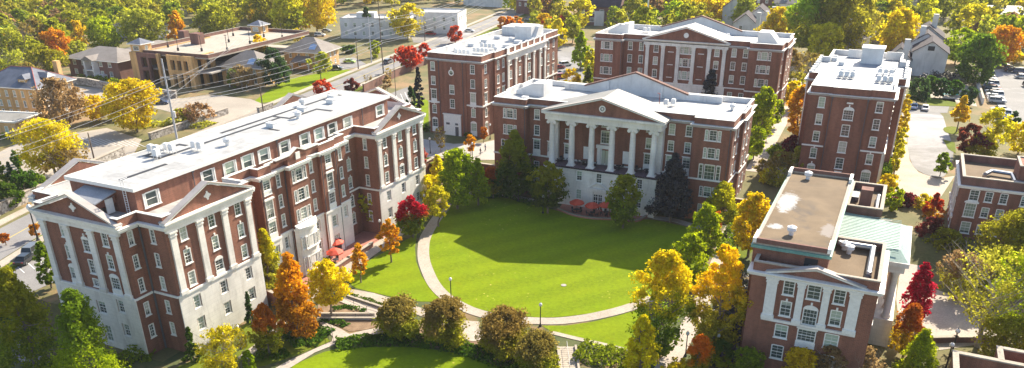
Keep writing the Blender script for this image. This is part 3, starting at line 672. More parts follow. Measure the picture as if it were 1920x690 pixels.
# --- B: the hall with the column portico -----------------------------------------------
def hall_b():
    B = Bld('residence_hall', 'red brick hall with six tall Ionic columns under a pediment, facing down the oval lawn', (-50.3, 158, -3), 'building')
    poly = [(-75, 148), (-67.6, 148), (-67.6, 149.5), (-33, 149.5), (-33, 148), (-25.5, 148), (-25.5, 155), (-24.9, 155), (-24.9, 162), (-25.5, 162), (-25.5, 168), (-75, 168), (-75, 162), (-75.6, 162), (-75.6, 155), (-75, 155)]
    Z = [14, 10.7, 7.3]; ws = []
    for x in (-71.3, -29.2):
        ws += [('S', x, 14, 3.1, 2.0, 'triple', 148), ('S', x, 10.6, 3.1, 2.0, 'triple', 148), ('S', x, 6.9, 4.1, 3.0, 'triple', 148), ('S', x, 3.0, 3.1, 2.0, 'triple', 148), ('S', x, -.6, 3.1, 2.0, 'triple', 148)]
    for x in (-65.8, -37.4, -34.1): ws += [('S', x, 14, 1.35, 2.1, 'sash', 149.5), ('S', x, 10.7, 1.35, 2.1, 'sash', 149.5), ('S', x, 7.2, 1.5, 3.1, 'tall', 149.5), ('S', x, 3, 1.35, 2.1, 'sash', 149.5), ('S', x, -.6, 1.35, 2.1, 'sash', 149.5)]
    ws += [('S', x, z, 1.35, 2.1, 'sash', 149.5) for x in (-58.8, -41.8) for z in (14, 10.7)]+[('S', x, 7.0, 1.5, 3.1, 'tall', 149.5) for x in (-62.5, -58.8, -41.8)]
    ws += [('S', -50.6, 14, 2., 2.1, 'sash', 149.5), ('S', -50.6, 10.9, 2.2, 2.6, 'sash', 149.5), ('S', -54.6, 7.2, 1.5, 2.6, 'blank', 149.5), ('S', -46.2, 7.2, 1.5, 2.6, 'blank', 149.5)]
    ws += [('E', y, z, 1.2, 2.0, 'sash', c) for y, c in ((150.5, -25.5), (153, -25.5), (157, -24.9), (160, -24.9), (165, -25.5)) for z in (14, 10.7, 7.2, 3, -.6)]
    ws += [('N', -73+5*i, z, 1.3, 2., 'sash', 168) for i in range(10) for z in (14, 10.7, 7.2)]
    B.walls(poly, [(-3.2, 15.6, 'brick', 0, 'wall')], ws)
    B.belt(poly, 5.2, .32); B.cornice(poly, 15.35, 15.9, .5, 'cornice_grey')
    B.parapet(poly, 16.0, 17.05); B.roof(poly, 16.2)
    # stone porch base
    bp = rect(-62.1, -38.6, 145.3, 149.6)
    sw = [('S', x, 3.6, 1.35, 2.0, 'sash') for x in (-58.7, -54.5, -50.3, -46.1, -41.9)]+[('S', x, -.3, 1.35, 2.1, 'sash') for x in (-58.7, -54.5, -46.1, -41.9)]
    B.walls(bp, [(-3.2, 4.9, 'stone', 0, 'porch_base')], sw, skip=(2,))
    B.slab('porch_floor', -62.25, -38.45, 145.1, 149.48, 4.9, 5.2, 'terrace')
    mb = B.mb(); ring(mb, bp, 0, .2, 4.75, 5.16); B.add('porch_edge', mb, 'stone')
    for i in range(6): column(B, -61.0+4.22*i, 146.4, 5.2, 14.3)
    for x in (-61.3, -39.3): B.slab('anta', x-.6, x+.6, 148.7, 149.49, 5.2, 14.3, 'stone')
    B.slab('anta', -39.9, -38.7, 148.0, 148.7, 5.2, 14.3, 'stone')
    mb = B.mb(); mb.box(-62.3, -38.4, 145.6, 149.45, 14.3, 15.4); mb.box(-62.5, -38.2, 145.4, 149.45, 15.4, 15.6); mb.box(-62.9, -37.8, 145.0, 149.45, 15.6, 16.0); B.add('entablature', mb, 'stone')
    B.pediment('S', 145.7, -62.4, -38.3, 16.0, 19.3, 9, rmat='roof_pale', ov=.6)
    # doorway onto the porch
    T = FR['S'](149.5); mb = B.mb(); mb.box(-52.3, -51.6, 0, .35, 5.2, 8.6, T); mb.box(-49.6, -48.9, 0, .35, 5.2, 8.6, T); mb.box(-52.5, -48.7, 0, .5, 8.6, 9.3, T); mb.box(-51.55, -51.35, .05, .25, 5.2, 8.6, T); mb.box(-49.85, -49.65, .05, .25, 5.2, 8.6, T); d = B.add('door_surround', mb, 'white_trim')
    mb = B.mb(); mb.box(-51.35, -50.65, .05, .15, 5.2, 8.2, T); mb.box(-50.55, -49.85, .05, .15, 5.2, 8.2, T); B.add('glass_door', mb, 'pane', d)
    # ground door with its broken pediment
    T = FR['S'](145.3); mb = B.mb(); mb.box(-52.0, -51.3, 0, .4, -3, .9, T); mb.box(-49.3, -48.6, 0, .4, -3, .9, T); mb.box(-52.3, -48.3, 0, .6, .9, 1.5, T)
    for s_ in (-1, 1):
        pts = [(-50.3+s_*2.0*(1-t), 1.5+1.1*math.sin(t*1.45)) for t in (0, .2, .4, .6, .8)]
        for a, b in zip(pts, pts[1:]): mb.tube(T(a[0], .3, a[1]), T(b[0], .3, b[1]), .17, n=6)
    mb.box(-51.3, -49.3, .0, .2, .2, .9, T); d = B.add('door_surround', mb, 'stone')
    mb = B.mb(); mb.box(-51.25, -50.38, .05, .12, -2.9, .2, T); mb.box(-50.22, -49.35, .05, .12, -2.9, .2, T); B.add('glass_door', mb, 'car_glass', d)
    mb = B.mb(); mb.box(-51.3, -49.3, .1, .14, -2.3, -2.2, T); mb.box(-51.3, -49.3, .1, .14, -1.2, -1.1, T); mb.box(-51.3, -49.3, .1, .14, -.3, -.2, T)
    for x in (-51.2, -50.8, -50.35, -50.2, -49.8, -49.4): mb.box(x-.04, x+.04, .1, .15, -2.9, .2, T)
    B.add('door_bars', mb, 'white_trim', d)
    # rear parapet gable painted white inside
    mb = B.mb(); mb.extr([(-61, 16.2), (-38.8, 16.2), (-38.8, 17.3), (-49.6, 20.7), (-50.4, 20.7), (-61, 17.3)], lambda a, q: (a, 165.0, q), lambda a, q: (a, 165.5, q)); g = B.add('rear_gable', mb, 'white_paint')
    mb = B.mb()
    for a, b in (((-61.3, 17.2), (-50, 20.8)), ((-38.5, 17.2), (-50, 20.8))): mb.extr([a, b, (b[0], b[1]+.3), (a[0], a[1]+.3)], lambda u, q: (u, 164.8, q), lambda u, q: (u, 165.9, q))
    B.add('gable_coping', mb, 'brick_brown', g)
    mb = B.mb(); mb.box(-56.1, -55.7, 164.6, 165, 16.2, 18.8); mb.box(-44.3, -43.9, 164.6, 165, 16.2, 18.8); B.add('buttress', mb, 'white_paint', g)
    B.slab('rear_parapet', -66, -61, 165.0, 165.5, 16.2, 17.5, 'white_paint'); B.slab('rear_parapet', -38.8, -31.5, 165.0, 165.5, 16.2, 17.5, 'white_paint')
    B.wedge(-73.6, -68.2, 156, 160.5, 16.2, .8, 2.6); B.slab('stair_bulkhead', -68.2, -67.1, 155.9, 160.6, 16.2, 18.9, 'white_paint')
    mb = B.mb(); mb.tube((-42.6, 158, 16.2), (-42.6, 158, 18.6), .07); mb.tube((-42.6, 158, 18.6), (-43, 157.6, 18.8), .07); B.add('vent_pipe', mb, 'ridge_red')
    B.units(-41.6, 157.5, 16.2, 1); B.units(-40.4, 158.6, 16.2, 1); B.units(-28.5, 160.5, 16.2, kind='vent'); B.units(-70, 151, 16.2, 1.2, 'box')
    for x, c in ((-67.9, 148), (-33.3, 149.5), (-26, 148)): B.pipe('S', c, x, -3, 15.2)
    return B
def hall_c():
    B = Bld('residence_hall', 'red brick block with an oculus high on its end wall, left of the column portico', (-98.6, 197, 0), 'building')
    poly = [(-106.2, 173.5), (-103.1, 173.5), (-103.1, 173.3), (-95.3, 173.3), (-95.3, 173.5), (-91, 173.5), (-91, 179.6), (-90.5, 179.6), (-90.5, 185.6), (-90.2, 185.6), (-90.2, 210.4), (-90.8, 210.4), (-90.8, 220.8), (-106.2, 220.8)]
    ws = []
    for x in (-104.75, -93.6):
        ws += [('S', x, 16.8, 1.35, 2.1, 'sash', 173.5), ('S', x, 13.3, 1.35, 2.1, 'sash', 173.5), ('S', x, 9.4, 1.5, 3.3, 'tall', 173.5), ('S', x, 6.2, 1.35, 2.1, 'key', 173.5), ('S', x, 2.3, 1.6, 3.6, 'archtall', 173.5)]
    ws += [('S', -99.4, 11.5, 1.5, 2.2, 'sash', 173.3), ('S', -99.4, 8, 1.5, 2.2, 'sash', 173.3)]
    ws += [('E', y, z, 1.3, 2.1, 'sash') for y in (175.4, 181.3, 184.2, 188, 193.5, 207.6, 213.9, 217.6) for z in (16.8, 13.3)]
    ws += [('E', y, 9.5, 1.3, 3., 'tall') for y in (175.4, 181.3, 184.2, 213.9, 217.6)]+[('E', y, 6.1, 1.3, 2.0, 'key') for y in (175.4, 181.3, 184.2, 213.9, 217.6)]+[('E', 175.4, 2.3, 1.5, 3.4, 'archtall')]
    ws += [('E', 199.5, z, 1.9, 2.4, 'sash') for z in (16.6, 13.2, 9.5)]
    ws += [('W', 176+6*i, z, 1.3, 2., 'sash') for i in range(7) for z in (16.8, 13.3, 9.5, 6)]
    B.walls(poly, [(-.2, 18.3, 'brick', 0, 'wall')], ws)
    B.cornice(poly, 18.2, 18.7, .45, 'cornice_grey'); B.parapet(poly, 18.75, 20.0); B.roof(poly, 18.95)
    mb = B.mb()
    for f_, c_, a_, b_ in (('S', 173.5, -106.2, -103.1), ('S', 173.5, -95.3, -91), ('E', -91, 173.5, 179.6), ('E', -90.5, 179.6, 185.6), ('E', -90.8, 210.4, 220.8), ('E', -90.2, 185.6, 210.4)): mb.box(a_-.1, b_+.1, 0, .2, 7.8, 8.15, FR[f_](c_))
    B.add('belt_course', mb, 'white_trim')
    for x in (-102.9, -96.2): B.pipe('S', 173.3, x, 0, 18)
    T = FR['S'](173.3); mb = B.mb()
    k = 20
    for i in range(k):
        a, b = 2*math.pi*i/k, 2*math.pi*(i+1)/k
        mb.extr([(-99.4+.75*math.cos(a), 15.6+.75*math.sin(a)), (-99.4+.75*math.cos(b), 15.6+.75*math.sin(b)), (-99.4+.5*math.cos(b), 15.6+.5*math.sin(b)), (-99.4+.5*math.cos(a), 15.6+.5*math.sin(a))], lambda u, q: T(u, 0, q), lambda u, q: T(u, .14, q))
    mb.box(-99.52, -99.28, 0, .16, 16.3, 16.9, T); oc = B.add('oculus', mb, 'white_trim')
    mb = B.mb(); mb.extr([(-99.4+.5*math.cos(2*math.pi*i/16), 15.6+.5*math.sin(2*math.pi*i/16)) for i in range(16)], lambda u, q: T(u, .01, q), lambda u, q: T(u, .04, q)); B.add('pane', mb, 'pane', oc)
    mb = B.mb(); mb.box(-101.9, -97, 0, .35, -.1, 5.2, T); ds = B.add('entrance_block', mb, 'white_trim')
    mb = B.mb(); mb.box(-98.6, -97.7, .34, .42, 0, 2.3, T); mb.box(-98.45, -97.85, .4, .45, 1.2, 2.0, T); mb.box(-101.2, -100.2, .34, .4, 2.7, 3.2, T); mb.box(-98.6, -97.8, .34, .4, 2.7, 3.2, T); B.add('entrance_door', mb, 'lead', ds)
    mb = B.mb(); mb.box(-102.1, -96.8, 0, .5, 5.2, 5.45, T); B.add('entrance_cornice', mb, 'white_trim', ds)
    # pilastered stone middle of the east front
    T = FR['E'](-90.2)
    for y in (186.3, 190.8, 196.9, 202.2, 206.3, 209.8): B.pilaster('E', -90.2, y, 4.6, 17.0, .9)
    B.entab('E', -90.2, 185.6, 210.4, 17.0, 18.8); mb = B.mb(); mb.box(185.6, 210.4, 0, .12, -.1, 4.6, T); mb.box(197.6, 201.4, .0, .2, 4.6, 17, T) if False else None; B.add('stone_base', mb, 'stone')
    for a_, b_ in [(185.8, 187.2), (208.9, 210.2)]+[(190+4*i, 190.9+4*i) for i in range(5)]: mb = B.mb(); mb.box(a_, b_, -.6, .1, 18.8, 20.3, T); B.add('parapet_pier', mb, 'white_trim')
    # plant on the roof
    mb = B.mb(); mb.box(-97.6, -92.6, 206, 212, 18.95, 22.6); mb.extr([(206, 18.95), (212, 18.95), (212, 22.4), (209, 22.4)], lambda a, q: (-92.6, a, q), lambda a, q: (-91.6, a, q)); B.add('air_handler', mb, 'white_paint')
    for x, y, n in ((-101, 178, 4), (-98, 182, 4), (-99.5, 189, 4)): B.units(x, y, 18.95, n)
    for x, y in ((-104, 183), (-104.3, 191), (-104, 198), (-103.5, 205), (-95, 193), (-95, 200)): B.units(x, y, 18.95, 1.8, 'box')
    for x, y in ((-104.6, 176), (-94, 187), (-97, 202)): B.units(x, y, 18.95, kind='vent')
    mb = B.mb(); mb.box(-105, -99, 213, 220, 18.95, 21.2); B.add('roof_room', mb, 'white_paint')
    return B
def hall_d():
    B = Bld('residence_hall', 'rearmost red brick hall with flat stone pilasters and a white disc in its pediment', (-53.3, 230, 0), 'building')
    poly = [(-78.8, 219), (-70.8, 219), (-70.8, 220.9), (-36.3, 220.9), (-36.3, 219), (-28, 219), (-28, 224), (-27.4, 224), (-27.4, 234), (-28, 234), (-28, 240), (-78.8, 240)]
    ws = []
    for x in (-75.2, -32.3): ws += [('S', x, z, 3.5, 2.0, 'triple', 219) for z in (17, 13.6, 10.1, 5.6, 2.1)]
    for x in (-69, -65.8, -40.4, -37.4): ws += [('S', x, z, 1.4, 2.1, 'sash', 220.9) for z in (17, 13.6, 10.1, 5.6)]
    for x in (-61.6, -44.9): ws += [('S', x, z, 1.45, 2.1, 'sash', 220.9) for z in (16.8, 13.5, 10.1)]
    ws += [('S', -53.2, z, 3.2, 2.2, 'triple', 220.9) for z in (16.9, 13.5, 10.1)]
    ws += [('E', y, z, 1.2, 2., 'sash', c) for y, c in ((221.5, -28), (226.5, -27.4), (231, -27.4), (237, -28)) for z in (17, 13.6, 10.1, 5.6, 2.1)]
    B.walls(poly, [(-.2, 18.4, 'brick', 0, 'wall')], ws)
    B.belt(poly, 7.6, .3); B.cornice(poly, 18.2, 18.75, .5, 'cornice_grey'); B.parapet(poly, 18.8, 20.0); B.roof(poly, 19.0)
    T = FR['S'](220.9); mb = B.mb(); mb.box(-66, -42, 0, .2, -.1, 7.6, T); B.add('stone_base', mb, 'stone')
    for u in (-64.0, -59.6, -55.4, -51.2, -46.9, -42.9): B.pilaster('S', 220.9, u, 7.9, 17.7, .95, .35)
    mb = B.mb()
    for x in (-57.4, -49.1):
        for z in (16, 12.6, 9.2): mb.box(x-.8, x+.8, 0, .1, z, z+.18, T)
    B.add('stone_strip', mb, 'white_trim')
    B.entab('S', 220.9, -65, -42.0, 17.7, 19.2, .5); B.pediment('S', 220.7, -65, -42, 19.2, 22.6, 9, rmat='roof_white', emblem='disc')
    mb = B.mb(); mb.extr([(-65.2, 19), (-42.2, 19), (-42.2, 20.0), (-53.3, 23.4), (-54, 23.4), (-65.2, 20.0)], lambda a, q: (a, 238.0, q), lambda a, q: (a, 238.5, q)); g = B.add('rear_gable', mb, 'white_paint')
    mb = B.mb()
    for a, b in (((-65.5, 19.9), (-53.7, 23.5)), ((-41.9, 19.9), (-53.7, 23.5))): mb.extr([a, b, (b[0], b[1]+.3), (a[0], a[1]+.3)], lambda u, q: (u, 237.8, q), lambda u, q: (u, 238.9, q))
    B.add('gable_coping', mb, 'brick_brown', g)
    B.slab('rear_parapet', -72, -65.2, 238, 238.5, 19, 20.3, 'white_paint'); B.slab('rear_parapet', -42.2, -34, 238, 238.5, 19, 20.3, 'white_paint')
    B.wedge(-77.4, -72.6, 226, 231, 19, 1.0, 2.8); B.slab('stair_bulkhead', -72.6, -71.4, 225.9, 231.1, 19, 22.1, 'white_paint')
    mb = B.mb(); mb.extr([(-35.6, 19), (-30, 19), (-31.2, 20.4), (-32.6, 21.9), (-35.6, 21.9)], lambda a, q: (a, 226, q), lambda a, q: (a, 231, q)); B.add('stair_bulkhead', mb, 'white_paint')
    B.units(-46, 230, 19, 2); B.units(-69, 232, 19, 2)
    mb = B.mb(); mb.tube((-47, 229, 19), (-47, 229, 21.5), .07); B.add('vent_pipe', mb, 'lead')
    for x, c in ((-71, 219), (-36.6, 220.9), (-65.5, 220.9)): B.pipe('S', c, x, 0, 18)
    return B
def hall_e():
    B = Bld('residence_hall', 'tall red brick block seen end-on at right, one arched window near its top', (-7.6, 192, 0), 'building')
    poly = [(-15.4, 170.5), (-11.2, 170.5), (-11.2, 170.2), (-4.2, 170.2), (-4.2, 170.5), (.2, 170.5), (.2, 184), (1.6, 184), (1.6, 205), (.2, 205), (.2, 216), (-15.6, 216), (-15.6, 205), (-17.4, 205), (-17.4, 184), (-15.4, 184)]
    ws = []
    for x in (-12.9, -2.2):
        ws += [('S', x, z, 1.4, 2.1, 'sash', 170.5) for z in (17.1, 13.7, 10.2)]+[('S', x, 6.7, 1.4, 2.1, 'key', 170.5)]
    ws += [('S', -12.9, 3.2, 1.5, 2.6, 'arch', 170.5), ('S', -2.3, 2.6, 1.7, 3.8, 'archtall', 170.5)]
    ws += [('S', -7.6, 15.4, 1.9, 2.6, 'arch', 170.2)]+[('S', -7.6, z, 1.7, 2.3, 'sash', 170.2) for z in (12, 8.6, 5.2)]
    ws += [('E', y, z, 1.3, 2, 'sash') for y in (173, 177, 181, 208, 212) for z in (17.1, 13.7, 10.2, 6.7)]+[('W', y, z, 1.3, 2, 'sash') for y in (173, 177, 181, 208, 212) for z in (17.1, 13.7, 10.2, 6.7)]
    ws += [('E', y, z, 1.4, 2, 'sash', 1.6) for y in (187.5, 194.5, 201.5) for z in (16, 12.6, 9.2)]
    B.walls(poly, [(-.2, 18.6, 'brick', 0, 'wall')], ws)
    T = FR['S'](170.5); mb = B.mb(); mb.box(-15.4, -11.2, 0, .16, 8.1, 8.4, T); B.add('belt_course', mb, 'white_trim'); mb = B.mb(); mb.box(-4.2, .36, 0, .16, 8.1, 8.4, T); mb.box(170.5, 184, 0, .16, 8.1, 8.4, FR['E'](.2)); B.add('belt_course', mb, 'white_trim')
    mb = B.mb(); mb.box(-8.2, -7, 0, .1, 17.3, 17.6, FR['S'](170.2)); mb.box(-8.3, -6.9, 0, .1, 3.2, 3.6, FR['S'](170.2)); B.add('stone_tablet', mb, 'white_trim')
    mb = B.mb(); mb.box(-.1, .2, 170.45, 172.5, -.1, 8); mb.box(171, 184, -.02, .3, -.1, 7.9, FR['E'](.2)); B.add('stone_base', mb, 'stone')
    B.cornice(poly, 18.45, 18.95, .5, 'cornice_grey')
    B.parapet(poly, 18.95, 20.25, inner='white_paint'); B.roof(poly, 19.2, 'roof_silver')
    for x in (-11.0, -4.4): B.pipe('S', 170.2, x, 0, 18.2)
    for f_, c_ in (('E', 1.6), ('W', -17.4)):
        for y in (185, 190.9, 197.9, 204): B.pilaster(f_, c_, y, 4, 17, .9)
        B.entab(f_, c_, 184, 205, 17, 18.9)
        for y in (184.6, 187.2, 190, 193, 196, 199, 202, 204.6): mb = B.mb(); mb.box(y-.4, y+.4, -.55, .1, 18.9, 20.6, FR[f_](c_)); B.add('parapet_pier', mb, 'white_trim')
    B.slab('stair_bulkhead', -8.6, -4.0, 205.5, 210, 19.2, 22.6, 'white_paint'); B.slab('bulkhead_cap', -8.8, -3.8, 205.3, 210.2, 22.6, 22.8, 'white_trim')
    B.slab('roof_pad', -9.3, -4.3, 173.4, 180.6, 19.2, 19.28, 'roof_metal'); B.slab('roof_pad', -13.8, -9.2, 192.5, 196, 19.2, 19.28, 'roof_metal')
    for x, y in ((-11.6, 186), (-11.6, 188.5), (-4, 184), (-4, 186.4), (-4.2, 192), (-4.2, 194.2)): B.units(x, y, 19.2, 3)
    for x, y in ((-15, 206), (-15.2, 209), (-2, 186), (-2, 198), (-13, 201)): B.units(x, y, 19.2, 1.2, 'box')
    B.slab('rear_parapet', -12, -8.6, 213, 213.4, 19.2, 21, 'white_paint'); B.slab('rear_parapet', -3.5, 0, 213, 213.4, 19.2, 21, 'white_paint')
    return B
def hall_f():
    B = Bld('academic_hall', 'brick building at bottom right with white pilasters, gravel roof and pale green copper side roof', (-5, 115, -3), 'building')
    up = rect(-12.8, -3.6, 98.6, 131.2); lo = rect(-12.2, 2.7, 96.1, 109.2)
    ws = [('S', -7.5, 9.9, 1.5, 2.1, 'sash'), ('S', -7.5, 6.9, 1.5, 2.1, 'key'), ('S', -1.5, 9.9, 1.5, 2.1, 'sash'), ('S', -1.5, 6.9, 1.5, 2.1, 'key'), ('S', -4.5, 9.9, 1.8, 2.1, 'sash'), ('S', -4.5, 6.6, 1.7, 2.8, 'arch'),
          ('S', -7.6, 3.6, 1.8, 1.9, 'sash'), ('S', -4.5, 3.3, 2.2, 2.5, 'tall'), ('S', -1.5, 3.6, 1.9, 2, 'sash'), ('S', -7.7, .5, 1.7, 2, 'sash'), ('S', -1.5, .5, 1.7, 2, 'sash')]
    ws += [('E', y, z, 1.5, 2.1, 'sash') for y in (99, 102.5, 106) for z in (9.9, 6.9, 2.6)]+[('W', y, z, 1.5, 2.1, 'sash') for y in (98.6, 104) for z in (9.9, 6.9, 3.5)]
    B.walls(lo, [(-3.2, 11.1, 'brick', 0, 'wall')], ws)
    B.cornice(lo, 10.95, 11.5, .55, 'stone')
    mb = B.mb(); ring(mb, lo, -.4, -.05, 11.5, 12.6); lp = B.add('parapet', mb, 'brick')
    mb = B.mb(); ring(mb, lo, -.46, .0, 12.6, 12.76); B.add('coping', mb, 'concrete', lp)
    B.slab('front_wing_roof', -12, 2.5, 96.3, 109, 11.2, 11.5, 'roof_tan')
    T = FR['S'](96.1)
    mb = B.mb(); mb.box(-10.3, 1.1, 0, .3, 4.9, 5.25, T); B.add('belt_course', mb, 'stone')
    for u, w_ in ((-9.55, 1.3), (-6.0, .85), (-3.0, .85), (.3, 1.3)): B.pilaster('S', 96.1, u, 5.25, 11.0, w_, .3, 'white_trim')
    B.entab('S', 96.1, -10.3, 1.1, 10.9, 11.6, .4, 'white_trim')
    B.pediment('S', 96.2, -10.0, .8, 11.6, 12.9, .6, tymp='white_trim', rmat='lead', emblem=None, rake='stone')
    # tall middle block
    B.walls(up, [(-3.2, 13.9, 'brick', 0, 'wall')], [('W', y, z, 1.5, 2.1, 'sash') for y in range(112, 130, 4) for z in (10, 6.6, 3)])
    mb = B.mb(); ring(mb, up, -.02, .3, 13.6, 14.0); B.add('copper_gutter', mb, 'copper_dark')
    mb = B.mb(); ring(mb, up, -.3, .06, 14.0, 14.35); B.add('parapet', mb, 'concrete')
    mb = B.mb(); mb.prism(offset(up, -.28), 13.7, 14.12); B.add('gravel_roof', mb, 'roof_gravel')
    for y in (98.4, 131.0):
        mb = B.mb(); mb.box(-12.9, -3.5, y, y+.35, 14.3, 14.9); B.add('parapet', mb, 'brick_brown')
    mb = B.mb(); mb.box(-12.95, -12.5, 98.3, 101.5, 14.3, 14.92); mb.box(-3.9, -3.45, 98.3, 101.5, 14.3, 14.92); mb.box(-12.95, -12.5, 128.3, 131.4, 14.3, 14.92); mb.box(-3.9, -3.45, 128.3, 131.4, 14.3, 14.92); B.add('parapet_return', mb, 'white_trim')
    for x, y in ((-8.9, 103.4), (-9.9, 128.4)): B.units(x, y, 14.12, kind='vent')
    B.units(-1.6, 106.6, 11.5, kind='vent'); B.units(-3.1+.8, 107.7, 11.5, kind='vent')
    # silver ducts
    def duct(pts, z, r, mat):
        mb = B.mb()
        for a, b in zip(pts, pts[1:]): mb.tube((*a, z), (*b, z), r, n=10)
        for a in pts: mb.lathe(a[0], a[1], z-r, [(.05, 0), (r*.8, r*.2), (r*1.02, r), (r*.8, r*1.8), (.05, r*2)], 10)
        return B.add('duct', mb, mat)
    duct([(-3, 108.2), (1.2, 108.2), (1.2, 99.4)], 12.2, .36, 'steel'); duct([(1.2, 99.4), (1.2, 99.2)], 11.8, .4, 'lead'); duct([(-10.6, 97.5), (-5.6, 97.5), (-5.6, 98.5)], 12.1, .33, 'steel')
    B.slab('arched_louvre', -6.4, -4.8, 98.5, 98.62, 11.6, 13.2, 'dark')
    # north east wing and its chimney
    ne = rect(-3.59, 1.6, 124.8, 137.2)
    B.walls(ne, [(-3.2, 10.9, 'brick', 0, 'wall')], [('E', y, z, 1.4, 2, 'sash') for y in (128, 132) for z in (8.8, 5.5, 2)])
    mb = B.mb(); ring(mb, ne, -.4, 0, 10.9, 11.9); lp = B.add('parapet', mb, 'brick_brown'); mb = B.mb(); ring(mb, ne, -.46, .06, 11.9, 12.05); B.add('coping', mb, 'concrete', lp)
    B.slab('side_roof', -3.4, 1.4, 125, 137, 10.6, 10.9, 'roof_tan'); B.slab('chimney', -1.9, -.2, 127.6, 129.4, 10.9, 13.8, 'brick_brown'); B.slab('side_unit', -3.3, -2.1, 130, 133, 10.9, 11.7, 'lead')
    duct([(.7, 126.3), (.7, 133)], 11.4, .3, 'steel')
    # copper roofed portico wing to the east
    cw = rect(-3.58, 5.2, 110.4, 124.6)
    B.walls(rect(-3.58, 2.6, 110.4, 124.6), [(-3.2, 9.2, 'brick', 0, 'wall')], [])
    mb = B.mb(); e0, e1, y0, y1 = -3.6, 5.9, 110.0, 125.0
    mb.add([(e0, y0, 10.2), (e1, y0, 9.9), (e1, y1, 9.9), (e0, y1, 10.2), (e0, y0+.3, 10.9), (e1-1.3, y0+2.4, 10.9), (e1-1.3, y1-2.4, 10.9), (e0, y1-.3, 10.9)], [(0, 1, 5, 4), (1, 2, 6, 5), (2, 3, 7, 6), (4, 5, 6, 7), (0, 3, 2, 1)])
    for i in range(22): yy = y0+1.0+i*.62; mb.box(e0+.1, e1-1.5, yy, yy+.05, 10.88, 10.95)
    B.add('copper_roof', mb, 'copper')
    mb = B.mb(); mb.box(e0, e1+.1, y0-.1, y1+.1, 9.3, 9.95); mb.box(2.4, e1-.3, y0+.3, y1-.3, 8.3, 9.3); B.add('portico_entablature', mb, 'stone')
    for y in (111.2, 114.3, 117.4, 120.6, 123.7):
        mb = B.mb(); mb.sm = True; mb.lathe(4.6, y, 1.2, [(.62, 0), (.62, .3), (.48, .4), (.44, 6.4), (.6, 6.6), (.6, 7.1)], 16); B.add('column', mb, 'stone')
    B.slab('portico_floor', 2.6, 5.6, 110.2, 124.8, -3.2, 1.2, 'stone')
    return B
def hall_g():
    B = Bld('academic_hall', 'small red brick building at the right edge with dark parapeted roof and curved white ductwork', (20, 157, 0), 'building')
    poly = [(13.1, 151), (34, 151), (34, 166), (13.1, 166)]
    ws = [('S', 15.5, 7.9, 1.6, 1.9, 'sash'), ('S', 15.4, 5.2, 1.7, 2.5, 'hood'), ('S', 15.4, 2, 1.7, 2.1, 'sash')]+[('S', x, z, 1.3, 1.8, 'sash') for x in (17.7, 19.9, 23, 26, 29, 32) for z in (7.9, 5.1, 2)]+[('W', y, z, 1.2, 1.8, 'sash') for y in (153.2, 157, 160.4, 163.8) for z in (7.9, 5.1, 2)]
    B.walls(poly, [(-.3, 9.2, 'brick', 0, 'wall')], ws); B.cornice(poly, 9.0, 9.5, .4, 'stone')
    mb = B.mb(); ring(mb, poly, -.45, -.05, 9.5, 10.9); lp = B.add('parapet', mb, ['brick_brown']); mb = B.mb(); ring(mb, poly, -.5, .02, 10.9, 11.05); B.add('coping', mb, 'concrete', lp)
    B.slab('roof', 13.3, 33.8, 151.2, 165.8, 9.3, 9.7, 'roof_tan')
    for y in (154, 158, 162): B.pilaster('W', 13.1, y, 3.5, 9., .9)
    mb = B.mb(); mb.box(151.5, 165.5, 0, .3, 3.2, 3.6, FR['W'](13.1)); B.add('belt_course', mb, 'stone')
    mb = B.mb(); mb.box(21.4, 28, 153.8, 160, 9.7, 13); rr = B.add('roof_room', mb, 'brick'); mb = B.mb(); ring(mb, rect(21.4, 28, 153.8, 160), -.3, .1, 13, 13.2); B.add('coping', mb, 'concrete', rr)
    B.units(24, 157, 13, kind='vent')
    mb = B.mb()
    for a, b in (((16.8, 156), (18, 158.6)), ((18, 158.6), (21, 158.0)), ((21, 158), (21.2, 153.4)), ((21.2, 153.4), (24, 153))): mb.tube((*a, 10.4), (*b, 10.4), .35, n=8)
    mb.tube((16.8, 156, 9.7), (16.8, 156, 10.4), .35, n=8); B.add('duct', mb, 'steel')
    return B
# ------------------------------------------------------------------ terrain
QZ = -3.0
def sst(t): t = max(0., min(1., t)); return t*t*(3-2*t)
def hz(x, y):                                    # height of the ground: the quad is a sunken basin
    if y > 153.0 or y < 20: return 0.
    a = sst((x+118)/7.) if y < 66 else (1. if x > -93.0 else 0.) if y > 133 else sst((x+104)/3.)
    b = 1. if x < 4 else sst((151-y)/9.)
    c = 1-sst((x-44)/10.)
    return QZ*a*b*c
def mesh_ground():
    xs = [-3000, -1800, -1000, -600, -400, -300, -220, -170, -140]+[-125+i for i in range(0, 32)]+[-93.2, -92.8]+[-92+i for i in range(0, 150)]+[70, 100, 150, 300, 700, 1500, 3000]
    ys = [-400, -100, 0, 20]+[21+i for i in range(0, 132)]+[152.8, 153.2]+[154+2*i for i in range(6)]+[170, 200, 260, 350, 500, 800, 1300, 2200, 4000]
    mb = MB(); nx = len(xs)
    mb.v = [(x, y, hz(x, y)) for y in ys for x in xs]
    for j in range(len(ys)-1):
        for i in range(nx-1): mb.f.append([j*nx+i, j*nx+i+1, (j+1)*nx+i+1, (j+1)*nx+i]); mb.m.append(0); mb.smooth.append(False)
    return mb
struct('ground', mesh_ground(), 'dirt')
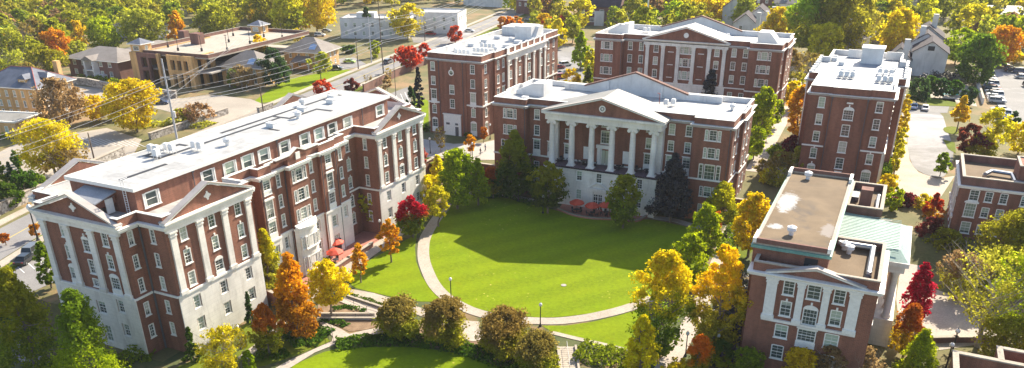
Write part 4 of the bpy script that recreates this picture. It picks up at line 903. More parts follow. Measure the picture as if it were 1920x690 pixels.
def sheet(name, pts, z, lift, mat, px=True, smooth=0, thick=.03, kind='structure', closed=True):
    P = [G(p[0], p[1], z) for p in pts] if px else [Vector((p[0], p[1], z)) for p in pts]
    if smooth: P = smooth_poly(P, smooth)
    A = sum(P[i].x*P[(i+1) % len(P)].y-P[(i+1) % len(P)].x*P[i].y for i in range(len(P)))
    if A < 0: P = P[::-1]
    mb = MB(); mb.prism([(p.x, p.y) for p in P], z+lift-thick, z+lift)
    o = mb.build(name, mat); o['kind'] = kind
    bm = bmesh.new(); bm.from_mesh(o.data); bmesh.ops.triangulate(bm, faces=[f for f in bm.faces if len(f.verts) > 4]); bm.to_mesh(o.data); bm.free()
    return o
def strip(name, pts, width, z, lift, mat, px=True, smooth=6, thick=.03):
    P = [G(p[0], p[1], z) for p in pts] if px else [Vector((p[0], p[1], z)) for p in pts]
    if smooth: P = smooth_poly(P, smooth, False)
    mb = MB(); L = []; Rr = []
    for i, p in enumerate(P):
        d = (P[min(i+1, len(P)-1)]-P[max(i-1, 0)]).normalized(); n = Vector((-d.y, d.x, 0))
        wd = width if not callable(width) else width(i/(len(P)-1))
        L.append(p+n*wd/2); Rr.append(p-n*wd/2)
    for i in range(len(P)-1):
        a, b, c, d = L[i], L[i+1], Rr[i+1], Rr[i]
        mb.add([(q.x, q.y, (hz(q.x, q.y) if z is None else z)+lift-k) for k in (0, thick) for q in (a, b, c, d)], [(0, 1, 2, 3), (7, 6, 5, 4), (0, 4, 5, 1), (2, 6, 7, 3)])
    return struct(name, mb, mat)
# sunken quad floor
sheet('planting_ground', [(-118, 21), (45, 21), (45, 141), (4, 141), (4, 152.6), (-92.6, 152.6), (-92.6, 131), (-84, 131), (-84, 64), (-118, 62)], QZ, .012, 'ground_ivy', px=False) if False else None
ms = sheet('planting_bed', [(-92.6, 134), (-92.6, 152.6), (-8, 152.6), (-8, 97), (10, 97), (10, 40), (-104, 40), (-104, 62), (-84, 64), (-84, 134)], QZ, .015, 'ground_ivy', px=False)
lawn_px = [(846, 374), (905, 364), (950, 372), (1000, 384), (1047, 396), (1110, 411), (1215, 412), (1262, 420), (1300, 430), (1325, 450), (1318, 490), (1290, 530), (1240, 556), (1190, 569), (1130, 584), (1090, 590), (1040, 595), (990, 594), (905, 582), (875, 572), (845, 553), (825, 533), (812, 509), (805, 485), (804, 460), (812, 436), (830, 404)]
sheet('oval_lawn', lawn_px, QZ, .05, 'lawn', smooth=4)
sheet('west_lawn', [(646, 522), (690, 490), (740, 463), (782, 438), (778, 465), (780, 490), (790, 517), (806, 540), (822, 556), (835, 566), (790, 566), (735, 557), (665, 540)], QZ, .05, 'lawn')
sheet('south_lawn', [(1016, 611), (1060, 611), (1110, 604), (1160, 592), (1215, 575), (1225, 620), (1185, 655), (1160, 651), (1034, 622)], QZ, .05, 'lawn')
sheet('lower_lawn', [(540, 695), (580, 672), (625, 656), (700, 651), (780, 652), (860, 664), (930, 686), (960, 710), (960, 760), (500, 760)], QZ, .05, 'lawn', smooth=3)
sheet('side_lawn', [(380, 668), (470, 600), (500, 585), (530, 600), (515, 612), (480, 645), (440, 690), (390, 720), (340, 740), (330, 690)], QZ, .05, 'lawn_rough')
sheet('side_lawn', [(500, 685), (560, 665), (620, 640), (600, 622), (560, 640), (520, 640), (490, 660), (470, 690)], QZ, .045, 'lawn_rough')
# ring path
ringc = [(832, 392), (812, 420), (798, 445), (794, 465), (795, 488), (803, 512), (815, 535), (835, 556), (868, 576), (903, 589), (950, 599), (1000, 602), (1045, 602.5), (1095, 597), (1140, 588), (1180, 577), (1225, 560)]
strip('ring_path', ringc, 2.1, QZ, .09, 'concrete', thick=.08)
mj = MB()
P = smooth_poly([G(a, b, QZ) for a, b in ringc], 6, False)
acc = 0
for i in range(1, len(P)-1):
    acc += (P[i]-P[i-1]).length
    if acc > 1.8:
        acc = 0; d = (P[i+1]-P[i-1]).normalized(); n = Vector((-d.y, d.x, 0)); a, b = P[i]+n*1.04, P[i]-n*1.04
        mj.add([(a.x, a.y, QZ+.094), (b.x, b.y, QZ+.094), (b.x+d.x*.05, b.y+d.y*.05, QZ+.094), (a.x+d.x*.05, a.y+d.y*.05, QZ+.094)], [(0, 1, 2, 3)])
struct('path_joints', mj, 'concrete_shade')
strip('walk', [(832, 395), (850, 372), (900, 358)], 1.9, QZ, .086, 'concrete', thick=.08)
strip('walk', [(900, 358), (950, 366), (1000, 376)], 1.3, QZ, .08, 'concrete_shade', thick=.07)
strip('walk', [(1225, 408), (1262, 413), (1302, 424), (1340, 430)], 1.8, QZ, .08, 'concrete_shade', thick=.07)
strip('walk', [(1034, 624), (1075, 634), (1120, 644), (1162, 654), (1200, 664)], .9, QZ, .09, 'concrete', smooth=3, thick=.08)
sheet('walk', [(752, 425), (768, 432), (740, 452), (700, 480), (648, 520), (612, 548), (585, 560), (572, 548), (612, 518), (660, 484), (705, 455)], QZ, .075, 'concrete')
sheet('brick_patio', [(752, 418), (742, 434), (700, 461), (645, 493), (605, 524), (575, 548), (556, 520), (585, 480), (620, 460), (660, 430), (700, 410)], QZ, .07, 'brick_paving')
sheet('walk', [(655, 542), (700, 550), (740, 562), (790, 578), (850, 600), (900, 604), (895, 622), (840, 612), (780, 590), (720, 571), (650, 551)], QZ, .087, 'concrete')
sheet('ramp_walk', [(652, 557), (712, 578), (716, 598), (595, 598), (595, 591), (695, 591), (698, 587), (686, 586), (634, 565)], QZ, .11, 'concrete_pink')
sheet('ramp_walk', [(597, 603), (608, 604), (640, 618), (655, 627), (684, 620), (728, 612), (740, 620), (700, 631), (640, 642), (590, 662), (545, 690), (520, 712), (480, 712), (540, 678), (590, 655), (622, 641), (624, 632)], QZ, .1, 'concrete_pink')
sheet('walk', [(536, 590), (545, 598), (520, 622), (490, 650), (462, 676), (445, 672), (480, 645), (512, 612)], QZ, .1, 'concrete')
for pts in ([(640, 572), (686, 588), (696, 590), (596, 590), (596, 572)], [(612, 602), (700, 600), (722, 606), (690, 618), (655, 622)]):
    sheet('mulch_bed', pts, QZ, .06, 'mulch')
sheet('mulch_bed', [(720, 612), (800, 600), (880, 620), (960, 640), (1000, 660), (980, 690), (900, 668), (820, 652), (720, 640)], QZ, .06, 'mulch')
sheet('round_patio', [(870, 616), (895, 614), (905, 626), (900, 638), (882, 640), (868, 630)], QZ, .1, 'concrete_pink', smooth=4)
strip('east_walk', [(1425, 345), (1402, 385), (1383, 412), (1363, 445), (1348, 490), (1320, 560), (1297, 605), (1262, 668), (1240, 700)], 2.6, QZ, .08, 'concrete_pink')
sheet('plaza', [(1716, 470), (1745, 540), (1790, 555), (1855, 580), (1872, 615), (1865, 642), (1740, 660), (1690, 640), (1680, 560), (1690, 490)], QZ, .05, 'concrete_pink')
strip('west_walk', [(36, 590), (28, 612), (22, 640), (48, 668), (90, 690), (120, 720)], 2.2, QZ, .1, 'concrete')
strip('west_walk', [(-20, 640), (5, 618), (30, 600)], 1.5, QZ, .09, 'concrete')
# court in front of the oculus block (upper level)
sheet('court', [(770, 255), (800, 262), (850, 270), (905, 268), (930, 262), (928, 300), (890, 300), (850, 292), (795, 296), (770, 280)], 0, .05, 'concrete_shade')
sheet('court_lawn', [(797, 283), (850, 290), (905, 303), (880, 312), (800, 306)], 0, .04, 'lawn_rough')
sheet('court_lawn', [(786, 238), (790, 205), (772, 195), (790, 180), (803, 190), (804, 240)], 0, .04, 'lawn')
# path climbing north between the two blocks
strip('north_walk', [(1412, 322), (1432, 285), (1452, 250), (1466, 225), (1478, 200)], 3.4, 0, .05, 'concrete_pink')
sheet('court_lawn', [(1403, 300), (1415, 268), (1440, 262), (1425, 300)], 0, .04, 'lawn'); sheet('court_lawn', [(1440, 300), (1452, 275), (1480, 280), (1478, 305)], 0, .04, 'lawn'); sheet('court_lawn', [(1432, 255), (1440, 230), (1456, 228), (1448, 254)], 0, .04, 'lawn')
sheet('east_lawn', [(1383, 440), (1400, 425), (1412, 470), (1380, 500), (1345, 470)], QZ, .05, 'lawn_rough')
# driveway on the right
sheet('driveway', [(1703, 208), (1760, 210), (1776, 245), (1788, 285), (1775, 325), (1757, 333), (1722, 321), (1707, 300), (1701, 262)], 0, .05, 'asphalt_pale', smooth=3)
sheet('apron', [(1692, 205), (1705, 205), (1700, 262), (1706, 302), (1722, 323), (1757, 335), (1790, 330), (1765, 368), (1700, 376), (1655, 372), (1672, 345), (1684, 300), (1690, 250)], 0, .03, 'concrete')
sheet('parking_court', [(1680, 196), (1780, 200), (1776, 212), (1690, 212)], 0, .06, 'asphalt_pale')
sheet('parking_lot', [(1848, 132), (2050, 118), (2100, 260), (1900, 262), (1880, 225)], 0, .05, 'asphalt_pale')
sheet('pool_deck', [(1726, 160), (1815, 158), (1832, 200), (1760, 186), (1735, 182)], 0, .05, 'concrete'); sheet('pool', [(1762, 168), (1795, 168), (1797, 179), (1768, 178)], 0, .1, 'pool_water')
sheet('verge', [(1735, 183), (1790, 186), (1795, 200), (1740, 198)], 0, .05, 'lawn_rough'); sheet('verge', [(1768, 262), (1790, 268), (1792, 288), (1778, 280)], 0, .1, 'lawn_rough'); sheet('traffic_island', [(1770, 240), (1790, 238), (1803, 246), (1790, 252), (1772, 248)], 0, .12, 'lawn_rough', smooth=3)
sheet('back_parking', [(1040, 86), (1122, 90), (1116, 150), (1050, 152), (1046, 110)], 0, .05, 'asphalt_pale')
sheet('yard', [(1462, 110), (1560, 115), (1530, 160), (1485, 175)], 0, .03, 'asphalt_old')
# road along the far side of the long hall
road = [(-124, 40), (-131, 62), (-139.5, 85), (-147, 115), (-155, 160), (-161, 200), (-165, 228), (-168, 250), (-175, 300), (-184, 362), (-196, 440)]
strip('road', road, 9.6, 0, .05, 'asphalt', px=False)
strip('pavement', [(x+6.6, y) for x, y in road], 1.8, 0, .16, 'concrete', px=False, thick=.15); strip('pavement', [(x-7.4, y+1) for x, y in road], 2.0, 0, .16, 'concrete', px=False, thick=.15)
strip('road_line', road, .16, 0, .056, 'paint_yellow', px=False, thick=.004)
strip('verge', [(x+8.9, y) for x, y in road], 2.4, 0, .06, 'lawn_rough', px=False)
sheet('lower_parking', [(8, 495), (60, 478), (118, 480), (122, 520), (60, 548), (20, 540)], 0, .05, 'asphalt')
for i in range(4): strip('bay_line', [(28+i*24, 496-i*3), (46+i*24, 512-i*3)], .12, 0, .056, 'paint_white', smooth=0, thick=.004)
sheet('west_parking', [(-10, 290), (60, 255), (130, 252), (200, 240), (266, 262), (250, 290), (190, 312), (130, 335), (60, 335), (0, 330)], 0, .05, 'asphalt_old')
for i in range(9): strip('bay_line', [(150+i*12, 258+i*.8), (185+i*11, 272+i*.5)], .14, 0, .056, 'paint_white', smooth=0, thick=.004)
strip('bay_line', [(0, 278), (40, 266), (70, 255)], .3, 0, .056, 'paint_yellow', smooth=2, thick=.004)
sheet('upper_parking', [(135, 160), (215, 168), (300, 180), (420, 195), (420, 215), (330, 212), (240, 192), (150, 190)], 0, .05, 'asphalt_old')
sheet('garage_drive', [(290, 190), (400, 178), (470, 186), (505, 200), (478, 220), (425, 232), (360, 222), (300, 205)], 0, .045, 'asphalt_old')
sheet('house_lawn', [(470, 195), (530, 150), (640, 130), (665, 132), (600, 158), (520, 190)], 0, .04, 'lawn')
sheet('street_parking', [(610, 112), (665, 108), (690, 122), (640, 132), (615, 128)], 0, .05, 'asphalt'); sheet('far_parking', [(770, 66), (880, 60), (900, 72), (840, 82), (775, 80)], 0, .06, 'asphalt_pale')
sheet('side_parking', [(725, 178), (765, 163), (775, 205), (735, 215)], 0, .05, 'asphalt_pale')
for i in range(4): strip('bay_line', [(735+i*8, 182-i*3), (745+i*8, 205-i*3)], .14, 0, .056, 'paint_white', smooth=0, thick=.004)
sheet('west_verge', [(60, 440), (125, 425), (150, 470), (120, 500), (60, 475)], 0, .03, 'lawn_rough')
hall_a(); hall_b(); hall_c(); hall_d(); hall_e(); hall_f(); hall_g()
# ------------------------------------------------------------------ walls
def wallrun(name, label, pts, z, h, t, mat, cap='concrete', px=True, capw=.1):
    P = [G(a, b, z) for a, b in pts] if px else [Vector((a, b, z)) for a, b in pts]
    root = thing(name, label, 'wall', tuple(P[0])); mb = MB(tuple(P[0])); mc = MB(tuple(P[0]))
    for a, b in zip(P, P[1:]):
        d = (b-a).normalized(); n = Vector((-d.y, d.x, 0))*t/2; n2 = n*(1+2*capw/t); a2 = a-d*t/2; b2 = b+d*t/2
        mb.prism([(a2-n)[:2], (b2-n)[:2], (b2+n)[:2], (a2+n)[:2]], z-.2, z+h)
        a3 = a-d*(t/2+capw*.9); b3 = b+d*(t/2+capw*.9)
        mc.prism([(a3-n2)[:2], (b3-n2)[:2], (b3+n2)[:2], (a3+n2)[:2]], z+h+.002, z+h+.13)
    mb.build('wall', mat, root); mc.build('coping', cap, root); return root
wallrun('retaining_wall', 'tall brick retaining wall between the sunken lawn and the court of the oculus block', [(-92.9, 135), (-92.9, 153), (-75.1, 153)], QZ, 3.6, .5, 'brick', px=False)
wallrun('retaining_wall', 'brick retaining wall right of the column portico hall with a stair beside it', [(-25, 153), (-16, 153)], QZ, 3.7, .5, 'brick', px=False)
wallrun('retaining_wall', 'brick retaining wall behind the gravel roofed building', [(-12.6, 153), (3.5, 153)], QZ, 3.5, .5, 'brick', px=False)
wallrun('patio_wall', 'low brick wall with pale coping along the umbrella patio', [(697, 464), (654, 492), (608, 524)], QZ, .9, .45, 'brick')
wallrun('patio_wall', 'short low brick wall with pale coping at the far end of the umbrella patio', [(754, 425), (732, 438)], QZ, .9, .45, 'brick')
wallrun('patio_wall', 'low brick wall with pale coping hidden behind the yellow tree at the patio', [(600, 530), (575, 552)], QZ, .9, .45, 'brick')
wallrun('garden_wall', 'brick wall with pale coping beside the big orange tree', [(478, 555), (520, 575), (535, 590)], QZ, 2.2, .4, 'brick')
wallrun('ramp_wall', 'low concrete wall along the middle ramp', [(600, 592), (700, 592)], QZ, .35, .3, 'concrete_shade')
wallrun('ramp_wall', 'low concrete wall along the upper ramp by the clipped hedge', [(654, 558), (720, 580)], QZ, .3, .25, 'concrete_shade')
wallrun('ramp_wall', 'low concrete wall above the mulch bed with seedlings', [(604, 600), (715, 600)], QZ, .35, .3, 'concrete_shade')
wallrun('stone_wall', 'long rubble stone wall following the road on its far side', [(-140, 62), (-151, 88), (-154, 100), (-161, 125)], 0, 2.2, .7, 'rubble_wall', px=False)
wallrun('stone_wall', 'rubble stone wall rising toward the parking garage', [(-166.5, 138), (-168, 166)], 0, 1.7, .7, 'rubble_wall', px=False)
wallrun('stone_wall', 'short rubble stone wall with two end piers on the street lawn', [(487, 215), (510, 206)], 0, 2.0, .8, 'rubble_wall')
wallrun('stone_wall', 'rubble stone wall behind the yellow brick house', [(140, 158), (165, 160), (235, 175), (330, 184)], 0, 2.2, .7, 'rubble_wall')
wallrun('street_wall', 'long brick wall beside the street below the red maples', [(-149, 205), (-153, 228), (-157, 262)], 0, 2.6, .5, 'brick_brown', px=False)
wallrun('patio_edge', 'curved concrete kerb around the small brick patio at the column portico door', [tuple(p[:2]) for p in smooth_poly([G(a, b, QZ) for a, b in ((1047, 394), (1075, 405), (1110, 411), (1150, 413), (1192, 416), (1214, 406))], 4, False)], QZ, .35, .4, 'brick_paving', px=False, capw=.03)
sheet('brick_patio', [(1047, 393), (1062, 372), (1200, 380), (1228, 398), (1212, 406), (1190, 414), (1150, 412), (1110, 409), (1075, 403)], QZ, .07, 'brick_paving')
wallrun('pool_wall', 'pale low wall at the back of the swimming pool', [(1780, 146), (1830, 155)], 0, 1.6, .4, 'white_paint'); wallrun('pool_wall', 'pale low wall between the swimming pool and the parked cars', [(1830, 155), (1842, 195)], 0, 1.6, .4, 'white_paint')
wallrun('plaza_wall', 'low dark wall curving along the pale plaza on the right', [(1790, 560), (1850, 585), (1868, 618)], QZ, .7, .4, 'brick_brown')
wallrun('plaza_wall', 'low wall closing the pale plaza on its near side', [(1745, 643), (1790, 642), (1862, 642)], QZ, .9, .4, 'brick_brown')
# low brick structure at the bottom right corner
B = Bld('brick_kiosk', 'roofless brick enclosure with pale coping cut by the bottom right corner', (20, 98, -3), 'wall')
for i, (a, b, c, d) in enumerate(((12.5, 30, 100.5, 101), (12.5, 13, 96, 100.5), (17.5, 18, 101, 104), (17.5, 30, 104, 104.5))):
    mb = B.mb(); mb.box(a, b, c, d, -3.2, 3.0); B.add('wall', mb, 'brick'); mb = B.mb(); mb.box(a-.1, b+.1, c-.1, d+.1, 3.003+.01*i, 3.18+.01*i); B.add('coping', mb, 'concrete')
# stairs
def stairs(label, p, rz, n, wd, z, rise=.16, run=.34, mat='concrete'):
    root = thing('stairs', label, 'stairs', (p.x, p.y, z), rz)
    mb = MB()
    for i in range(n): mb.box(-wd/2, wd/2, i*run, n*run, i*rise, (i+1)*rise+.001*i)
    mb.build('steps', mat, root); mb = MB(); mb.extr([(-.2, -.1), (n*run, -.1), (n*run, n*rise+.3), (-.2, .3)], lambda a, q: (-wd/2-.3, a, q), lambda a, q: (-wd/2, a, q)); mb.extr([(-.2, -.1), (n*run, -.1), (n*run, n*rise+.3), (-.2, .3)], lambda a, q: (wd/2, a, q), lambda a, q: (wd/2+.3, a, q)); mb.build('side_wall', 'concrete', root)
    mb = MB(); mb.tube((0, 0, .9), (0, n*run, n*rise+.9), .03, n=5)
    for t in (0, .5, 1): mb.tube((0, n*run*t, n*rise*t), (0, n*run*t, n*rise*t+.9), .03, n=5)
    mb.build('handrail', 'steel', root); return root
stairs('concrete steps with a handrail beside the brown round trees at the bottom edge', G(1068, 695, QZ), .45, 12, 2.2, QZ, .02, .5)
stairs('shadowed steps climbing beside the brick retaining wall', Vector((-14.6, 147.2, QZ)), 0, 18, 2.6, QZ, .167, .33, 'concrete_shade')
stairs('concrete steps at the right end of the mulch bed', G(715, 622, QZ), -1.0, 8, 1.8, QZ, .03, .45)
# ------------------------------------------------------------------ lamps, umbrellas, furniture
def make_lamp():
    root = thing('lamp_post', '', 'street lamp')
    mb = MB(); mb.lathe(0, 0, 0, [(.22, 0), (.22, .15), (.14, .3), (.085, .6), (.065, 3.2), (.11, 3.3), (.11, 3.36)], 10); mb.build('post', 'dark', root)
    mb = MB(); mb.sm = True; mb.lathe(0, 0, 3.36, [(.13, 0), (.24, .1), (.25, .32), (.17, .48), (.04, .58)], 12); mb.build('globe', 'lamp_globe', root)
    mb = MB(); mb.lathe(0, 0, 3.94, [(.05, 0), (.05, .06), (.01, .16)], 8); mb.build('finial', 'dark', root); return root
LP = [(1013, 612, QZ, 'black lamp post with a white globe on the near edge of the oval lawn'), (846, 562, QZ, 'black lamp post on the ring path left of the oval lawn'), (452, 655, QZ, 'leaning-looking lamp post on the grass below the stone wing of the long hall'),
      (714, 448, QZ, 'lamp post beside the orange tree at the patio corner'), (797, 398, QZ, 'lamp post among the yellow trees at the end of the ring path'), (807, 288, 0, 'lamp post on the court of the oculus block, left one'),
      (919, 261, 0, 'lamp post close to the corner of the oculus block'), (886, 298, 0, 'lamp post by the two walking people'), (781, 240, 0, 'lamp post on the green slope left of the oculus block'), (1203, 398, QZ, 'lamp post between the dark trees at the brick patio'),
      (1438, 252, 0, 'lamp post on the small lawn along the north walk'), (1424, 275, 0, 'lamp post at the bend of the north walk'), (1382, 470, QZ, 'lamp post on the lawn edge of the east walk'), (1285, 668, QZ, 'lamp post half hidden beside the east walk'),
      (1342, 672, QZ, 'lamp post in the dark shrubs left of the pilastered building'), (1447, 300, 0, 'lamp post with a bush at its foot by the north walk'), (972, 378, QZ, 'lamp post in the shade of the dark tree by the portico'), (842, 632, QZ, 'lamp post at the round patio between the brown trees'), (1018, 400, QZ, 'lamp post left of the small patio in the building shade')]
lamp = make_lamp()
for i, (a, b, z, lb) in enumerate(LP):
    o = lamp if i == 0 else copy_tree(lamp); o.location = G(a, b, z); tag(o, lb, 'street lamp', 'globe lamp posts')
o = copy_tree(lamp); o.location = G(72, 452, 0); o.scale = (1.6, 1.6, 1.75); tag(o, 'tall street lamp beside the road at the far left', 'street lamp', 'globe lamp posts')
for i, (a, b) in enumerate(((1783, 668), (1772, 695))):
    o = copy_tree(lamp); o.location = G(a, b, QZ); o.scale = (1.3, 1.3, 1.1); tag(o, ('thick dark post at the plaza edge', 'nearer thick dark post at the bottom of the picture')[i], 'street lamp', 'globe lamp posts')
def make_umbrella():
    root = thing('patio_umbrella', '', 'umbrella')
    mb = MB(); mb.tube((0, 0, 0), (0, 0, 2.75), .035, n=8); mb.lathe(0, 0, 0, [(.3, 0), (.3, .08), (.06, .12)], 12); mb.build('pole', 'wood_pole', root)
    mb = MB(); n = 8; rr = 1.55
    vs = [(0, 0, 2.85)]+[(rr*.5*math.cos(2*math.pi*i/n), rr*.5*math.sin(2*math.pi*i/n), 2.62) for i in range(n)]+[(rr*math.cos(2*math.pi*i/n), rr*math.sin(2*math.pi*i/n), 2.15) for i in range(n)]+[(rr*math.cos(2*math.pi*i/n), rr*math.sin(2*math.pi*i/n), 1.97) for i in range(n)]
    fs = [(0, 1+i, 1+(i+1) % n) for i in range(n)]+[(1+i, 1+n+i, 1+n+(i+1) % n, 1+(i+1) % n) for i in range(n)]+[(1+n+i, 1+2*n+i, 1+2*n+(i+1) % n, 1+n+(i+1) % n) for i in range(n)]
    mb.add(vs, fs); mb.build('canopy', 'umbrella_red', root)
    mb = MB()
    for i in range(n): mb.tube((0, 0, 2.4), (rr*.9*math.cos(2*math.pi*i/n), rr*.9*math.sin(2*math.pi*i/n), 2.2), .015, n=4)
    mb.build('ribs', 'steel', root); return root
def make_table():
    root = thing('patio_table', '', 'table'); mb = MB(); mb.lathe(0, 0, .7, [(.55, 0), (.55, .05)], 16); mb.build('table_top', 'dark', root)
    mb = MB(); mb.lathe(0, 0, 0, [(.3, 0), (.05, .1), (.05, .7)], 8); mb.build('pedestal', 'dark', root); return root
def make_chair():
    root = thing('patio_chair', '', 'chair'); mb = MB(); mb.box(-.24, .24, -.24, .24, .42, .46); mb.build('seat', 'dark', root)
    mb = MB(); mb.extr([(.2, .46), (.24, .46), (.33, .92), (.29, .92)], lambda a, q: (-.24, a, q), lambda a, q: (.24, a, q)); mb.build('backrest', 'dark', root)
    for x in (-.21, .21):
        for y in (-.21, .21): mb = MB(); mb.box(x-.02, x+.02, y-.02, y+.02, 0, .42); mb.build('leg', 'dark', root)
    return root
UM = [(631, 475, QZ, 'red patio umbrella nearest the entrance door of the long hall'), (630, 494, QZ, 'middle red patio umbrella on the brick patio of the long hall'), (576, 507, QZ, 'red patio umbrella nearest the bow window of the long hall'),
      (1081, 399, QZ, 'red umbrella at the left of the portico door patio'), (1110, 405, QZ, 'red umbrella at the middle of the portico door patio'), (1136, 404, QZ, 'red umbrella partly behind the dark tree on the portico door patio')]
um = tb = ch = None
places = ['under the umbrella by the long hall entrance', 'under the middle umbrella of the long hall', 'under the umbrella by the bow window', 'under the left umbrella of the portico patio', 'under the middle umbrella of the portico patio', 'under the right umbrella of the portico patio']
def put_chairs(p, z, k, where, r=.95, a0=0.):
    global ch
    for j in range(k):
        a = a0+2*math.pi*j/k
        if ch is None: ch = make_chair(); c = ch
        else: c = copy_tree(ch)
        c.location = (p.x+r*math.cos(a), p.y+r*math.sin(a), z); c.rotation_euler.z = a-math.pi/2
        tag(c, 'black metal chair %s, %s seat' % (where, ('right-hand', 'far', 'left-hand', 'near', 'fifth')[j]), 'chair', 'black patio chairs')
for i, (a, b, z, lb) in enumerate(UM):
    p = G(a, b, z)
    if um is None: um = make_umbrella(); tb = make_table(); o, t = um, tb
    else: o, t = copy_tree(um), copy_tree(tb)
    o.location = (p.x, p.y, z+.07); tag(o, lb, 'umbrella', 'red patio umbrellas'); o.rotation_euler.z = .3*i; t.location = (p.x+.0, p.y, z+.07); tag(t, 'round black table '+places[i], 'table', 'black patio tables')
    put_chairs(p, z+.07, 4, places[i], .95, .4*i)
for i, (x, wh) in enumerate(((-59.4, 'at the left end of the column porch'), (-54.8, 'between the second and third columns of the porch'), (-53, 'left of the porch door'), (-47.2, 'right of the porch door'), (-43.4, 'before the fifth column of the porch'), (-41.4, 'at the right end of the column porch'))):
    t = copy_tree(tb); t.location = (x, 147.9, 5.2); tag(t, 'round black table '+wh, 'table', 'black patio tables'); put_chairs(Vector((x, 147.9, 0)), 5.2, 3, wh, .85, i)
# railings
def railing(label, pts, z, px=True, h=1.0, mat='dark', step=2.2):
    P = [G(a, b, z) for a, b in pts] if px else [Vector((a, b, z)) for a, b in pts]
    root = thing('railing', label, 'railing', tuple(P[0])); mb = MB(tuple(P[0])); mp = MB(tuple(P[0]))
    for a, b in zip(P, P[1:]):
        for hh in (h, h*.55): mb.tube((a.x, a.y, z+hh), (b.x, b.y, z+hh), .03, n=5)
        L = (b-a).length; n = max(1, int(L/step))
        for i in range(n+1): q = a.lerp(b, i/n); mp.tube((q.x, q.y, z), (q.x, q.y, z+h), .035, n=5)
    mb.build('rails', mat, root); mp.build('posts', mat, root); return root
railing('thin dark railing along the lower ramp', [(597, 599), (703, 599)], QZ); railing('thin dark railing along the upper ramp', [(640, 563), (688, 585), (712, 592)], QZ); railing('thin railing curving down the lowest ramp', [(600, 606), (622, 622), (625, 640)], QZ)
railing('dark railing along the west walk at the bottom left', [(6, 640), (40, 675), (90, 700)], QZ); railing('dark roadside railing above the lower parking', [(-121, 60), (-128, 80), (-135, 100)], 0, False, 1.1); railing('dark railing beside the walk at the lower left', [(38, 590), (62, 640)], QZ)
railing('black railing at the foot of the oculus block garden', [(783, 300), (845, 312), (880, 308)], 0)
# sundial / drain in the lawn
d = MB(); d.lathe(0, 0, 0, [(.45, 0), (.45, .06), (.3, .08), (.1, .09)], 18); o = link('lawn_drain', d.mesh('lawn_drain', 'concrete_shade'), None, G(1057, 535, QZ+.05)); tag(o, 'small round pale stone set in the middle of the oval lawn', 'stone disc')
# ------------------------------------------------------------------ poles and wires
def pole(label, p, h, mat, arms=(), r=.2):
    root = thing('utility_pole', label, 'utility pole', tuple(p)); mb = MB(); mb.tube((0, 0, 0), (0, 0, h), r, r*.6, n=8); mb.build('shaft', mat, root)
    for z, L in arms:
        mb = MB(); mb.box(-L, L, -.07, .07, z-.08, z+.08)
        for t in (-.95, -.5, .5, .95): mb.tube((L*t, 0, z+.08), (L*t, 0, z+.35), .06, n=6)
        a = mb.build('crossarm', mat, root); a.rotation_euler.z = .2
    return root
POL = dict(a=(-159.3, 139.6, 20.1), b=(-162.8, 118.4, 7.), c=(-199.5, 213.3, 9), d=(-159.3, 231.2, 24.5), e=(-175.5, 247.7, 16.4), f=(-172.8, 235.6, 9), g=(-149, 188, 10))
pole('tall pale grey utility pole in front of the white roofed long hall', (-159.3, 139.6, 0), 20.1, 'concrete_pole', ((15.6, 1.2), (12.5, .9)), .28)
p = MB(); p.lathe(.45, 0, 0, [(.3, 0), (.34, .1), (.34, 1.5), (.2, 1.6)], 12); o = p.build('transformer', 'steel_white', [x for x in bpy.data.objects if x.name.startswith('utility_pole')][0]); o.location = (.2, 0, 6)
pole('short brown wooden pole by the west parking', (-162.8, 118.4, 0), 7, 'wood_pole'); pole('tall dark wooden utility pole by the brick street wall', (-159.3, 231.2, 0), 24.5, 'wood_pole', ((18, 1.3),))
pole('pale grey utility pole with a crossarm across the street', (-175.5, 247.7, 0), 16.4, 'concrete_pole', ((15.8, 1.8), (13.5, 1.2)), .22); pole('thin wooden pole on the far pavement', (-172.8, 235.6, 0), 11, 'wood_pole'); pole('dark pole on the lawn of the grey roofed houses', tuple(G(497, 232, 0)), 10, 'wood_pole')
pole('dark pole at the near pavement by the red maple', tuple(G(743, 188, 0)), 12, 'wood_pole', (), .12); pole('white mast far behind the back hall', tuple(G(1212, 60, 0)), 24, 'steel_white', (), .45); pole('wooden pole in front of the white flats', tuple(G(797, 78, 0)), 10, 'wood_pole'); pole('wooden pole at the left near the bare trees', tuple(G(58, 125, 0)), 13, 'wood_pole', ((12, 1.2),))
def wire(label, a, b, sag, r=.035, mat='wire'):
    mb = MB(); n = 16; pts = []
    for i in range(n+1): t = i/n; pts.append((a[0]+(b[0]-a[0])*t, a[1]+(b[1]-a[1])*t, a[2]+(b[2]-a[2])*t-4*sag*t*(1-t)))
    for q, s in zip(pts, pts[1:]): mb.tube(q, s, r, n=4, cap=False)
    tag(mb.build('power_line', mat), label, 'power line', 'overhead wires')
wn_ = 0
ORD = ['topmost', 'second', 'third', 'fourth', 'fifth', 'sixth', 'seventh', 'lowest']
for k, (z1, z2, z3) in enumerate(((15.9, 18.3, 17), (15.2, 17.5, 16.3), (12.7, 14.5, 14), (11.6, 12.5, 12.4), (10.2, 11.2, 11), (9.6, 10.5, 10.2))):
    wire('%s wire from the tall grey pole to the dark wooden pole' % ORD[k], (-159+.4*(k % 3), 139.6, z1), (-159.3+.4*(k % 3), 231.2, z2), 1.6+.2*k, .05 if k > 2 else .035)
    wire('%s wire running on past the oculus block from the dark wooden pole' % ORD[k], (-159.3, 231.2, z2), (-176, 340, z3), 1.8, .045)
    if k < 4: wire('%s wire coming in from the left to the tall grey pole' % ORD[k], (-150+.5*k, 40, z1-1), (-159.2, 139.6, z1), 2.2, .035)
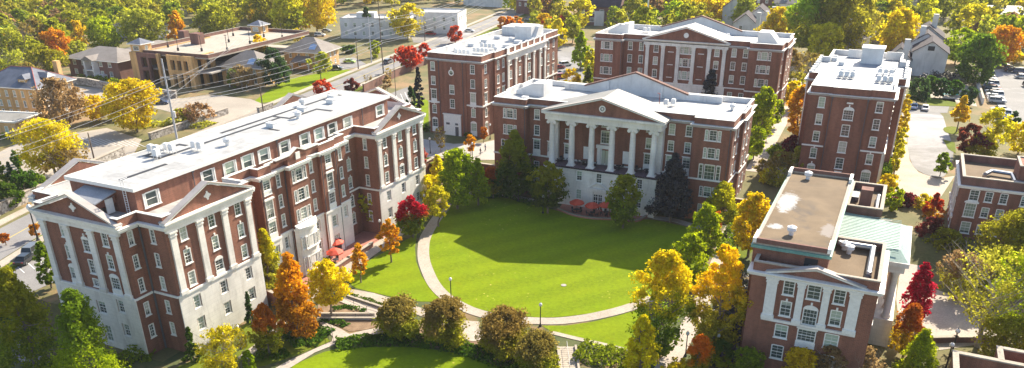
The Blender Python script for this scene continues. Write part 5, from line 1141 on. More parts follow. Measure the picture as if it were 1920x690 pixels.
for k in range(3): wire('%s wire across the street to the garage side' % ORD[k], (-159.2, 139.6, 15-2*k), (-199.5-6*k, 213.3, 13-1.5*k), 1.2, .03)
# ------------------------------------------------------------------ vehicles
def make_car(kind):
    root = thing('parked_car', '', 'car'); L, W_, Hh = (4.6, 1.8, 1.42) if kind == 'sedan' else (4.7, 1.9, 1.75)
    prof = [(-L/2, .35), (-L/2+.05, .75), (-L/2+.5, .88), (L*.18, .95), (L*.25, .92), (L/2-.25, .78), (L/2, .62), (L/2, .3)] if kind == 'sedan' else [(-L/2, .4), (-L/2+.02, 1.0), (L*.15, 1.05), (L*.3, 1.02), (L/2-.15, .9), (L/2, .7), (L/2, .35)]
    mb = MB(); n = len(prof)
    for ya, yb, sa, sb in ((-W_/2, -W_/2+.12, .965, 1), (-W_/2+.12, W_/2-.12, 1, 1), (W_/2-.12, W_/2, 1, .965)):
        mb.extr(prof, lambda x, z, y=ya, s=sa: (x*s, y, .35+(z-.35)*s), lambda x, z, y=yb, s=sb: (x*s, y, .35+(z-.35)*s))
    b = mb.build('body', 'car_white', root)
    r0, r1, r2, r3 = (-L*.40, -L*.24, L*.10, L*.26) if kind == 'sedan' else (-L*.485, -L*.42, L*.12, L*.27)
    zb = .9 if kind == 'sedan' else 1.02
    mb = MB(); mb.add([(r0, -W_*.46, zb), (r3, -W_*.46, zb), (r3, W_*.46, zb), (r0, W_*.46, zb), (r1, -W_*.38, Hh-.05), (r2, -W_*.38, Hh-.05), (r2, W_*.38, Hh-.05), (r1, W_*.38, Hh-.05)], [(0, 1, 5, 4), (1, 2, 6, 5), (2, 3, 7, 6), (3, 0, 4, 7), (4, 5, 6, 7)]); mb.build('windows', 'car_glass', root)
    mb = MB(); mb.box(r1-.04, r2+.04, -W_*.385, W_*.385, Hh-.06, Hh); xm = (r1+r2)/2
    for s_ in (-1, 1): mb.tube((r2, s_*W_*.38, Hh-.05), (r3, s_*W_*.46, zb), .045, n=4); mb.tube((r1, s_*W_*.38, Hh-.05), (r0, s_*W_*.46, zb), .05, n=4); mb.tube((xm, s_*W_*.385, Hh-.05), (xm, s_*W_*.465, zb), .05, n=4)
    mb.build('roof', 'car_white', root)
    for x in (-L*.31, L*.31):
        for y in (-W_/2+.08, W_/2-.08):
            mb = MB(); mb.tube((x, y-.11, .33), (x, y+.11, .33), .33, n=14); wl = mb.build('wheel', 'tyre', root); mb = MB(); mb.tube((x, y-.12, .33), (x, y+.12, .33), .18, n=10); mb.build('hub', 'steel', wl)
    for s_ in (-1, 1):
        mb = MB(); mb.box(L/2-.12, L/2+.005, s_*W_*.36-.16, s_*W_*.36+.16, .58, .7); mb.build('headlight', 'lamp_globe', root); mb = MB(); mb.box(-L/2-.01, -L/2+.1, s_*W_*.38-.14, s_*W_*.38+.14, .68, .82); mb.build('tail_light', 'car_red', root)
    return root
CARS = {}
def car(px, py, rz, col, kind, label, z=0.06, group='parked cars', px_is=True):
    p = G(px, py, 0) if px_is else Vector((px, py, 0))
    if kind not in CARS: CARS[kind] = make_car(kind); o = CARS[kind]
    else: o = copy_tree(CARS[kind])
    o.location = (p.x, p.y, z); o.rotation_euler.z = rz; tag(o, label, 'car', group)
    for c in o.children:
        if c.name.startswith(('body', 'roof')): c.material_slots[0].link = 'OBJECT'; c.material_slots[0].material = M[col]
    return o
car(50, 491, 2.0, 'car_black', 'sedan', 'black saloon car in the small parking left of the long hall'); car(66, 474, 2.0, 'car_grey', 'suv', 'grey car beside the black saloon left of the long hall')
car(1713, 203, 1.55, 'car_sky', 'sedan', 'pale blue car parked near the swimming pool, left of a white one'); car(1734, 206, 1.55, 'car_white', 'sedan', 'white car parked near the swimming pool, right of a pale blue one')
cc = ['car_grey', 'car_silver', 'car_black', 'car_white', 'car_white', 'car_black', 'car_silver', 'car_sky', 'car_red', 'car_black', 'car_silver', 'car_black', 'car_white', 'car_silver', 'car_white', 'car_silver', 'car_silver', 'car_white', 'car_sky', 'car_white']
ORD2 = ['first', 'second', 'third', 'fourth', 'fifth', 'sixth', 'seventh', 'eighth', 'ninth', 'tenth', 'eleventh', 'twelfth', 'thirteenth', 'fourteenth', 'fifteenth', 'sixteenth', '17th', '18th', '19th', '20th']
for i, c in enumerate(cc):
    y = 312-2.85*i-(8 if i > 15 else 0); car(26.5+.04*i, y, .1 if i % 2 else math.pi+.1, c, 'sedan' if i % 3 else 'suv', '%s car, %s from the far end of the row beside the pool wall' % (c[4:].replace('sky', 'pale blue'), ORD2[i]), group='row of cars in the right parking lot', px_is=False)
for i, (a, b, c) in enumerate(((1878, 125, 'car_black'), (1896, 135, 'car_black'), (1912, 137, 'car_blue'), (1916, 147, 'car_silver'), (1932, 163, 'car_black'), (1893, 131, 'car_grey'))):
    car(a, b, .2, c, 'sedan' if i % 2 else 'suv', ['black car half under the trees at the top of the right parking lot', 'black car in the far row of the right parking lot', 'dark blue car in the far row at the right edge', 'silver car nearest the right edge', 'black car cut by the right edge', 'grey car behind the far row in the right parking lot'][i])
for i, (a, b, c, lb) in enumerate(((1048, 129, 'car_red', 'dark red car in the parking behind the back hall'), (1060, 124, 'car_white', 'white car beside the dark red one'), (1046, 140, 'car_silver', 'silver car nearest the oculus block in the back parking'), (1052, 147, 'car_red', 'second dark red car, lowest in the back parking'))):
    car(a, b, .9, c, 'suv' if i % 2 else 'sedan', lb)
for a, b, c, k, lb, rz in ((655, 118, 'car_green', 'sedan', 'lime green car on the small street parking', .3), (622, 112, 'car_black', 'sedan', 'black car behind the lime green one', .3), (631, 131, 'car_black', 'suv', 'black car at the kerb of the green lawn', .3), (728, 119, 'car_grey', 'suv', 'dark pickup coming down the street', 1.75),
                           (808, 66, 'car_red', 'suv', 'dark red van before the white flats', .2), (828, 62, 'car_black', 'suv', 'black pickup before the white flats', .2), (850, 58, 'car_blue', 'sedan', 'dark blue car right of the pickup', .2), (880, 60, 'car_silver', 'sedan', 'silver car near the orange hedge', .2), (600, 68, 'car_white', 'suv', 'white car left of the white flats', .4), (612, 60, 'car_silver', 'sedan', 'silver car left of the white flats, farther one', .4),
                           (992, 38, 'car_silver', 'sedan', 'silver car left of the red maple pair', .2), (1003, 36, 'car_white', 'sedan', 'white car left of the red maple pair', .2), (303, 205-10, 'car_blue', 'sedan', 'dark blue car at the garage entrance', .4)):
    car(a, b, rz, c, k, lb)
# ------------------------------------------------------------------ people
def person(label, p, z, rz, top, legs, stride=.28):
    root = thing('person', label, 'person', (p.x, p.y, z), rz)
    vs = [(0, 0, .95), (0, 0, 1.2), (0, 0, 1.42), (0, 0, 1.52), (0, .02, 1.66), (-.1, 0, .9), (-.1, stride*.5, .5), (-.1, stride*.3, .06), (-.1, stride*.3+.16, .04), (.1, 0, .9), (.1, -stride*.3, .5), (.1, -stride*1.1, .12), (.1, -stride*1.1+.15, .03),
          (-.2, 0, 1.4), (-.25, -.08, 1.12), (-.24, .08, .88), (.2, 0, 1.4), (.25, .1, 1.12), (.24, .26, .95)]
    ed = [(0, 1), (1, 2), (2, 3), (3, 4), (0, 5), (5, 6), (6, 7), (7, 8), (0, 9), (9, 10), (10, 11), (11, 12), (2, 13), (13, 14), (14, 15), (2, 16), (16, 17), (17, 18)]
    rad = [.15, .14, .13, .06, .1, .1, .07, .045, .04, .1, .07, .045, .04, .07, .048, .04, .07, .048, .04]
    me = bpy.data.meshes.new('body'); me.from_pydata(vs, ed, []); o = link('body', me, root)
    md = o.modifiers.new('skin', 'SKIN'); me.skin_vertices or bpy.data.meshes
    if not me.skin_vertices: 
        bm = bmesh.new(); bm.from_mesh(me); bm.verts.layers.skin.verify(); bm.to_mesh(me); bm.free()
    for i, sv in enumerate(me.skin_vertices[0].data): sv.radius = (rad[i], rad[i]*.85); sv.use_root = (i == 0)
    o.modifiers.new('sub', 'SUBSURF').levels = 1
    dg = bpy.context.evaluated_depsgraph_get(); em = bpy.data.meshes.new_from_object(o.evaluated_get(dg)); o.modifiers.clear(); o.data = em
    em.materials.clear()
    for m_ in ('skin', top, legs, 'dark'): em.materials.append(M[m_])
    for f in em.polygons: f.use_smooth = True; zc = f.center.z; f.material_index = 3 if zc < .09 else 2 if zc < .95 else 1 if zc < 1.46 and not (abs(f.center.x) > .19 and zc < 1.1) else 0
    mb = MB(); mb.sm = True; mb.lathe(0, .0, 1.62, [(.085, 0), (.112, .06), (.1, .13), (.05, .17), (.01, .18)], 10); mb.build('hair', 'hair', root); return root
person('person in dark clothes walking in the court of the oculus block', G(901, 291, 0), .05, -.6, 'cloth_dark', 'cloth_dark'); person('second person walking ahead in the court, arms swinging', G(910, 284, 0), .05, -.7, 'cloth_blue', 'cloth_dark')
person('person walking on the east walk beyond the golden tree', G(1360, 455, QZ), QZ+.1, .3, 'cloth_dark', 'cloth_blue'); person('person in red beside the portico door patio umbrellas', G(1127, 405, QZ), QZ+.08, 1.2, 'cloth_red', 'cloth_dark')
# ------------------------------------------------------------------ vegetation
PROF = dict(pyr=lambda t: (1-t)**.68*np.minimum(1, (t+.04)/.14), oval=lambda t: np.sin(np.pi*np.clip(.07+.9*t, 0, 1)**.85)**.62, round=lambda t: np.sqrt(np.clip(1-(2*t-1)**2, 0, 1)),
            flame=lambda t: np.sin(np.pi*np.clip(.05+.93*t, 0, 1)**.62)**.9, vase=lambda t: np.sin(np.pi*np.clip(.08+.86*t, 0, 1)**1.35)**.55, cone=lambda t: (1-t)**.9+.03, dome=lambda t: np.sqrt(np.clip(1-t**2.2, 0, 1))*np.minimum(1, .75+t*1.2))
def leaf_arrays(rng, shape, Rr, H, n, s, ncl, fill=.5, lobes=.34):
    t = rng.random(ncl)**.9; a = rng.random(ncl)*2*np.pi
    ph = rng.random(4)*6.28
    pr = PROF[shape](t)*(1+lobes*np.sin(2*a+ph[0]+3*t)+lobes*.7*np.sin(5*a+ph[1]-6*t))/(1+lobes*.7)
    rr = pr*Rr*(fill+(1-fill)*rng.random(ncl)**.5)*.86
    rc = (.10+.17*rng.random(ncl))*Rr*np.clip(.45+pr, .3, 1.15)
    cl = np.stack([rr*np.cos(a), rr*np.sin(a), t*H], 1)
    k = rng.integers(0, ncl, n)
    d = rng.normal(size=(n, 3)); d /= np.linalg.norm(d, axis=1)[:, None]
    rad = rng.random(n)**.45
    p = cl[k]+d*(rc[k]*rad)[:, None]*np.array([1.1, 1.1, .85])
    p[:, 2] = np.maximum(p[:, 2], .02*H)
    nrm = d*.8+rng.normal(size=(n, 3))*.6+np.array([0, 0, .35]); nrm /= np.linalg.norm(nrm, axis=1)[:, None]
    e = rng.normal(size=(n, 3)); u = np.cross(nrm, e); u /= np.linalg.norm(u, axis=1)[:, None]; v = np.cross(nrm, u)
    sz = s*(.6+.8*rng.random(n))[:, None]
    V = np.stack([p-u*sz*.62, p-v*sz*.42, p+u*sz*.62, p+v*sz*.42], 1).reshape(-1, 3)
    return V
def quads_mesh(name, V, mat, cols=None):
    n = len(V)//4; me = bpy.data.meshes.new(name)
    me.vertices.add(4*n); me.vertices.foreach_set('co', V.astype(np.float32).ravel())
    me.loops.add(4*n); me.loops.foreach_set('vertex_index', np.arange(4*n, dtype=np.int32))
    me.polygons.add(n); me.polygons.foreach_set('loop_start', np.arange(0, 4*n, 4, dtype=np.int32))
    me.update(calc_edges=True)
    if mat: me.materials.append(M[mat] if isinstance(mat, str) else mat)
    if cols is not None:
        at = me.color_attributes.new('tint', 'FLOAT_COLOR', 'POINT'); at.data.foreach_set('color', cols.astype(np.float32).ravel())
    return me
def trunk_mesh(rng, H, cb, Rr, mat, bare=0, shape='oval'):
    mb = MB(); r0 = max(.10, H*.022)*(1.0+.25*bare)
    top = H*(.82 if shape in ('pyr', 'cone', 'flame') else .62); pts = [Vector((0, 0, -.1))]
    for i in range(1, 6): pts.append(Vector((rng.normal()*.02*H*(i > 1), rng.normal()*.02*H*(i > 1), top*i/5)))
    for i in range(5): mb.tube(pts[i], pts[i+1], r0*(1-i*.17), r0*(1-(i+1)*.17), 7, False)
    nb = 9+6*bare
    for i in range(nb):
        z = cb*.9+(top-cb*.9)*(i+.5)/nb; t = min(4.99, z/top*5); k = int(t); base = pts[k].lerp(pts[k+1], t-k)
        a = i*2.4+rng.random(); fr = (z-cb)/(H-cb); L = Rr*(.75 if shape != 'pyr' else .85*(1-fr)+.1)*(.8+.3*rng.random())
        up = L*(.9 if shape in ('vase', 'oval', 'round') else .25)
        mid = base+Vector((math.cos(a)*L*.5, math.sin(a)*L*.5, up*.4)); end = base+Vector((math.cos(a+.2)*L, math.sin(a+.2)*L, up))
        rb = r0*.38*(1-fr*.5); mb.tube(base, mid, rb, rb*.6, 5, False); mb.tube(mid, end, rb*.6, rb*.2, 5, False)
        for q in range(1+3*bare):
            s_ = base.lerp(end, .45+.18*q); e_ = s_+Vector((math.cos(a+(.9 if q % 2 else -.9))*L*.4, math.sin(a+(.9 if q % 2 else -.9))*L*.4, L*.35)); mb.tube(s_, e_, rb*.35, rb*.1, 4, False)
            if bare:
                for w_ in range(2): f_ = s_.lerp(e_, .5+.3*w_); mb.tube(f_, f_+Vector((rng.normal()*.6, rng.normal()*.6, .7+.5*rng.random())), rb*.18, rb*.06, 3, False)
    return mb.mesh('trunk', mat)
NT = 0
def tree(bx, by, ty, wpx, shape, leaf, label, z=QZ, cb=.22, dens=1., bare=0, group=None, name='tree', off=(0, 0), ls=1., hpx=None):
    """a tree standing at the ground point seen at (bx,by), its top at picture row ty, crown wpx wide"""
    global NT; NT += 1; rng = np.random.default_rng(1000+NT)
    p = G(bx, by, z); p.x += off[0]; p.y += off[1]; H = vheight(p, ty) if hpx is None else hpx
    Rr = 1.12*wpx/2*depth(p)/CAM_F; cbz = H*cb
    ppm = CAM_F/depth(p)*.533
    s = max(.25, 2.1/ppm)*ls
    area = 2.6*Rr*max(H-cbz, Rr)*3.14
    n = int(min(13000, max(260, area*1.85/(s*s*.52)))*dens)
    ncl = int(min(190, max(26, 16+n/40)))
    V = leaf_arrays(rng, shape, Rr, H-cbz, n, s, ncl); V[:, 2] += cbz
    if name == 'shrub':
        o = link(name, quads_mesh('shrub', V, leafmat(leaf)), None, tuple(p)); tag(o, label, 'shrub', group); return o
    root = thing(name, label, 'tree', tuple(p), 0, group)
    link('trunk', trunk_mesh(rng, H, cbz, Rr, 'bark_pale' if bare else 'bark', bare, shape), root)
    link('crown', quads_mesh('crown', V, leafmat(leaf)), root); return root
T = tree
# around the oval lawn
T(965, 372, 246, 84, 'pyr', 'dark>olive', 'tall dark green pyramid tree in front of the left corner of the portico hall', cb=.1)
T(1027, 400, 306, 66, 'oval', 'dark>olive', 'dark olive tree at the left end of the portico door patio', cb=.16)
T(1168, 428, 330, 70, 'oval', 'green>olive', 'dark green tree with an olive top right of the portico door patio', cb=.14)
T(1256, 416, 290, 80, 'pyr', 'dark', 'tall dark tree hiding the right foot of the portico hall', cb=.1)
T(858, 392, 282, 76, 'oval', 'lime', 'big bright lime green tree above the head of the ring path', cb=.12, dens=1.2)
T(897, 385, 298, 56, 'pyr', 'lime', 'feathery yellow-green tree right of the big lime tree', cb=.1)
T(822, 345, 292, 44, 'pyr', 'yellow', 'bright yellow pointed tree behind the lime tree', cb=.15)
T(806, 392, 330, 50, 'round', 'yellow', 'round golden yellow tree left of the lime tree', cb=.3)
T(822, 425, 352, 54, 'round', 'lemon', 'pale lemon tree arching over the start of the ring path', cb=.3)
T(925, 372, 316, 46, 'round', 'olive>rust', 'small rusty olive tree beside the dark pyramid tree', cb=.2)
T(775, 446, 371, 56, 'oval', 'green>red', 'red-topped green maple where the patio meets the ring path', cb=.14, dens=1.3)
T(699, 428, 350, 58, 'oval', 'khaki>lemon', 'yellow-green tree before the far wing of the long hall', cb=.25)
T(734, 492, 413, 38, 'oval', 'orange', 'slim orange tree beside the patio lamp post', cb=.22)
T(677, 530, 459, 33, 'oval', 'orange', 'small orange tree on the grass in front of the red umbrellas', cb=.25)
T(622, 592, 492, 74, 'round', 'yellow', 'spreading bright yellow tree over the ramps', cb=.25, dens=1.1)
T(560, 640, 476, 82, 'flame', 'rust>orange', 'big flame-shaped orange tree left of the ramps', cb=.1, dens=1.3)
T(506, 668, 574, 58, 'oval', 'olive>rust', 'smaller orange and green tree below the big orange one', cb=.15)
T(510, 552, 430, 62, 'pyr', 'khaki>lemon', 'feathery yellow-green tree against the middle of the long hall', cb=.12)
T(75, 712, 506, 140, 'pyr', 'green>olive', 'dark green feathery tree nearest the left edge before the gabled end', cb=.08, dens=1.2)
T(180, 730, 546, 150, 'pyr', 'lime>green', 'large green and gold feathery tree in front of the stone end wall', cb=.06, dens=1.3)
T(12, 610, 498, 62, 'oval', 'teal', 'very dark glossy evergreen at the left edge below the parked cars', cb=.05)
T(97, 540, 455, 38, 'oval', 'green', 'green tree touching the gabled end, above the walk', cb=.1, z=0)
T(364, 676, 614, 34, 'cone', 'hedge', 'pointed dark evergreen at the inner corner of the long hall', cb=.0)
T(472, 608, 548, 26, 'cone', 'teal', 'dark conical evergreen against the stone wing', cb=0)
T(728, 422, 373, 20, 'cone', 'teal', 'slim dark evergreen by the far stone wing', cb=0)
T(425, 712, 618, 88, 'round', 'lemon', 'thin-leaved greenish yellow tree at the bottom left', cb=.15, dens=.55, bare=1)
T(470, 700, 660, 34, 'round', 'lime', 'small yellow-green tree on the bottom edge', cb=.2)
for i, (a, b, c, w_, lb) in enumerate(((748, 630, 562, 92, 'leftmost of the four brown clipped round trees'), (833, 641, 566, 98, 'second brown round tree, left of the round patio'), (944, 660, 587, 114, 'third and widest brown round tree, right of the round patio'), (1006, 698, 629, 96, 'rightmost brown round tree beside the steps at the bottom edge'))):
    T(a, b, c, w_, 'round', 'olive>brown', lb, cb=.02, dens=1.7, group='brown round trees in an arc', ls=.85)
T(1234, 668, 474, 104, 'oval', 'green>gold', 'large golden orange tree at the right end of the ring path', cb=.08, dens=1.3)
T(1338, 668, 462, 92, 'oval', 'khaki>yellow', 'large golden tree between the east walk and the pilastered building', cb=.1, dens=1.3)
T(1198, 720, 592, 66, 'flame', 'yellow', 'pointed lemon yellow tree at the bottom edge left of the walk', cb=.06, dens=1.2)
T(1316, 500, 384, 56, 'oval', 'lime', 'bright green upright tree on the east side of the oval lawn', cb=.12)
T(1288, 542, 440, 62, 'oval', 'lime', 'yellow-green tree just below the bright green upright one', cb=.1)
T(1273, 520, 463, 36, 'round', 'maroon', 'small maroon tree tucked between the golden and green trees', cb=.1)
T(1350, 428, 345, 64, 'oval', 'olive>lemon', 'feathery yellow-green tree at the right corner of the portico hall', cb=.2)
T(1338, 462, 396, 26, 'oval', 'rust', 'narrow rust red tree behind the bright green tree', cb=.2)
T(1402, 482, 364, 68, 'oval', 'yellow', 'tall yellow tree over the upper part of the east walk', cb=.16)
T(1304, 722, 630, 54, 'oval', 'olive>orange', 'small orange-topped tree at the bottom of the east walk', cb=.1)
T(1275, 715, 680, 60, 'round', 'yellow', 'yellow crown just entering the bottom edge', cb=.1)
T(1350, 690, 640, 52, 'round', 'olive>dark', 'dull green tree in the shade left of the pilastered building', cb=.1, dens=.8)
T(1395, 712, 655, 60, 'round', 'green', 'green bushy tree below the corner of the pilastered building', cb=.05)
T(1440, 345+20, 315, 38, 'round', 'yellow', 'small yellow tree below the steps of the north walk', cb=.2); T(1455, 372, 285, 60, 'oval', 'khaki>brown', 'thin dull tree behind the gravel roof at the retaining wall', cb=.15, dens=.5, bare=1)
T(1430, 330, 300, 40, 'round', 'brown', 'brown leafless shrubby tree at the head of the retaining wall', z=0, cb=.1, dens=.45, bare=1)
# beside the tall block on the right
T(1424, 262, 165, 62, 'oval', 'lime', 'green tree right of the portico hall roof', z=0, cb=.12); T(1440, 240, 178, 46, 'oval', 'green', 'darker green tree behind the green one beside the north walk', z=0, cb=.12); T(1412, 300, 240, 44, 'oval', 'lime', 'green tree nearest the corner of the portico hall', z=0, cb=.15)
T(1492, 262, 160, 50, 'oval', 'orange', 'orange tree against the left side of the tall end-on block', z=0, cb=.12); T(1484, 205, 153, 40, 'round', 'yellow', 'yellow tree behind the orange one at the tall block', z=0, cb=.15)
T(1480, 305, 255, 40, 'round', 'maroon', 'reddish tree at the left foot of the tall block', z=0, cb=.1); T(1498, 335, 275, 48, 'oval', 'olive>khaki', 'olive tree hiding the lower left corner of the tall block', z=0, cb=.1); T(1450, 300, 272, 30, 'round', 'green', 'small green tree at the bend of the north walk', z=0, cb=.15)
for i, (a, b, c, w_) in enumerate(((1690, 245, 176, 21), (1686, 275, 206, 22), (1681, 300, 238, 21), (1676, 326, 268, 21))):
    T(a, b, c, w_, 'oval', 'gold' if i < 2 else 'lemon', '%s of the gold trees along the right side of the tall block' % ('farthest', 'second farthest', 'second nearest', 'nearest')[i], z=0, cb=.08, group='gold trees along the tall block')
T(1660, 372, 328, 46, 'round', 'gold', 'low gold bushy tree at the near end of the driveway apron', z=0, cb=.08); T(1672, 395, 352, 34, 'round', 'lime', 'lime bush behind the copper roof', z=0, cb=.05); T(1668, 310, 280, 22, 'cone', 'dark', 'dark evergreen between the gold trees and the tall block', z=0, cb=0)
T(1690, 412, 365, 52, 'round', 'maroon', 'maroon tree right of the copper roof', z=QZ, cb=.1); T(1742, 432, 363, 36, 'flame', 'orange>red', 'narrow flame red and orange tree left of the small brick building', z=QZ, cb=.08, dens=1.3); T(1722, 415, 366, 54, 'round', 'lemon', 'thin yellow-green tree behind the flame red tree', z=QZ, cb=.15, dens=.7)
T(1735, 462, 408, 54, 'round', 'maroon', 'low red-brown tree at the corner of the copper roof', z=QZ, cb=.05); T(1770, 480, 432, 60, 'round', 'olive', 'low olive tree in front of the small brick building', z=QZ, cb=.05); T(1762, 330, 288, 34, 'oval', 'green', 'green tree at the left wall of the small brick building', z=0, cb=.2)
T(1712, 600, 494, 60, 'flame', 'crimson', 'tall crimson tree beside the copper roofed portico', z=QZ, cb=.12, dens=1.3); T(1692, 672, 572, 62, 'oval', 'gold>rust', 'orange tree under the crimson one', z=QZ, cb=.1); T(1710, 725, 618, 80, 'pyr', 'lime', 'fresh green feathery tree at the bottom edge right of the pilastered building', z=QZ, cb=.05)
T(1832, 650, 468, 150, 'vase', 'khaki', 'large nearly bare pale tree over the plaza', z=QZ, cb=.22, dens=.22, bare=1); T(1905, 640, 455, 120, 'round', 'lime', 'big lime green tree at the right edge', z=QZ, cb=.1, dens=.9); T(1795, 560, 478, 84, 'round', 'olive>tan', 'reddish olive tree behind the nearly bare one', z=QZ, cb=.12, dens=.6, bare=1)
T(1885, 530, 400, 110, 'round', 'olive', 'broad olive tree in front of the small brick building', z=QZ, cb=.1, dens=.9); T(1915, 480, 372, 70, 'round', 'brown', 'brown tree cut by the right edge', z=QZ, cb=.1, dens=.9); T(1860, 560, 470, 84, 'oval', 'khaki>olive', 'thin khaki tree right of the nearly bare one', z=QZ, cb=.15, dens=.45, bare=1); T(1880, 690, 600, 110, 'round', 'olive', 'low olive tree behind the roofless brick enclosure', z=QZ, cb=.05, dens=.7)
T(1490, 725, 655, 62, 'round', 'gold', 'yellow shrubby tree under the pilastered front', z=QZ, cb=.05, dens=.9); T(1548, 728, 652, 56, 'round', 'tan', 'pinkish brown leafy tree under the pilastered front, middle', z=QZ, cb=.05, dens=.6, bare=1); T(1612, 728, 655, 70, 'round', 'tan', 'pinkish brown leafy tree under the pilastered front, right', z=QZ, cb=.05, dens=.6, bare=1)
T(1793, 248, 180, 38, 'pyr', 'gold', 'orange tree on the traffic island of the driveway', z=0, cb=.3); T(1808, 292, 234, 46, 'round', 'maroon', 'maroon tree right of the driveway', z=0, cb=.15); T(1848, 300, 204, 62, 'oval', 'lemon', 'tall yellow-green tree right of the driveway', z=0, cb=.25, dens=.7); T(1832, 300, 250, 50, 'round', 'olive>maroon', 'dull mixed tree below the maroon one', z=0, cb=.1)
T(1893, 252, 210, 24, 'oval', 'teal', 'small dark evergreen before the big parking lot', z=0, cb=.05); T(1908, 290, 230, 64, 'oval', 'yellow', 'yellow tree behind the small brick building', z=0, cb=.15)
for i, (a, b, c, w_) in enumerate(((1718, 194, 148, 50), (1742, 182, 144, 34), (1762, 184, 148, 34), (1786, 180, 152, 34), (1812, 200, 165, 38))):
    T(a, b, c, w_, 'round', 'hedge' if i % 2 else 'teal', '%s dark round tree in the row around the swimming pool' % ('first', 'second', 'third', 'fourth', 'fifth')[i], z=0, cb=.12, group='dark trees around the pool')
T(1675, 118, 20, 78, 'oval', 'yellow', 'tall brilliant yellow tree behind the tall block', z=0, cb=.15, dens=1.2); T(1717, 100, 44, 34, 'oval', 'teal', 'dark evergreen right of the brilliant yellow tree', z=0, cb=.1); T(1541, 122, 45, 62, 'round', 'lemon', 'round lemon tree behind the tall block, left', z=0, cb=.12)
T(1560, 110, -30, 110, 'oval', 'olive', 'tall olive green tree with hanging branches behind the tall block', z=0, cb=.15); T(1515, 105, -20, 90, 'oval', 'khaki>lime', 'tall yellowish green tree left of the round lemon one', z=0, cb=.15); T(1605, 100, -10, 70, 'oval', 'khaki', 'tall khaki tree between the lemon and the brilliant yellow trees', z=0, cb=.15, dens=.6, bare=1)
T(1825, 158, 66, 84, 'oval', 'dark>green', 'big dark green tree beyond the pool, its side light green', z=0, cb=.08); T(1790, 120, 52, 52, 'round', 'lime', 'lime tree left of the big dark one', z=0, cb=.12); T(1872, 125, 50, 74, 'round', 'orange', 'orange tree behind the big dark one', z=0, cb=.15); T(1905, 118, 98, 36, 'round', 'gold', 'low gold tree at the far side of the parking lot', z=0, cb=.1)
T(1475, 172, 95, 70, 'oval', 'khaki>brown', 'thin brown tree right of the back hall', z=0, cb=.12, dens=.5, bare=1); T(1505, 165, 100, 60, 'vase', 'brown', 'nearly bare tree left of the tall block roof', z=0, cb=.2, dens=.3, bare=1); T(1454, 92, 15, 62, 'round', 'gold', 'round gold tree behind the right end of the back hall', z=0, cb=.12)
T(1327, 215, 130, 48, 'pyr', 'dark', 'dark green fir-like tree in front of the back hall', z=0, cb=.08); T(1287, 205, 152, 40, 'pyr', 'lemon', 'small lemon tree in front of the back hall', z=0, cb=.1); T(1388, 205, 172, 26, 'round', 'rust', 'small rusty tree before the right part of the back hall', z=0, cb=.1)
T(1088, 130, 60, 46, 'pyr', 'lime', 'yellow-green feathery tree left of the back hall', z=0, cb=.06); T(1105, 160, 92, 30, 'oval', 'lemon', 'lemon tree below the feathery one left of the back hall', z=0, cb=.1); T(1102, 170, 125, 32, 'cone', 'green', 'green conical tree below the lemon tree', z=0, cb=.05); T(1072, 168, 130, 34, 'round', 'gold', 'thin gold tree behind the rear of the oculus block', z=0, cb=.1, dens=.7)
T(1025, 66, 28, 30, 'round', 'red', 'red maple left of the bright yellow one', z=0, cb=.1); T(1044, 92, 36, 32, 'oval', 'yellow', 'bright yellow tree between two red maples', z=0, cb=.08); T(1060, 64, 29, 30, 'round', 'red', 'red maple right of the bright yellow one', z=0, cb=.1)
for i, a in enumerate((942, 955, 968)): T(a, 54, 32, 22, 'round', 'orange', '%s orange bush of the clump behind the oculus block' % ('left', 'middle', 'right')[i], z=0, cb=0, name='shrub')
T(855, 82, 50, 36, 'round', 'red', 'red maple at the left rear of the oculus block', z=0, cb=.15); T(768, 132, 88, 54, 'round', 'red', 'large red maple over the brick street wall', z=0, cb=.15); T(798, 118, 82, 30, 'round', 'red', 'red maple right of the large one on the street', z=0, cb=.15); T(608, 186, 152, 44, 'round', 'red', 'red maple rising behind the long white roof', z=0, cb=.1); T(660, 174, 146, 26, 'oval', 'maroon', 'dark red small tree by the street', z=0, cb=.1)
T(760, 122+10, 112, 20, 'round', 'green', 'green lower tree under the large red maple', z=0, cb=.05)
T(787, 205, 128, 24, 'pyr', 'dark', 'dark slim evergreen against the left wall of the oculus block', z=0, cb=.04); T(773, 225, 162, 26, 'pyr', 'teal', 'dark evergreen left of the slim one by the oculus block', z=0, cb=.04)
T(883, 292, 250, 20, 'oval', 'orange', 'small orange tree in the court', z=0, cb=.25); T(907, 268, 239, 18, 'round', 'rust', 'smaller rust red tree in the court, by the wall', z=0, cb=.3); T(790, 310, 279, 30, 'round', 'pink', 'pinkish red small tree behind the retaining wall', z=0, cb=.2); T(826, 285, 240, 26, 'vase', 'brown', 'leafless small tree before the white doorway', z=0, cb=.2, dens=.12, bare=1)
for i, (a, b) in enumerate(((814, 243), (870, 252), (878, 262), (800, 246), (828, 240))): T(a, b, b-12, 16, 'round', 'hedge', 'clipped dark bush %s' % ('left of the white doorway', 'right of the white doorway', 'nearest the court path right of the white doorway', 'at the left corner of the oculus block', 'beside the arched window of the oculus block')[i], z=0, cb=0, name='shrub')
T(730, 135+22, 128, 22, 'vase', 'brown', 'bare young tree on the street verge', z=0, cb=.3, dens=.1, bare=1); T(690, 165, 140, 20, 'vase', 'brown', 'second bare young tree on the street verge', z=0, cb=.3, dens=.1, bare=1); T(727, 175, 142, 24, 'oval', 'tan', 'thin tan tree before the brick street wall', z=0, cb=.2, dens=.5)
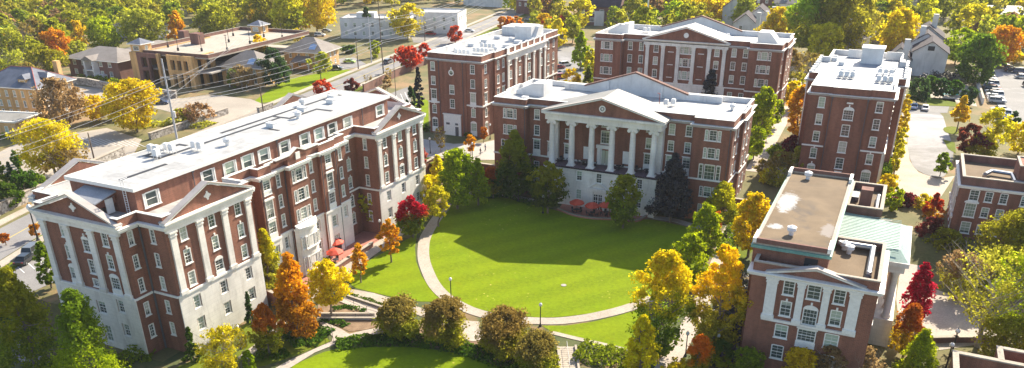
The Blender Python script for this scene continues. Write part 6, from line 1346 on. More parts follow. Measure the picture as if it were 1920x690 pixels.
# left background
T(122, 245, 150, 84, 'oval', 'tan', 'large thin rusty tree beside the yellow brick house', z=0, cb=.15, dens=.7, bare=1); T(186, 228, 182, 62, 'round', 'yellow', 'yellow tree right of the rusty one', z=0, cb=.15); T(258, 248, 153, 100, 'round', 'gold', 'broad gold tree in front of the upper parking', z=0, cb=.12); T(215, 225, 188, 50, 'round', 'yellow', 'low yellow tree between two larger ones', z=0, cb=.1)
T(105, 330, 228, 100, 'round', 'gold', 'broad golden brown tree behind the stone wall', z=0, cb=.18, dens=.8, bare=1); T(135, 335, 280, 90, 'round', 'brown', 'leafless brown thicket tree beside the golden brown one', z=0, cb=.1, dens=.35, bare=1); T(372, 232, 195, 60, 'round', 'tan', 'brown thin shrubby tree before the garage', z=0, cb=.05, dens=.5, bare=1); T(345, 230, 205, 44, 'round', 'khaki', 'dull shrub left of the brown thin one', z=0, cb=.02, name='shrub')
T(8, 345, 300, 34, 'cone', 'green', 'green cone evergreen at the left edge', z=0, cb=0); T(28, 352, 305, 22, 'cone', 'teal', 'dark pointed evergreen second from the left edge', z=0, cb=0); T(52, 372, 320, 48, 'round', 'hedge', 'dark round evergreen above the stone wall', z=0, cb=.02); T(20, 390, 345, 50, 'round', 'hedge', 'dark round evergreen nearest the left edge above the stone wall', z=0, cb=.02); T(74, 362, 325, 38, 'round', 'green', 'green shrubby evergreen right of the dark ones', z=0, cb=.02)
T(12, 460, 438, 22, 'oval', 'rust', 'tiny red tree at the left edge by the road', z=0, cb=.35); T(70, 448, 422, 26, 'round', 'rust', 'small red tree beside the tall street lamp', z=0, cb=.3)
T(518, 162, 91, 56, 'oval', 'teal', 'dark glossy evergreen between the two grey roofed houses', z=0, cb=.08); T(491, 128, 66, 40, 'round', 'olive>gold', 'golden round tree rising behind the grey roofs', z=0, cb=.1, off=(0, 0)); T(602, 150, 98, 40, 'round', 'khaki', 'small khaki tree on the green street lawn', z=0, cb=.25, dens=.7); T(455, 168, 122, 50, 'round', 'tan', 'orange brown thin tree before the grey roofed house', z=0, cb=.15, dens=.6, bare=1)
T(337, 84, 22, 38, 'oval', 'orange', 'bright orange tree behind the garage', z=0, cb=.08); T(200, 96, 34, 72, 'round', 'lime', 'round fresh green tree behind the brick house', z=0, cb=.08); T(560, 80, 55, 24, 'oval', 'gold', 'gold tree at the end of the garage deck', z=0, cb=.1); T(115, 115, 55, 50, 'round', 'orange', 'orange tree left of the fresh green one', z=0, cb=.12)
T(275, 90, 20, 80, 'round', 'khaki', 'wide khaki tree right of the fresh green one', z=0, cb=.12); T(412, 72, 10, 80, 'round', 'olive', 'broad olive tree behind the garage deck', z=0, cb=.1); T(30, 120, 55, 74, 'round', 'khaki', 'thin khaki tree at the left above the slate roofed house', z=0, cb=.2, dens=.5, bare=1); T(75, 110, 35, 70, 'round', 'brown', 'brown bare tree behind the yellow brick house', z=0, cb=.2, dens=.4, bare=1)
T(690, 70, 12, 30, 'pyr', 'teal', 'dark evergreen in front of the white flats', z=0, cb=.04); T(765, 75, 8, 60, 'round', 'lemon', 'yellow-green tree between the two white flats', z=0, cb=.12, dens=.8); T(705, 108, 78, 26, 'round', 'lime', 'small yellow-green tree on the island before the flats', z=0, cb=.05); T(66+590, 100, 86, 30, 'round', 'hedge', 'dark bush on the lawn before the flats', z=0, cb=0, name='shrub')
T(545, 70, -20, 60, 'oval', 'lemon', 'tall lemon tree left of the white flats', z=0, cb=.1); T(595, 62, -25, 70, 'oval', 'yellow', 'tall yellow tree left of the white flats, nearer', z=0, cb=.1); T(500, 60, -15, 70, 'round', 'olive', 'olive tree behind the small tower of the garage', z=0, cb=.1)
T(1395, 60, -5, 60, 'round', 'khaki', 'khaki tree before the dark house at the top', z=0, cb=.1); T(1330, 52, -8, 80, 'round', 'yellow', 'wide yellow tree above the pediment of the back hall', z=0, cb=.1); T(1290, 50, 0, 60, 'round', 'lemon', 'lemon tree left of the wide yellow one', z=0, cb=.1)
T(30, 150, 95, 60, 'vase', 'khaki', 'thin leaved khaki tree above the slate roof, left', z=0, cb=.2, dens=.5, bare=1)
T(95, 150, 88, 60, 'round', 'olive', 'olive tree just behind the slate roofed house', z=0, cb=.1)
T(60, 160, 118, 44, 'round', 'brown', 'low brown tree behind the slate roofed house', z=0, cb=.1, dens=.6, bare=1)
T(150, 118, 78, 40, 'round', 'khaki', 'khaki tree left of the shingle roofed brick house', z=0, cb=.1)
T(440, 165, 130, 30, 'round', 'green', 'green tree in front of the grey roofed house', z=0, cb=.05)
# hedges and low planting
def hedge(name, label, pts, wid, hgt, leaf, z=QZ, s=.34, dens=1., kind=None, cat='hedge', px=True):
    P = smooth_poly([G(a, b, z) for a, b in pts], 5, False) if px else [Vector((a, b, z)) for a, b in pts]
    rng = np.random.default_rng(len(pts)*7+abs(int(pts[0][0]))); L = sum((P[i+1]-P[i]).length for i in range(len(P)-1)); n = int(L*(wid+hgt*1.6)*26*dens/(s/.28)**2)
    seg = rng.integers(0, len(P)-1, n); t = rng.random(n); A = np.array([tuple(p) for p in P]); c = A[seg]*(1-t[:, None])+A[seg+1]*t[:, None]
    d = A[seg+1]-A[seg]; d /= np.linalg.norm(d, axis=1)[:, None]+1e-9; nn = np.stack([-d[:, 1], d[:, 0], np.zeros(n)], 1); q = rng.uniform(-1, 1, n)
    lump = .75+.3*np.sin(c[:, 0]*1.9)+.2*np.sin(c[:, 1]*2.7+1)
    hh = hgt*np.sqrt(np.clip(1-np.abs(q)**3, 0, 1))*lump*(.55+.45*rng.random(n))
    p = c+nn*(q*wid/2)[:, None]+rng.normal(size=(n, 3))*.08; p[:, 2] = z+np.maximum(.05, hh)
    nrm = rng.normal(size=(n, 3))*.6+np.array([0, 0, .8])+nn*q[:, None]; nrm /= np.linalg.norm(nrm, axis=1)[:, None]; e = rng.normal(size=(n, 3)); u = np.cross(nrm, e); u /= np.linalg.norm(u, axis=1)[:, None]; v = np.cross(nrm, u); sz = s*(.6+.8*rng.random(n))[:, None]
    V = np.stack([p-u*sz*.62, p-v*sz*.45, p+u*sz*.62, p+v*sz*.45], 1).reshape(-1, 3)
    V -= A[0]
    o = link(name, quads_mesh(name, V, leafmat(leaf)), None, tuple(A[0]))
    if kind: o['kind'] = kind
    else: tag(o, label, cat)
    return o
hedge('hedge', 'long dark juniper bank curving along the top of the lower lawn', [(632, 648), (700, 640), (780, 641), (850, 652), (910, 668), (975, 700)], 3.4, 1.1, 'hedge', dens=1.3)
hedge('hedge', 'low clipped hedge above the upper ramp', [(652, 554), (680, 562), (716, 574)], .9, .6, 'hedge'); hedge('hedge', 'low green hedge inside the ramp triangle', [(625, 582), (650, 576), (684, 585)], 1.2, .5, 'hedge'); hedge('hedge', 'low green hedge between the two lower ramps', [(606, 601), (630, 605), (650, 612)], 1.5, .6, 'hedge')
hedge('hedge', 'wide bright green shrub bank under the big orange tree', [(535, 640), (560, 632), (590, 632), (612, 635)], 5.5, 1.0, 'hedge', dens=1.2); hedge('hedge', 'dark low shrubs below the orange and green tree', [(480, 668), (510, 668), (540, 660)], 3.0, .8, 'hedge')
hedge('hedge', 'green shrubs with seed heads beside the steps at the bottom', [(1088, 660), (1120, 668), (1150, 674), (1190, 678)], 5.5, 1.5, 'green', dens=1.1); hedge('hedge', 'dark planting below the stone wall of the portico hall, left', [(905, 372), (950, 368), (1000, 385)], 2.2, .9, 'hedge')
hedge('hedge', 'leafy bed between the bow window and the umbrellas', [(588, 500), (606, 484), (628, 466)], 2.0, .8, 'lime'); hedge('hedge', 'dark bushes at the entrance of the long hall', [(655, 436), (672, 428), (685, 422)], 2.2, 1.5, 'teal'); hedge('hedge', 'dark bushes at the foot of the long hall, left of the bow window', [(480, 560), (500, 545), (520, 535)], 2.5, 1.0, 'dark')
hedge('hedge', 'dark shrubs along the left wall of the pilastered building', [(1385, 520), (1372, 570), (1360, 620), (1350, 690)], 5.0, 2.0, 'dark', dens=.9); hedge('hedge', 'shrubs between the tall block and the gravel roof', [(1385, 400), (1370, 440), (1352, 480)], 2.5, 1.2, 'green')
hedge('hedge', 'mixed shrubs along the foot of the tall block', [(1668, 250), (1662, 300), (1655, 340)], 3, 2.5, 'green', z=0); hedge('hedge', 'dense shrubs at the foot of the small brick building', [(1760, 470), (1800, 462), (1860, 470)], 6, 2.5, 'olive', z=QZ); hedge('hedge', 'dark shrub row at the far side of the pool', [(1722, 160), (1760, 150), (1800, 150)], 4, 3, 'dark', z=0)
hedge('hedge', 'low green shrubs in front of the stone end wall', [(200, 690), (250, 672), (290, 668)], 3, 1.6, 'green'); hedge('hedge', 'low shrubs along the west parking bed', [(250, 240), (320, 232), (395, 238)], 6, 1.2, 'khaki', z=0, s=.5, dens=.6); hedge('hedge', 'green shrubs in front of the brick house', [(150, 150), (190, 152), (225, 160)], 3, 1.8, 'green', z=0, s=.5)
hedge('hedge', 'overgrown bank of brown and green brush behind the stone wall', [(100, 372), (150, 345), (215, 322)], 8, 2.0, 'khaki', z=0, s=.5, dens=.7); hedge('hedge', 'hedge of shrubs before the yellow brick house', [(0, 262), (30, 252), (50, 245)], 3, 1.5, 'green', z=0, s=.5); hedge('hedge', 'dark ivy strip under the retaining wall', [(-92, 150), (-85, 151.2), (-78, 151.2)], 2.4, 1.6, 'dark', px=False)
for i, (a, b) in enumerate(((106, 232), (118, 236), (96, 228))): T(a/3.135, 80+b, 80+b-26, 14, 'oval', 'hedge', 'dark evergreen bush %s at the corner of the yellow brick house' % ('middle', 'right', 'left')[i], z=0, cb=0, name='shrub')
# ------------------------------------------------------------------ houses beyond the group
def hip(B, x0, x1, y0, y1, z, h, mat, inset=None, ov=.5, name='roof'):
    mb = B.mb(); w_, d_ = x1-x0, y1-y0; x0 -= ov; x1 += ov; y0 -= ov; y1 += ov
    k = min(x1-x0, y1-y0)/2 if inset is None else inset
    if x1-x0 >= y1-y0: r = [(x0+k, (y0+y1)/2, z+h), (x1-k, (y0+y1)/2, z+h)]
    else: r = [((x0+x1)/2, y0+k, z+h), ((x0+x1)/2, y1-k, z+h)]
    b = [(x0, y0, z), (x1, y0, z), (x1, y1, z), (x0, y1, z)]
    fs = [(0, 1, 5, 4), (1, 2, 5), (2, 3, 4, 5), (3, 0, 4)] if x1-x0 >= y1-y0 else [(0, 1, 4), (1, 2, 5, 4), (2, 3, 5), (3, 0, 4, 5)]
    mb.add(b+r, fs+[(3, 2, 1, 0)]); o = B.add(name, mb, mat)
    mb = B.mb(); ring(mb, rect(x0, x1, y0, y1), -.3, .08, z-.25, z-.02); B.add('eaves', mb, 'white_trim', o); return o, r, b
def gable(B, x0, x1, y0, y1, z, h, mat, axis='x', wall='white_paint', ov=.5, name='roof'):
    mb = B.mb(); mw = B.mb()
    if axis == 'x':
        c = (y0+y1)/2; s_ = h/((y1-y0)/2)
        for a in (-1, 1): mb.extr([(c, z+h), (c, z+h+.22), (c+a*((y1-y0)/2+ov), z-ov*s_+.22), (c+a*((y1-y0)/2+ov), z-ov*s_)], lambda y, q: (x0-ov, y, q), lambda y, q: (x1+ov, y, q))
        mw.extr([(y0, z), (y1, z), (c, z+h)], lambda y, q: (x0, y, q), lambda y, q: (x1, y, q))
    else:
        c = (x0+x1)/2; s_ = h/((x1-x0)/2)
        for a in (-1, 1): mb.extr([(c, z+h), (c, z+h+.22), (c+a*((x1-x0)/2+ov), z-ov*s_+.22), (c+a*((x1-x0)/2+ov), z-ov*s_)], lambda x, q: (x, y0-ov, q), lambda x, q: (x, y1+ov, q))
        mw.extr([(x0, z), (x1, z), (c, z+h)], lambda x, q: (x, y0, q), lambda x, q: (x, y1, q))
    B.add('gable_wall', mw, wall); return B.add(name, mb, mat)
def H(name, label, px, py, rz, z=0): p = G(px, py, z); return Bld(name, label, tuple(p), 'house', rz, True)
# yellow brick house: near corner at its south-east
B = H('brick_house', 'three-storey yellow brick house with dark slate hipped roof and two dormers at the left edge', 83.6, 223.5, .18)
B.walls(rect(-20, 0, 0, 13), [(-.3, 8.4, 'brick_tan', 0, 'wall')], [('S', -2.5-2.7*i, z, 1.0, 1.7, 'sash') for i in range(7) for z in (6.6, 3.9, 1.3)]+[('E', 2.5+3*i, z, 1.0, 1.7, 'sash') for i in range(4) for z in (6.6, 3.9, 1.3)])
o, r, b = hip(B, -20, 0, 0, 13, 8.4, 4.2, 'roof_slate', ov=.8)
mb = B.mb(); mb.tube(r[0], r[1], .14, n=5)
for a, c in ((b[0], r[0]), (b[3], r[0]), (b[1], r[1]), (b[2], r[1])): mb.tube(a, c, .12, n=5)
B.add('ridge_tiles', mb, 'ridge_red', o)
for x, y, f_ in ((-5.5, 1.2, 'S'), (-.6, 6.2, 'E')):
    mb = B.mb(); mb.box(x-1.3 if f_ == 'S' else x-3, x+1.3 if f_ == 'S' else x, y if f_ == 'S' else y-1.3, y+3 if f_ == 'S' else y+1.3, 8.9, 10.4); d = B.add('dormer', mb, 'brick_tan')
    mb = B.mb(); X0, X1, Y0, Y1 = (x-1.7, x+1.7, y-.5, y+4) if f_ == 'S' else (x-4, x+.5, y-1.7, y+1.7)
    mb.add([(X0, Y0, 10.4), (X1, Y0, 10.4), (X1, Y1, 10.4), (X0, Y1, 10.4)]+([(x, Y0+1, 11.5), (x, Y1, 11.5)] if f_ == 'S' else [(X1-1, y, 11.5), (X0, y, 11.5)]), [(0, 1, 4), (1, 2, 5, 4), (2, 3, 5), (3, 0, 4, 5)] if f_ == 'S' else [(0, 1, 4, 5), (1, 2, 4), (2, 3, 5, 4), (3, 0, 5)]); B.add('dormer_roof', mb, 'roof_slate', d)
    B.win(f_, y if f_ == 'S' else x, x if f_ == 'S' else y, 9.2, 1.6, .9, 'sash')
B.slab('chimney', -4, -2.6, 11.5, 12.9, 8, 13.5, 'brick_tan')
B = H('brick_annex', 'low yellow brick annex with a pale green flat roof cut by the left edge', 36, 258, .25)
B.walls(rect(-16, 0, 0, 9), [(-.3, 3.9, 'brick_tan', 0, 'wall')], [('S', -3-3*i, 2, 1.1, 1.6, 'sash') for i in range(4)]); B.roof(rect(-16, 0, 0, 9), 3.95, 'roof_pale'); B.cornice(rect(-16, 0, 0, 9), 3.7, 4.15, .4)
# brick house with pale hipped roof
B = Bld('brick_house', 'red brick house with broad grey shingle roof and white porch left of the garage', (-257, 186, 0), 'house', .05, True)
B.walls(rect(0, 23, 0, 15), [(-.3, 6.2, 'brick_brown', 0, 'wall')], [('S', 3+4*i, z, 1.6, 1.5, 'sash') for i in range(5) for z in (4.8, 1.8)]); hip(B, 0, 23, 0, 15, 6.2, 3, 'roof_shingle', ov=1)
B.walls(rect(8, 23, 15.1, 34), [(-.3, 6.2, 'brick_brown', 0, 'wall')], []); hip(B, 8, 23, 15.1, 34, 6.3, 2.6, 'roof_shingle', ov=1)
mb = B.mb(); mb.box(9.5, 10.3, -2.2, -.02, 0, 6); mb.box(13.3, 14, -2.2, -.02, 0, 6); mb.box(9.5, 14, -2.21, -.02, 2.7, 3.1); mb.box(14.1, 17, -2, -.02, 0, 1.6); B.add('porch', mb, 'white_paint')
mb = B.mb(); mb.extr([(9, 6.2), (14.5, 6.2), (11.75, 7.6)], lambda a, q: (a, -2.6, q), lambda a, q: (a, 3, q)); B.add('porch_roof', mb, 'roof_shingle')
B.slab('chimney', 17, 20, 34.5, 37, 0, 11, 'brick_brown')
# parking garage
B = Bld('parking_garage', 'parking garage of tan and red brick with open bays, corner tower and lamp-lined deck', (-211, 196, 0), 'garage', .06, True)
gx0, gx1, gy0, gy1 = -16, 15, -9, 26
B.walls(rect(gx0, -13.2, gy0, gy1), [(-.3, 10, 'brick_tan', 0, 'tower_wall')], [])
mb = B.mb(); mb.box(gx0, gx1, gy0+1.5, gy1+20, 9.2, 9.6); B.add('roof_deck', mb, 'concrete'); mb = B.mb(); mb.box(gx0+.2, gx1-.2, gy0+1.8, gy1+19, 4.6, 5.0); B.add('middle_deck', mb, 'concrete_shade')
for i, (a, b, m_) in enumerate(((-13.2, -11.6, 'brick_brown'), (-9.2, -8.4, 'brick_brown'), (-5.0, -4.0, 'brick_tan'), (-.8, .6, 'brick_tan'), (2.3, 3.2, 'brick_tan'), (4.9, 5.8, 'brick_tan'), (7.5, 9.4, 'brick_tan'))): B.slab('pier', a, b, gy0, gy0+1.2, -.3, 10.0-.01*i, m_)
B.slab('spandrel', -11.6, -4.99, gy0+.02, gy0+.9, 8.6, 9.95, 'brick_brown'); B.slab('spandrel', -.79, 7.5, gy0+.02, gy0+.9, 8.4, 9.95, 'brick_tan'); B.slab('spandrel', -11.6, -8.4, gy0+.02, gy0+.9, 4.4, 5.6, 'brick_brown'); B.slab('spandrel', -.79, 7.5, gy0+.02, gy0+.9, 4.2, 5.4, 'brick_tan')
for y in (gy0+1.2, gy0+5.2, gy0+9.2): B.slab('pier', 8.2, 9.4, y, y+1.3, -.3, 9.9, 'brick_tan')
B.slab('spandrel', 8.3, 9.3, gy0+1.2, gy0+10, 8.5, 9.89, 'brick_tan'); B.slab('spandrel', 8.3, 9.3, gy0+1.2, gy0+10, 4.2, 5.2, 'brick_tan'); B.slab('back_wall', gx0, 12, 10, 10.4, 0, 9.1, 'dark')
mb = B.mb(); ring(mb, rect(gx0, gx1, gy0+1.4, gy1+20), -.3, 0, 9.61, 10.6); B.add('deck_parapet', mb, 'brick_brown'); mb = B.mb(); ring(mb, rect(gx0, gx1, gy0+1.4, gy1+20), -.35, .05, 10.6, 10.72); B.add('coping', mb, 'concrete')
for x, y in ((-13.5, -6), (-4, 42)):
    tw = rect(x-2.2, x+2.2, y-2.2, y+2.2); B.walls(tw, [(9.6, 12.6, 'brick_tan', 0, 'stair_tower')], [('S', x, 11.2, 2.4, 1.4, 'sash'), ('E', y, 11, 1.2, 1.6, 'sash')]); hip(B, x-2.2, x+2.2, y-2.2, y+2.2, 12.6, 1.5, 'roof_slate', ov=.7)
for i, (x, y) in enumerate(((-12, 4), (-4, 0), (4, 2), (11, 6), (-10, 18), (0, 20), (9, 20), (-8, 32), (4, 34), (12, 34))):
    mb = B.mb(); mb.tube((x, y, 9.6), (x, y, 10.6), .35, n=8); mb.tube((x, y, 10.6), (x, y, 14.5), .09, n=6); mb.box(x-.5, x+.5, y-.12, y+.12, 14.4, 14.55); B.add('deck_lamp', mb, 'dark')
B.slab('brick_stack', -9.5, -6, 12, 15, 9.61, 13.2, 'brick_brown')
# grey-roofed houses in front of the garage
for k, (px_, py_, rz, lab) in enumerate(((420, 158, .12, 'grey roofed tan brick house nearest the garage opening'), (536, 128, .16, 'grey roofed tan brick house with blue dormer glass by the street'))):
    B = H('brick_house', lab, px_, py_, rz); B.walls(rect(0, 15, 0, 12), [(-.3, 6, 'brick_tan', 0, 'wall')], [('S', 2.5+3.3*i, z, 1.2, 1.5, 'sash') for i in range(4) for z in (4.6, 1.8)]+[('E', 2.5+3.3*i, z, 1.2, 1.5, 'sash') for i in range(3) for z in (4.6, 1.8)])
    hip(B, 0, 15, 0, 12, 6, 4.2, 'roof_shingle', ov=1); mb = B.mb(); mb.add([(10, -.2, 7.0), (12.5, -.2, 7.0), (12.5, 1.6, 8.3), (10, 1.6, 8.3), (11.25, 1.9, 8.7)], [(0, 1, 2, 3), (3, 2, 4)]); B.add('skylight', mb, 'car_sky')
    mb = B.mb(); mb.add([(4, -3, 3), (11, -3, 3), (10.2, 0, 4.6), (4.8, 0, 4.6)], [(0, 1, 2, 3)]); mb.box(4, 11, -3, 0, 2.7, 3); B.add('porch_roof', mb, 'roof_shingle')
    for x in (4.3, 10.7): B.slab('porch_post', x-.15, x+.15, -2.9, -2.6, 0, 2.7, 'white_paint')
# white flats
B = H('apartment_building', 'two-storey white block of flats left of the tall wooden pole', 640, 72, .33); B.walls(rect(0, 29, 0, 14), [(-.3, 7.6, 'white_paint', 0, 'wall')], [('S', 2.5+3.9*i, z, 1.5, 1.7, 'sash') for i in range(7) for z in (5.7, 2.2)]+[('E', 3+4*i, z, 1.5, 1.7, 'sash') for i in range(3) for z in (5.7, 2.2)], skip=()); B.parapet(rect(0, 29, 0, 14), 7.6, 8.4, .4, 'white_paint', 'white_paint', 'lead', inset=0); B.roof(rect(0, 29, 0, 14), 7.8); B.slab('roof_room', 6, 14, 5, 10, 7.8, 10, 'white_paint')
B = H('apartment_building', 'two-storey white block of flats with a flat pale roof right of the first', 770, 62, .25); B.walls(rect(0, 22, 0, 16), [(-.3, 8.2, 'white_paint', 0, 'wall')], [('S', 2.5+4.4*i, z, 1.5, 1.7, 'sash') for i in range(5) for z in (6.2, 2.6)]+[('E', 3+4*i, z, 1.5, 1.7, 'sash') for i in range(4) for z in (6.2, 2.6)]); B.parapet(rect(0, 22, 0, 16), 8.2, 8.9, .4, 'white_paint', 'white_paint', 'lead', inset=0); B.roof(rect(0, 22, 0, 16), 8.4)
for o_ in bpy.data.objects:
    pass
B = H('large_house', 'large brick house with a broad purple-grey roof at the top centre', 1082, 46, .12); B.walls(rect(0, 19, 0, 16), [(-.3, 8.6, 'brick_brown', 0, 'wall')], [('S', 2.5+4.6*i, z, 2., 1.9, 'sash') for i in range(4) for z in (6.2, 2.5)]+[('E', 3+4*i, z, 1.5, 1.7, 'sash') for i in range(3) for z in (6.2, 2.6)]); gable(B, -1, 20, -.3, 16.3, 8.6, 6.5, 'roof_purple', 'x', 'brick_brown'); B.slab('white_bay', 8.5, 13, -1.2, 0, 0, 6.5, 'white_paint')
# white townhouses with steep dark roofs
p = G(1768, 146, 0); B = Bld('townhouse_row', 'white gabled townhouses with steep dark purple roofs behind the pool', (p.x, p.y, 0), 'house', 0, True)
for (x0, x1, y0, y1, z, h) in ((-10.5, 0, 0, 14, 7.8, 3.4), (-18, -10.6, -3, 8, 5.6, 3.6), (-12, -2, 14.1, 26, 8.4, 3.4), (-12, -1.5, 26.1, 40, 9, 3.6)):
    B.walls(rect(x0, x1, y0, y1), [(-.3, z, 'white_paint', 0, 'wall')], [('E', y0+3, 4.5, 1.2, 1.6, 'sash')]); gable(B, x0, x1, y0, y1, z, h, 'roof_purple', 'y')
mb = B.mb(); mb.box(-6.3, -4.3, -.15, .0, 8.4, 9.8); B.add('gable_vent', mb, 'dark')
for x, y, z in ((-13.6, -3.6, 12), (-9.5, 15, 14), (-6, 33, 16)): B.slab('chimney', x, x+1.8, y, y+1.4, 0, z, 'white_paint')
p = G(1372, 75, 0); B = Bld('townhouse_row', 'pale gabled houses with dark roofs and stepped chimneys behind the back hall', (p.x, p.y, 0), 'house', .1, True)
for (x0, x1, y0, y1, z, h) in ((0, 9, 0, 12, 7, 3.6), (4, 14, 14.1, 28, 8, 3.8), (-8, 2, 30, 44, 9.5, 4)): B.walls(rect(x0, x1, y0, y1), [(-.3, z, 'white_paint', 0, 'wall')], [('S', x0+3, 5, 1.4, 1.7, 'sash')]); gable(B, x0, x1, y0, y1, z, h, 'roof_purple', 'y')
for x, y, z in ((9, -1, 11.5), (14, 12, 12.5), (12.2, -.2, 12)): B.slab('chimney', x, x+1.6, y, y+1.3, 0, z, 'white_paint')
p = G(1490, 50, 0); B = Bld('townhouse_row', 'white houses with brick panels at the top right of the back hall', (p.x, p.y, 0), 'house', .1, True)
B.walls(rect(-10, 8, 0, 12), [(-.3, 10, 'white_paint', 0, 'wall')], [('S', -7+3.5*i, z, 1.5, 1.8, 'sash') for i in range(4) for z in (7, 3.4)]); gable(B, -10, 8, 0, 12, 10, 3, 'roof_shingle', 'x'); B.slab('chimney', -7, -4.5, 2, 4, 10, 15, 'white_paint'); B.slab('chimney', 3, 5.5, 2, 4, 10, 15, 'white_paint'); B.slab('brick_bay', -3, 2, -.4, -.02, 3, 9, 'brick')
p = G(1400, 28, 0); B = Bld('large_house', 'dark roofed large building at the top edge above the back hall', (p.x, p.y, 0), 'house', .1, True)
B.walls(rect(-14, 20, 0, 18), [(-.3, 9, 'brick_brown', 0, 'wall')], [('S', -11+4*i, z, 1.5, 1.8, 'sash') for i in range(7) for z in (7, 3.4)]); hip(B, -14, 20, 0, 18, 9, 5, 'roof_purple')
for i, (a, b, w_, d_, h_, rm, wm, lab) in enumerate(((1575, 165-60, 14, 8, 7, 'roof_purple', 'white_paint', 'white house with clustered chimneys behind the tall block'), (1000, 28, 22, 12, 7, 'roof_shingle', 'brick_brown', 'brown house among the trees left of the large brick house'), (905, 12, 26, 12, 7, 'roof_shingle', 'white_paint', 'white house in the trees above the flats'), (250, 72, 20, 12, 5, 'roof_shingle', 'white_paint', 'pale low house half hidden behind the fresh green tree'),
                                              (1740, 22, 22, 10, 5, 'roof_pale', 'white_paint', 'pale roofed house deep in the wood at the upper right'), (1880, 48, 26, 12, 5, 'roof_slate', 'brick_brown', 'grey roofed house in the wood right of the orange tree'), (820, -6, 24, 12, 6, 'roof_pale', 'white_paint', 'far white building at the top edge'), (400, 0, 24, 14, 7, 'roof_purple', 'brick_brown', 'dark roofed house at the top edge above the garage'))):
    B = H('far_house', lab, a, b, .1*i-.3); B.walls(rect(-w_/2, w_/2, 0, d_), [(-.3, h_, wm, 0, 'wall')], [('S', -w_/2+2.5+3.6*j, h_-2.2, 1.4, 1.6, 'sash') for j in range(int(w_/3.6))]); hip(B, -w_/2, w_/2, 0, d_, h_, 3.2, rm)
    if i == 0:
        for x in (-6, -1, 4): B.slab('chimney', x, x+1.8, 3, 5, 6, 13, 'white_paint')
# ------------------------------------------------------------------ the woods
NEAR_EXCL = []
def inpoly(x, y, P):
    c = False; n = len(P)
    for i in range(n):
        x1, y1 = P[i]; x2, y2 = P[(i+1) % n]
        if (y1 > y) != (y2 > y) and x < (x2-x1)*(y-y1)/(y2-y1)+x1: c = not c
    return c
# clear ground in the picture (streets, roofs, lots): no wood starts there
CLEAR = [[(0, 150), (60, 150), (128, 138), (140, 105), (250, 80), (330, 74), (480, 60), (560, 72), (640, 84), (1040, 84), (1500, 100), (1920, 200), (1920, 900), (0, 900)],
         [(560, 40), (640, 20), (760, 10), (880, 10), (960, 25), (1000, 60), (900, 90), (600, 90), (560, 80)], [(1050, -5), (1170, -5), (1170, 60), (1050, 60)], [(1340, 0), (1440, 0), (1440, 90), (1340, 90)],
         [(1470, 10), (1520, 10), (1520, 70), (1470, 70)], [(1690, 60), (1780, 60), (1780, 200), (1690, 200)], [(1500, 85), (1640, 85), (1920, 118), (1920, 220), (1500, 220)]]
rng = np.random.default_rng(5)
WOODC = ['khaki', 'olive', 'olive', 'lemon', 'olive', 'khaki', 'khaki', 'green', 'lemon', 'lime', 'tan', 'olive', 'khaki', 'olive', 'olive', 'green', 'gold']
spots = []
for gx in range(-900, 260, 13):
    for gy in range(180, 1300, 13):
        x = gx+rng.uniform(-5, 5); y = gy+rng.uniform(-5, 5); px_, py_ = PJ(x, y, 0)
        if not (-60 < px_ < 1980 and -125 < py_ < 130): continue
        if any(inpoly(px_, py_, P) for P in CLEAR): continue
        if rng.random() < .18: continue
        spots.append((depth((x, y, 0)), x, y, px_, py_))
spots.sort()
print('wood trees', len(spots))
LB = [(180, 'at the far left'), (420, 'behind the garage'), (640, 'left of the white flats'), (900, 'behind the white flats'), (1060, 'left of the large brick house'), (1250, 'left of the white mast'), (1460, 'above the back hall'), (1700, 'behind the tall end-on block'), (1840, 'above the townhouses'), (2000, 'at the upper right edge')]
CN = dict(khaki='dull yellow', olive='olive green', gold='golden', lemon='pale lemon', brown='brown', green='dark green', yellow='yellow', lime='light green', tan='reddish tan')
protos = {}
ZN = {}
NIND = 150
ORDW = ORD2+['%dth' % q for q in range(21, 99)]
for i, (dp, x, y, px_, py_) in enumerate(spots[:NIND]):
    c = WOODC[rng.integers(len(WOODC))]; sh = ('round', 'oval', 'vase')[rng.integers(3)]; key = (c, sh)
    hh = rng.uniform(9, 15)
    if key not in protos:
        r_ = np.random.default_rng(len(protos)); s = 1.0; V = leaf_arrays(r_, sh, 5.2, 10, 900, s, 60, .5); V[:, 2] += 2.0
        protos[key] = (quads_mesh('crown', V, leafmat(c)), trunk_mesh(r_, 11, 2.5, 4.5, 'bark', 0, sh))
    zone = next(l for lim, l in LB if px_ < lim); k = ZN.get((zone, c), 0)+1; ZN[(zone, c)] = k
    root = thing('tree', '%s %s tree from the front of the wood %s' % (ORDW[k-1], CN[c], zone), 'tree', (x, y, 0), rng.uniform(0, 6.28), 'trees of the wood beyond the street')
    root.scale = (hh/12*rng.uniform(.85, 1.2),)*2+(hh/12,)
    link('trunk', protos[key][1], root); link('crown', protos[key][0], root)
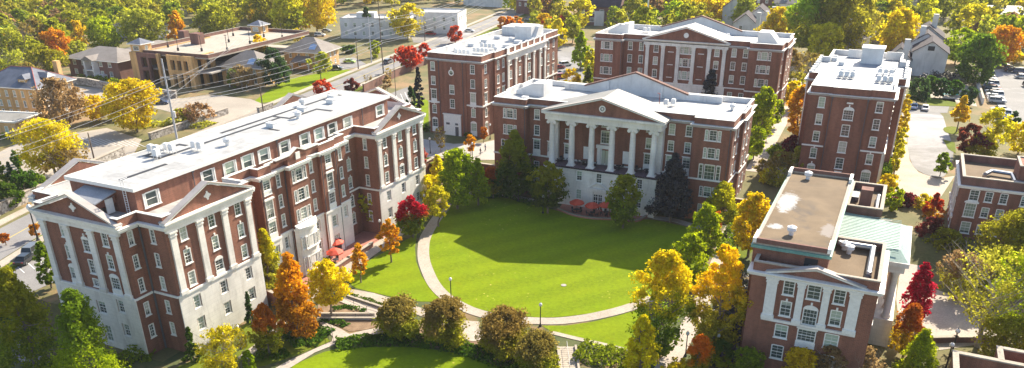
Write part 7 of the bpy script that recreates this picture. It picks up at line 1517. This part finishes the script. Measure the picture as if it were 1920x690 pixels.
# the rest of the wood: one mass
VV = []; CC = []
base = {sh: leaf_arrays(np.random.default_rng(99+i), sh, 5.2, 10, 420, 1.5, 46, .5) for i, sh in enumerate(('round', 'oval', 'vase'))}
vars_ = [(sh, leaf_arrays(np.random.default_rng(200+i), sh, 5.2, 10, 420, 1.5, 46, .5)) for i, sh in enumerate(('round', 'oval', 'vase', 'round', 'oval', 'round'))]
for dp, x, y, px_, py_ in spots[NIND:]:
    c = LEAF[WOODC[rng.integers(len(WOODC))]]; V = vars_[rng.integers(6)][1].copy(); hh = rng.uniform(9, 17)/12; a = rng.uniform(0, 6.28); ws_ = hh*rng.uniform(.9, 1.3)
    X = (V[:, 0]*math.cos(a)-V[:, 1]*math.sin(a))*ws_+x; Y = (V[:, 0]*math.sin(a)+V[:, 1]*math.cos(a))*ws_+y
    VV.append(np.stack([X, Y, (V[:, 2]+1.5)*hh], 1)); n = len(V)//4
    t = rng.random((n, 1)); col = np.array(c[0])*(1-t)+np.array(c[1])*t; CC.append(np.repeat(np.concatenate([col, np.ones((n, 1))], 1), 4, axis=0))
m = bpy.data.materials.new('wood_leaves'); m.use_nodes = True; nt = m.node_tree; nt.nodes.clear(); MATS['wood_leaves'] = m
out = nt.nodes.new('ShaderNodeOutputMaterial'); at = nt.nodes.new('ShaderNodeVertexColor'); at.layer_name = 'tint'; df = nt.nodes.new('ShaderNodeBsdfDiffuse'); tr = nt.nodes.new('ShaderNodeBsdfTranslucent'); ms = nt.nodes.new('ShaderNodeMixShader'); ms.inputs[0].default_value = .4
nt.links.new(at.outputs[0], df.inputs[0]); nt.links.new(at.outputs[0], tr.inputs[0]); nt.links.new(df.outputs[0], ms.inputs[1]); nt.links.new(tr.outputs[0], ms.inputs[2]); nt.links.new(ms.outputs[0], out.inputs[0])
if VV: o = link('far_woods', quads_mesh('far_woods', np.concatenate(VV), 'wood_leaves', np.concatenate(CC))); o['kind'] = 'stuff'
for me_ in list(bpy.data.meshes):
    if me_.users == 0: bpy.data.meshes.remove(me_)

# ------------------------------------------------------------------ the air
mb = MB(); mb.box(-1500, 1200, -300, 2400, -6, 75)
m = bpy.data.materials.new('haze'); m.use_nodes = True; nt = m.node_tree; nt.nodes.clear(); MATS['haze'] = m
out = nt.nodes.new('ShaderNodeOutputMaterial'); pv = nt.nodes.new('ShaderNodeVolumePrincipled'); pv.inputs['Density'].default_value = .00010; pv.inputs['Color'].default_value = (.9, .93, 1, 1); nt.links.new(pv.outputs[0], out.inputs['Volume'])
struct('haze', mb, 'haze', 'stuff')
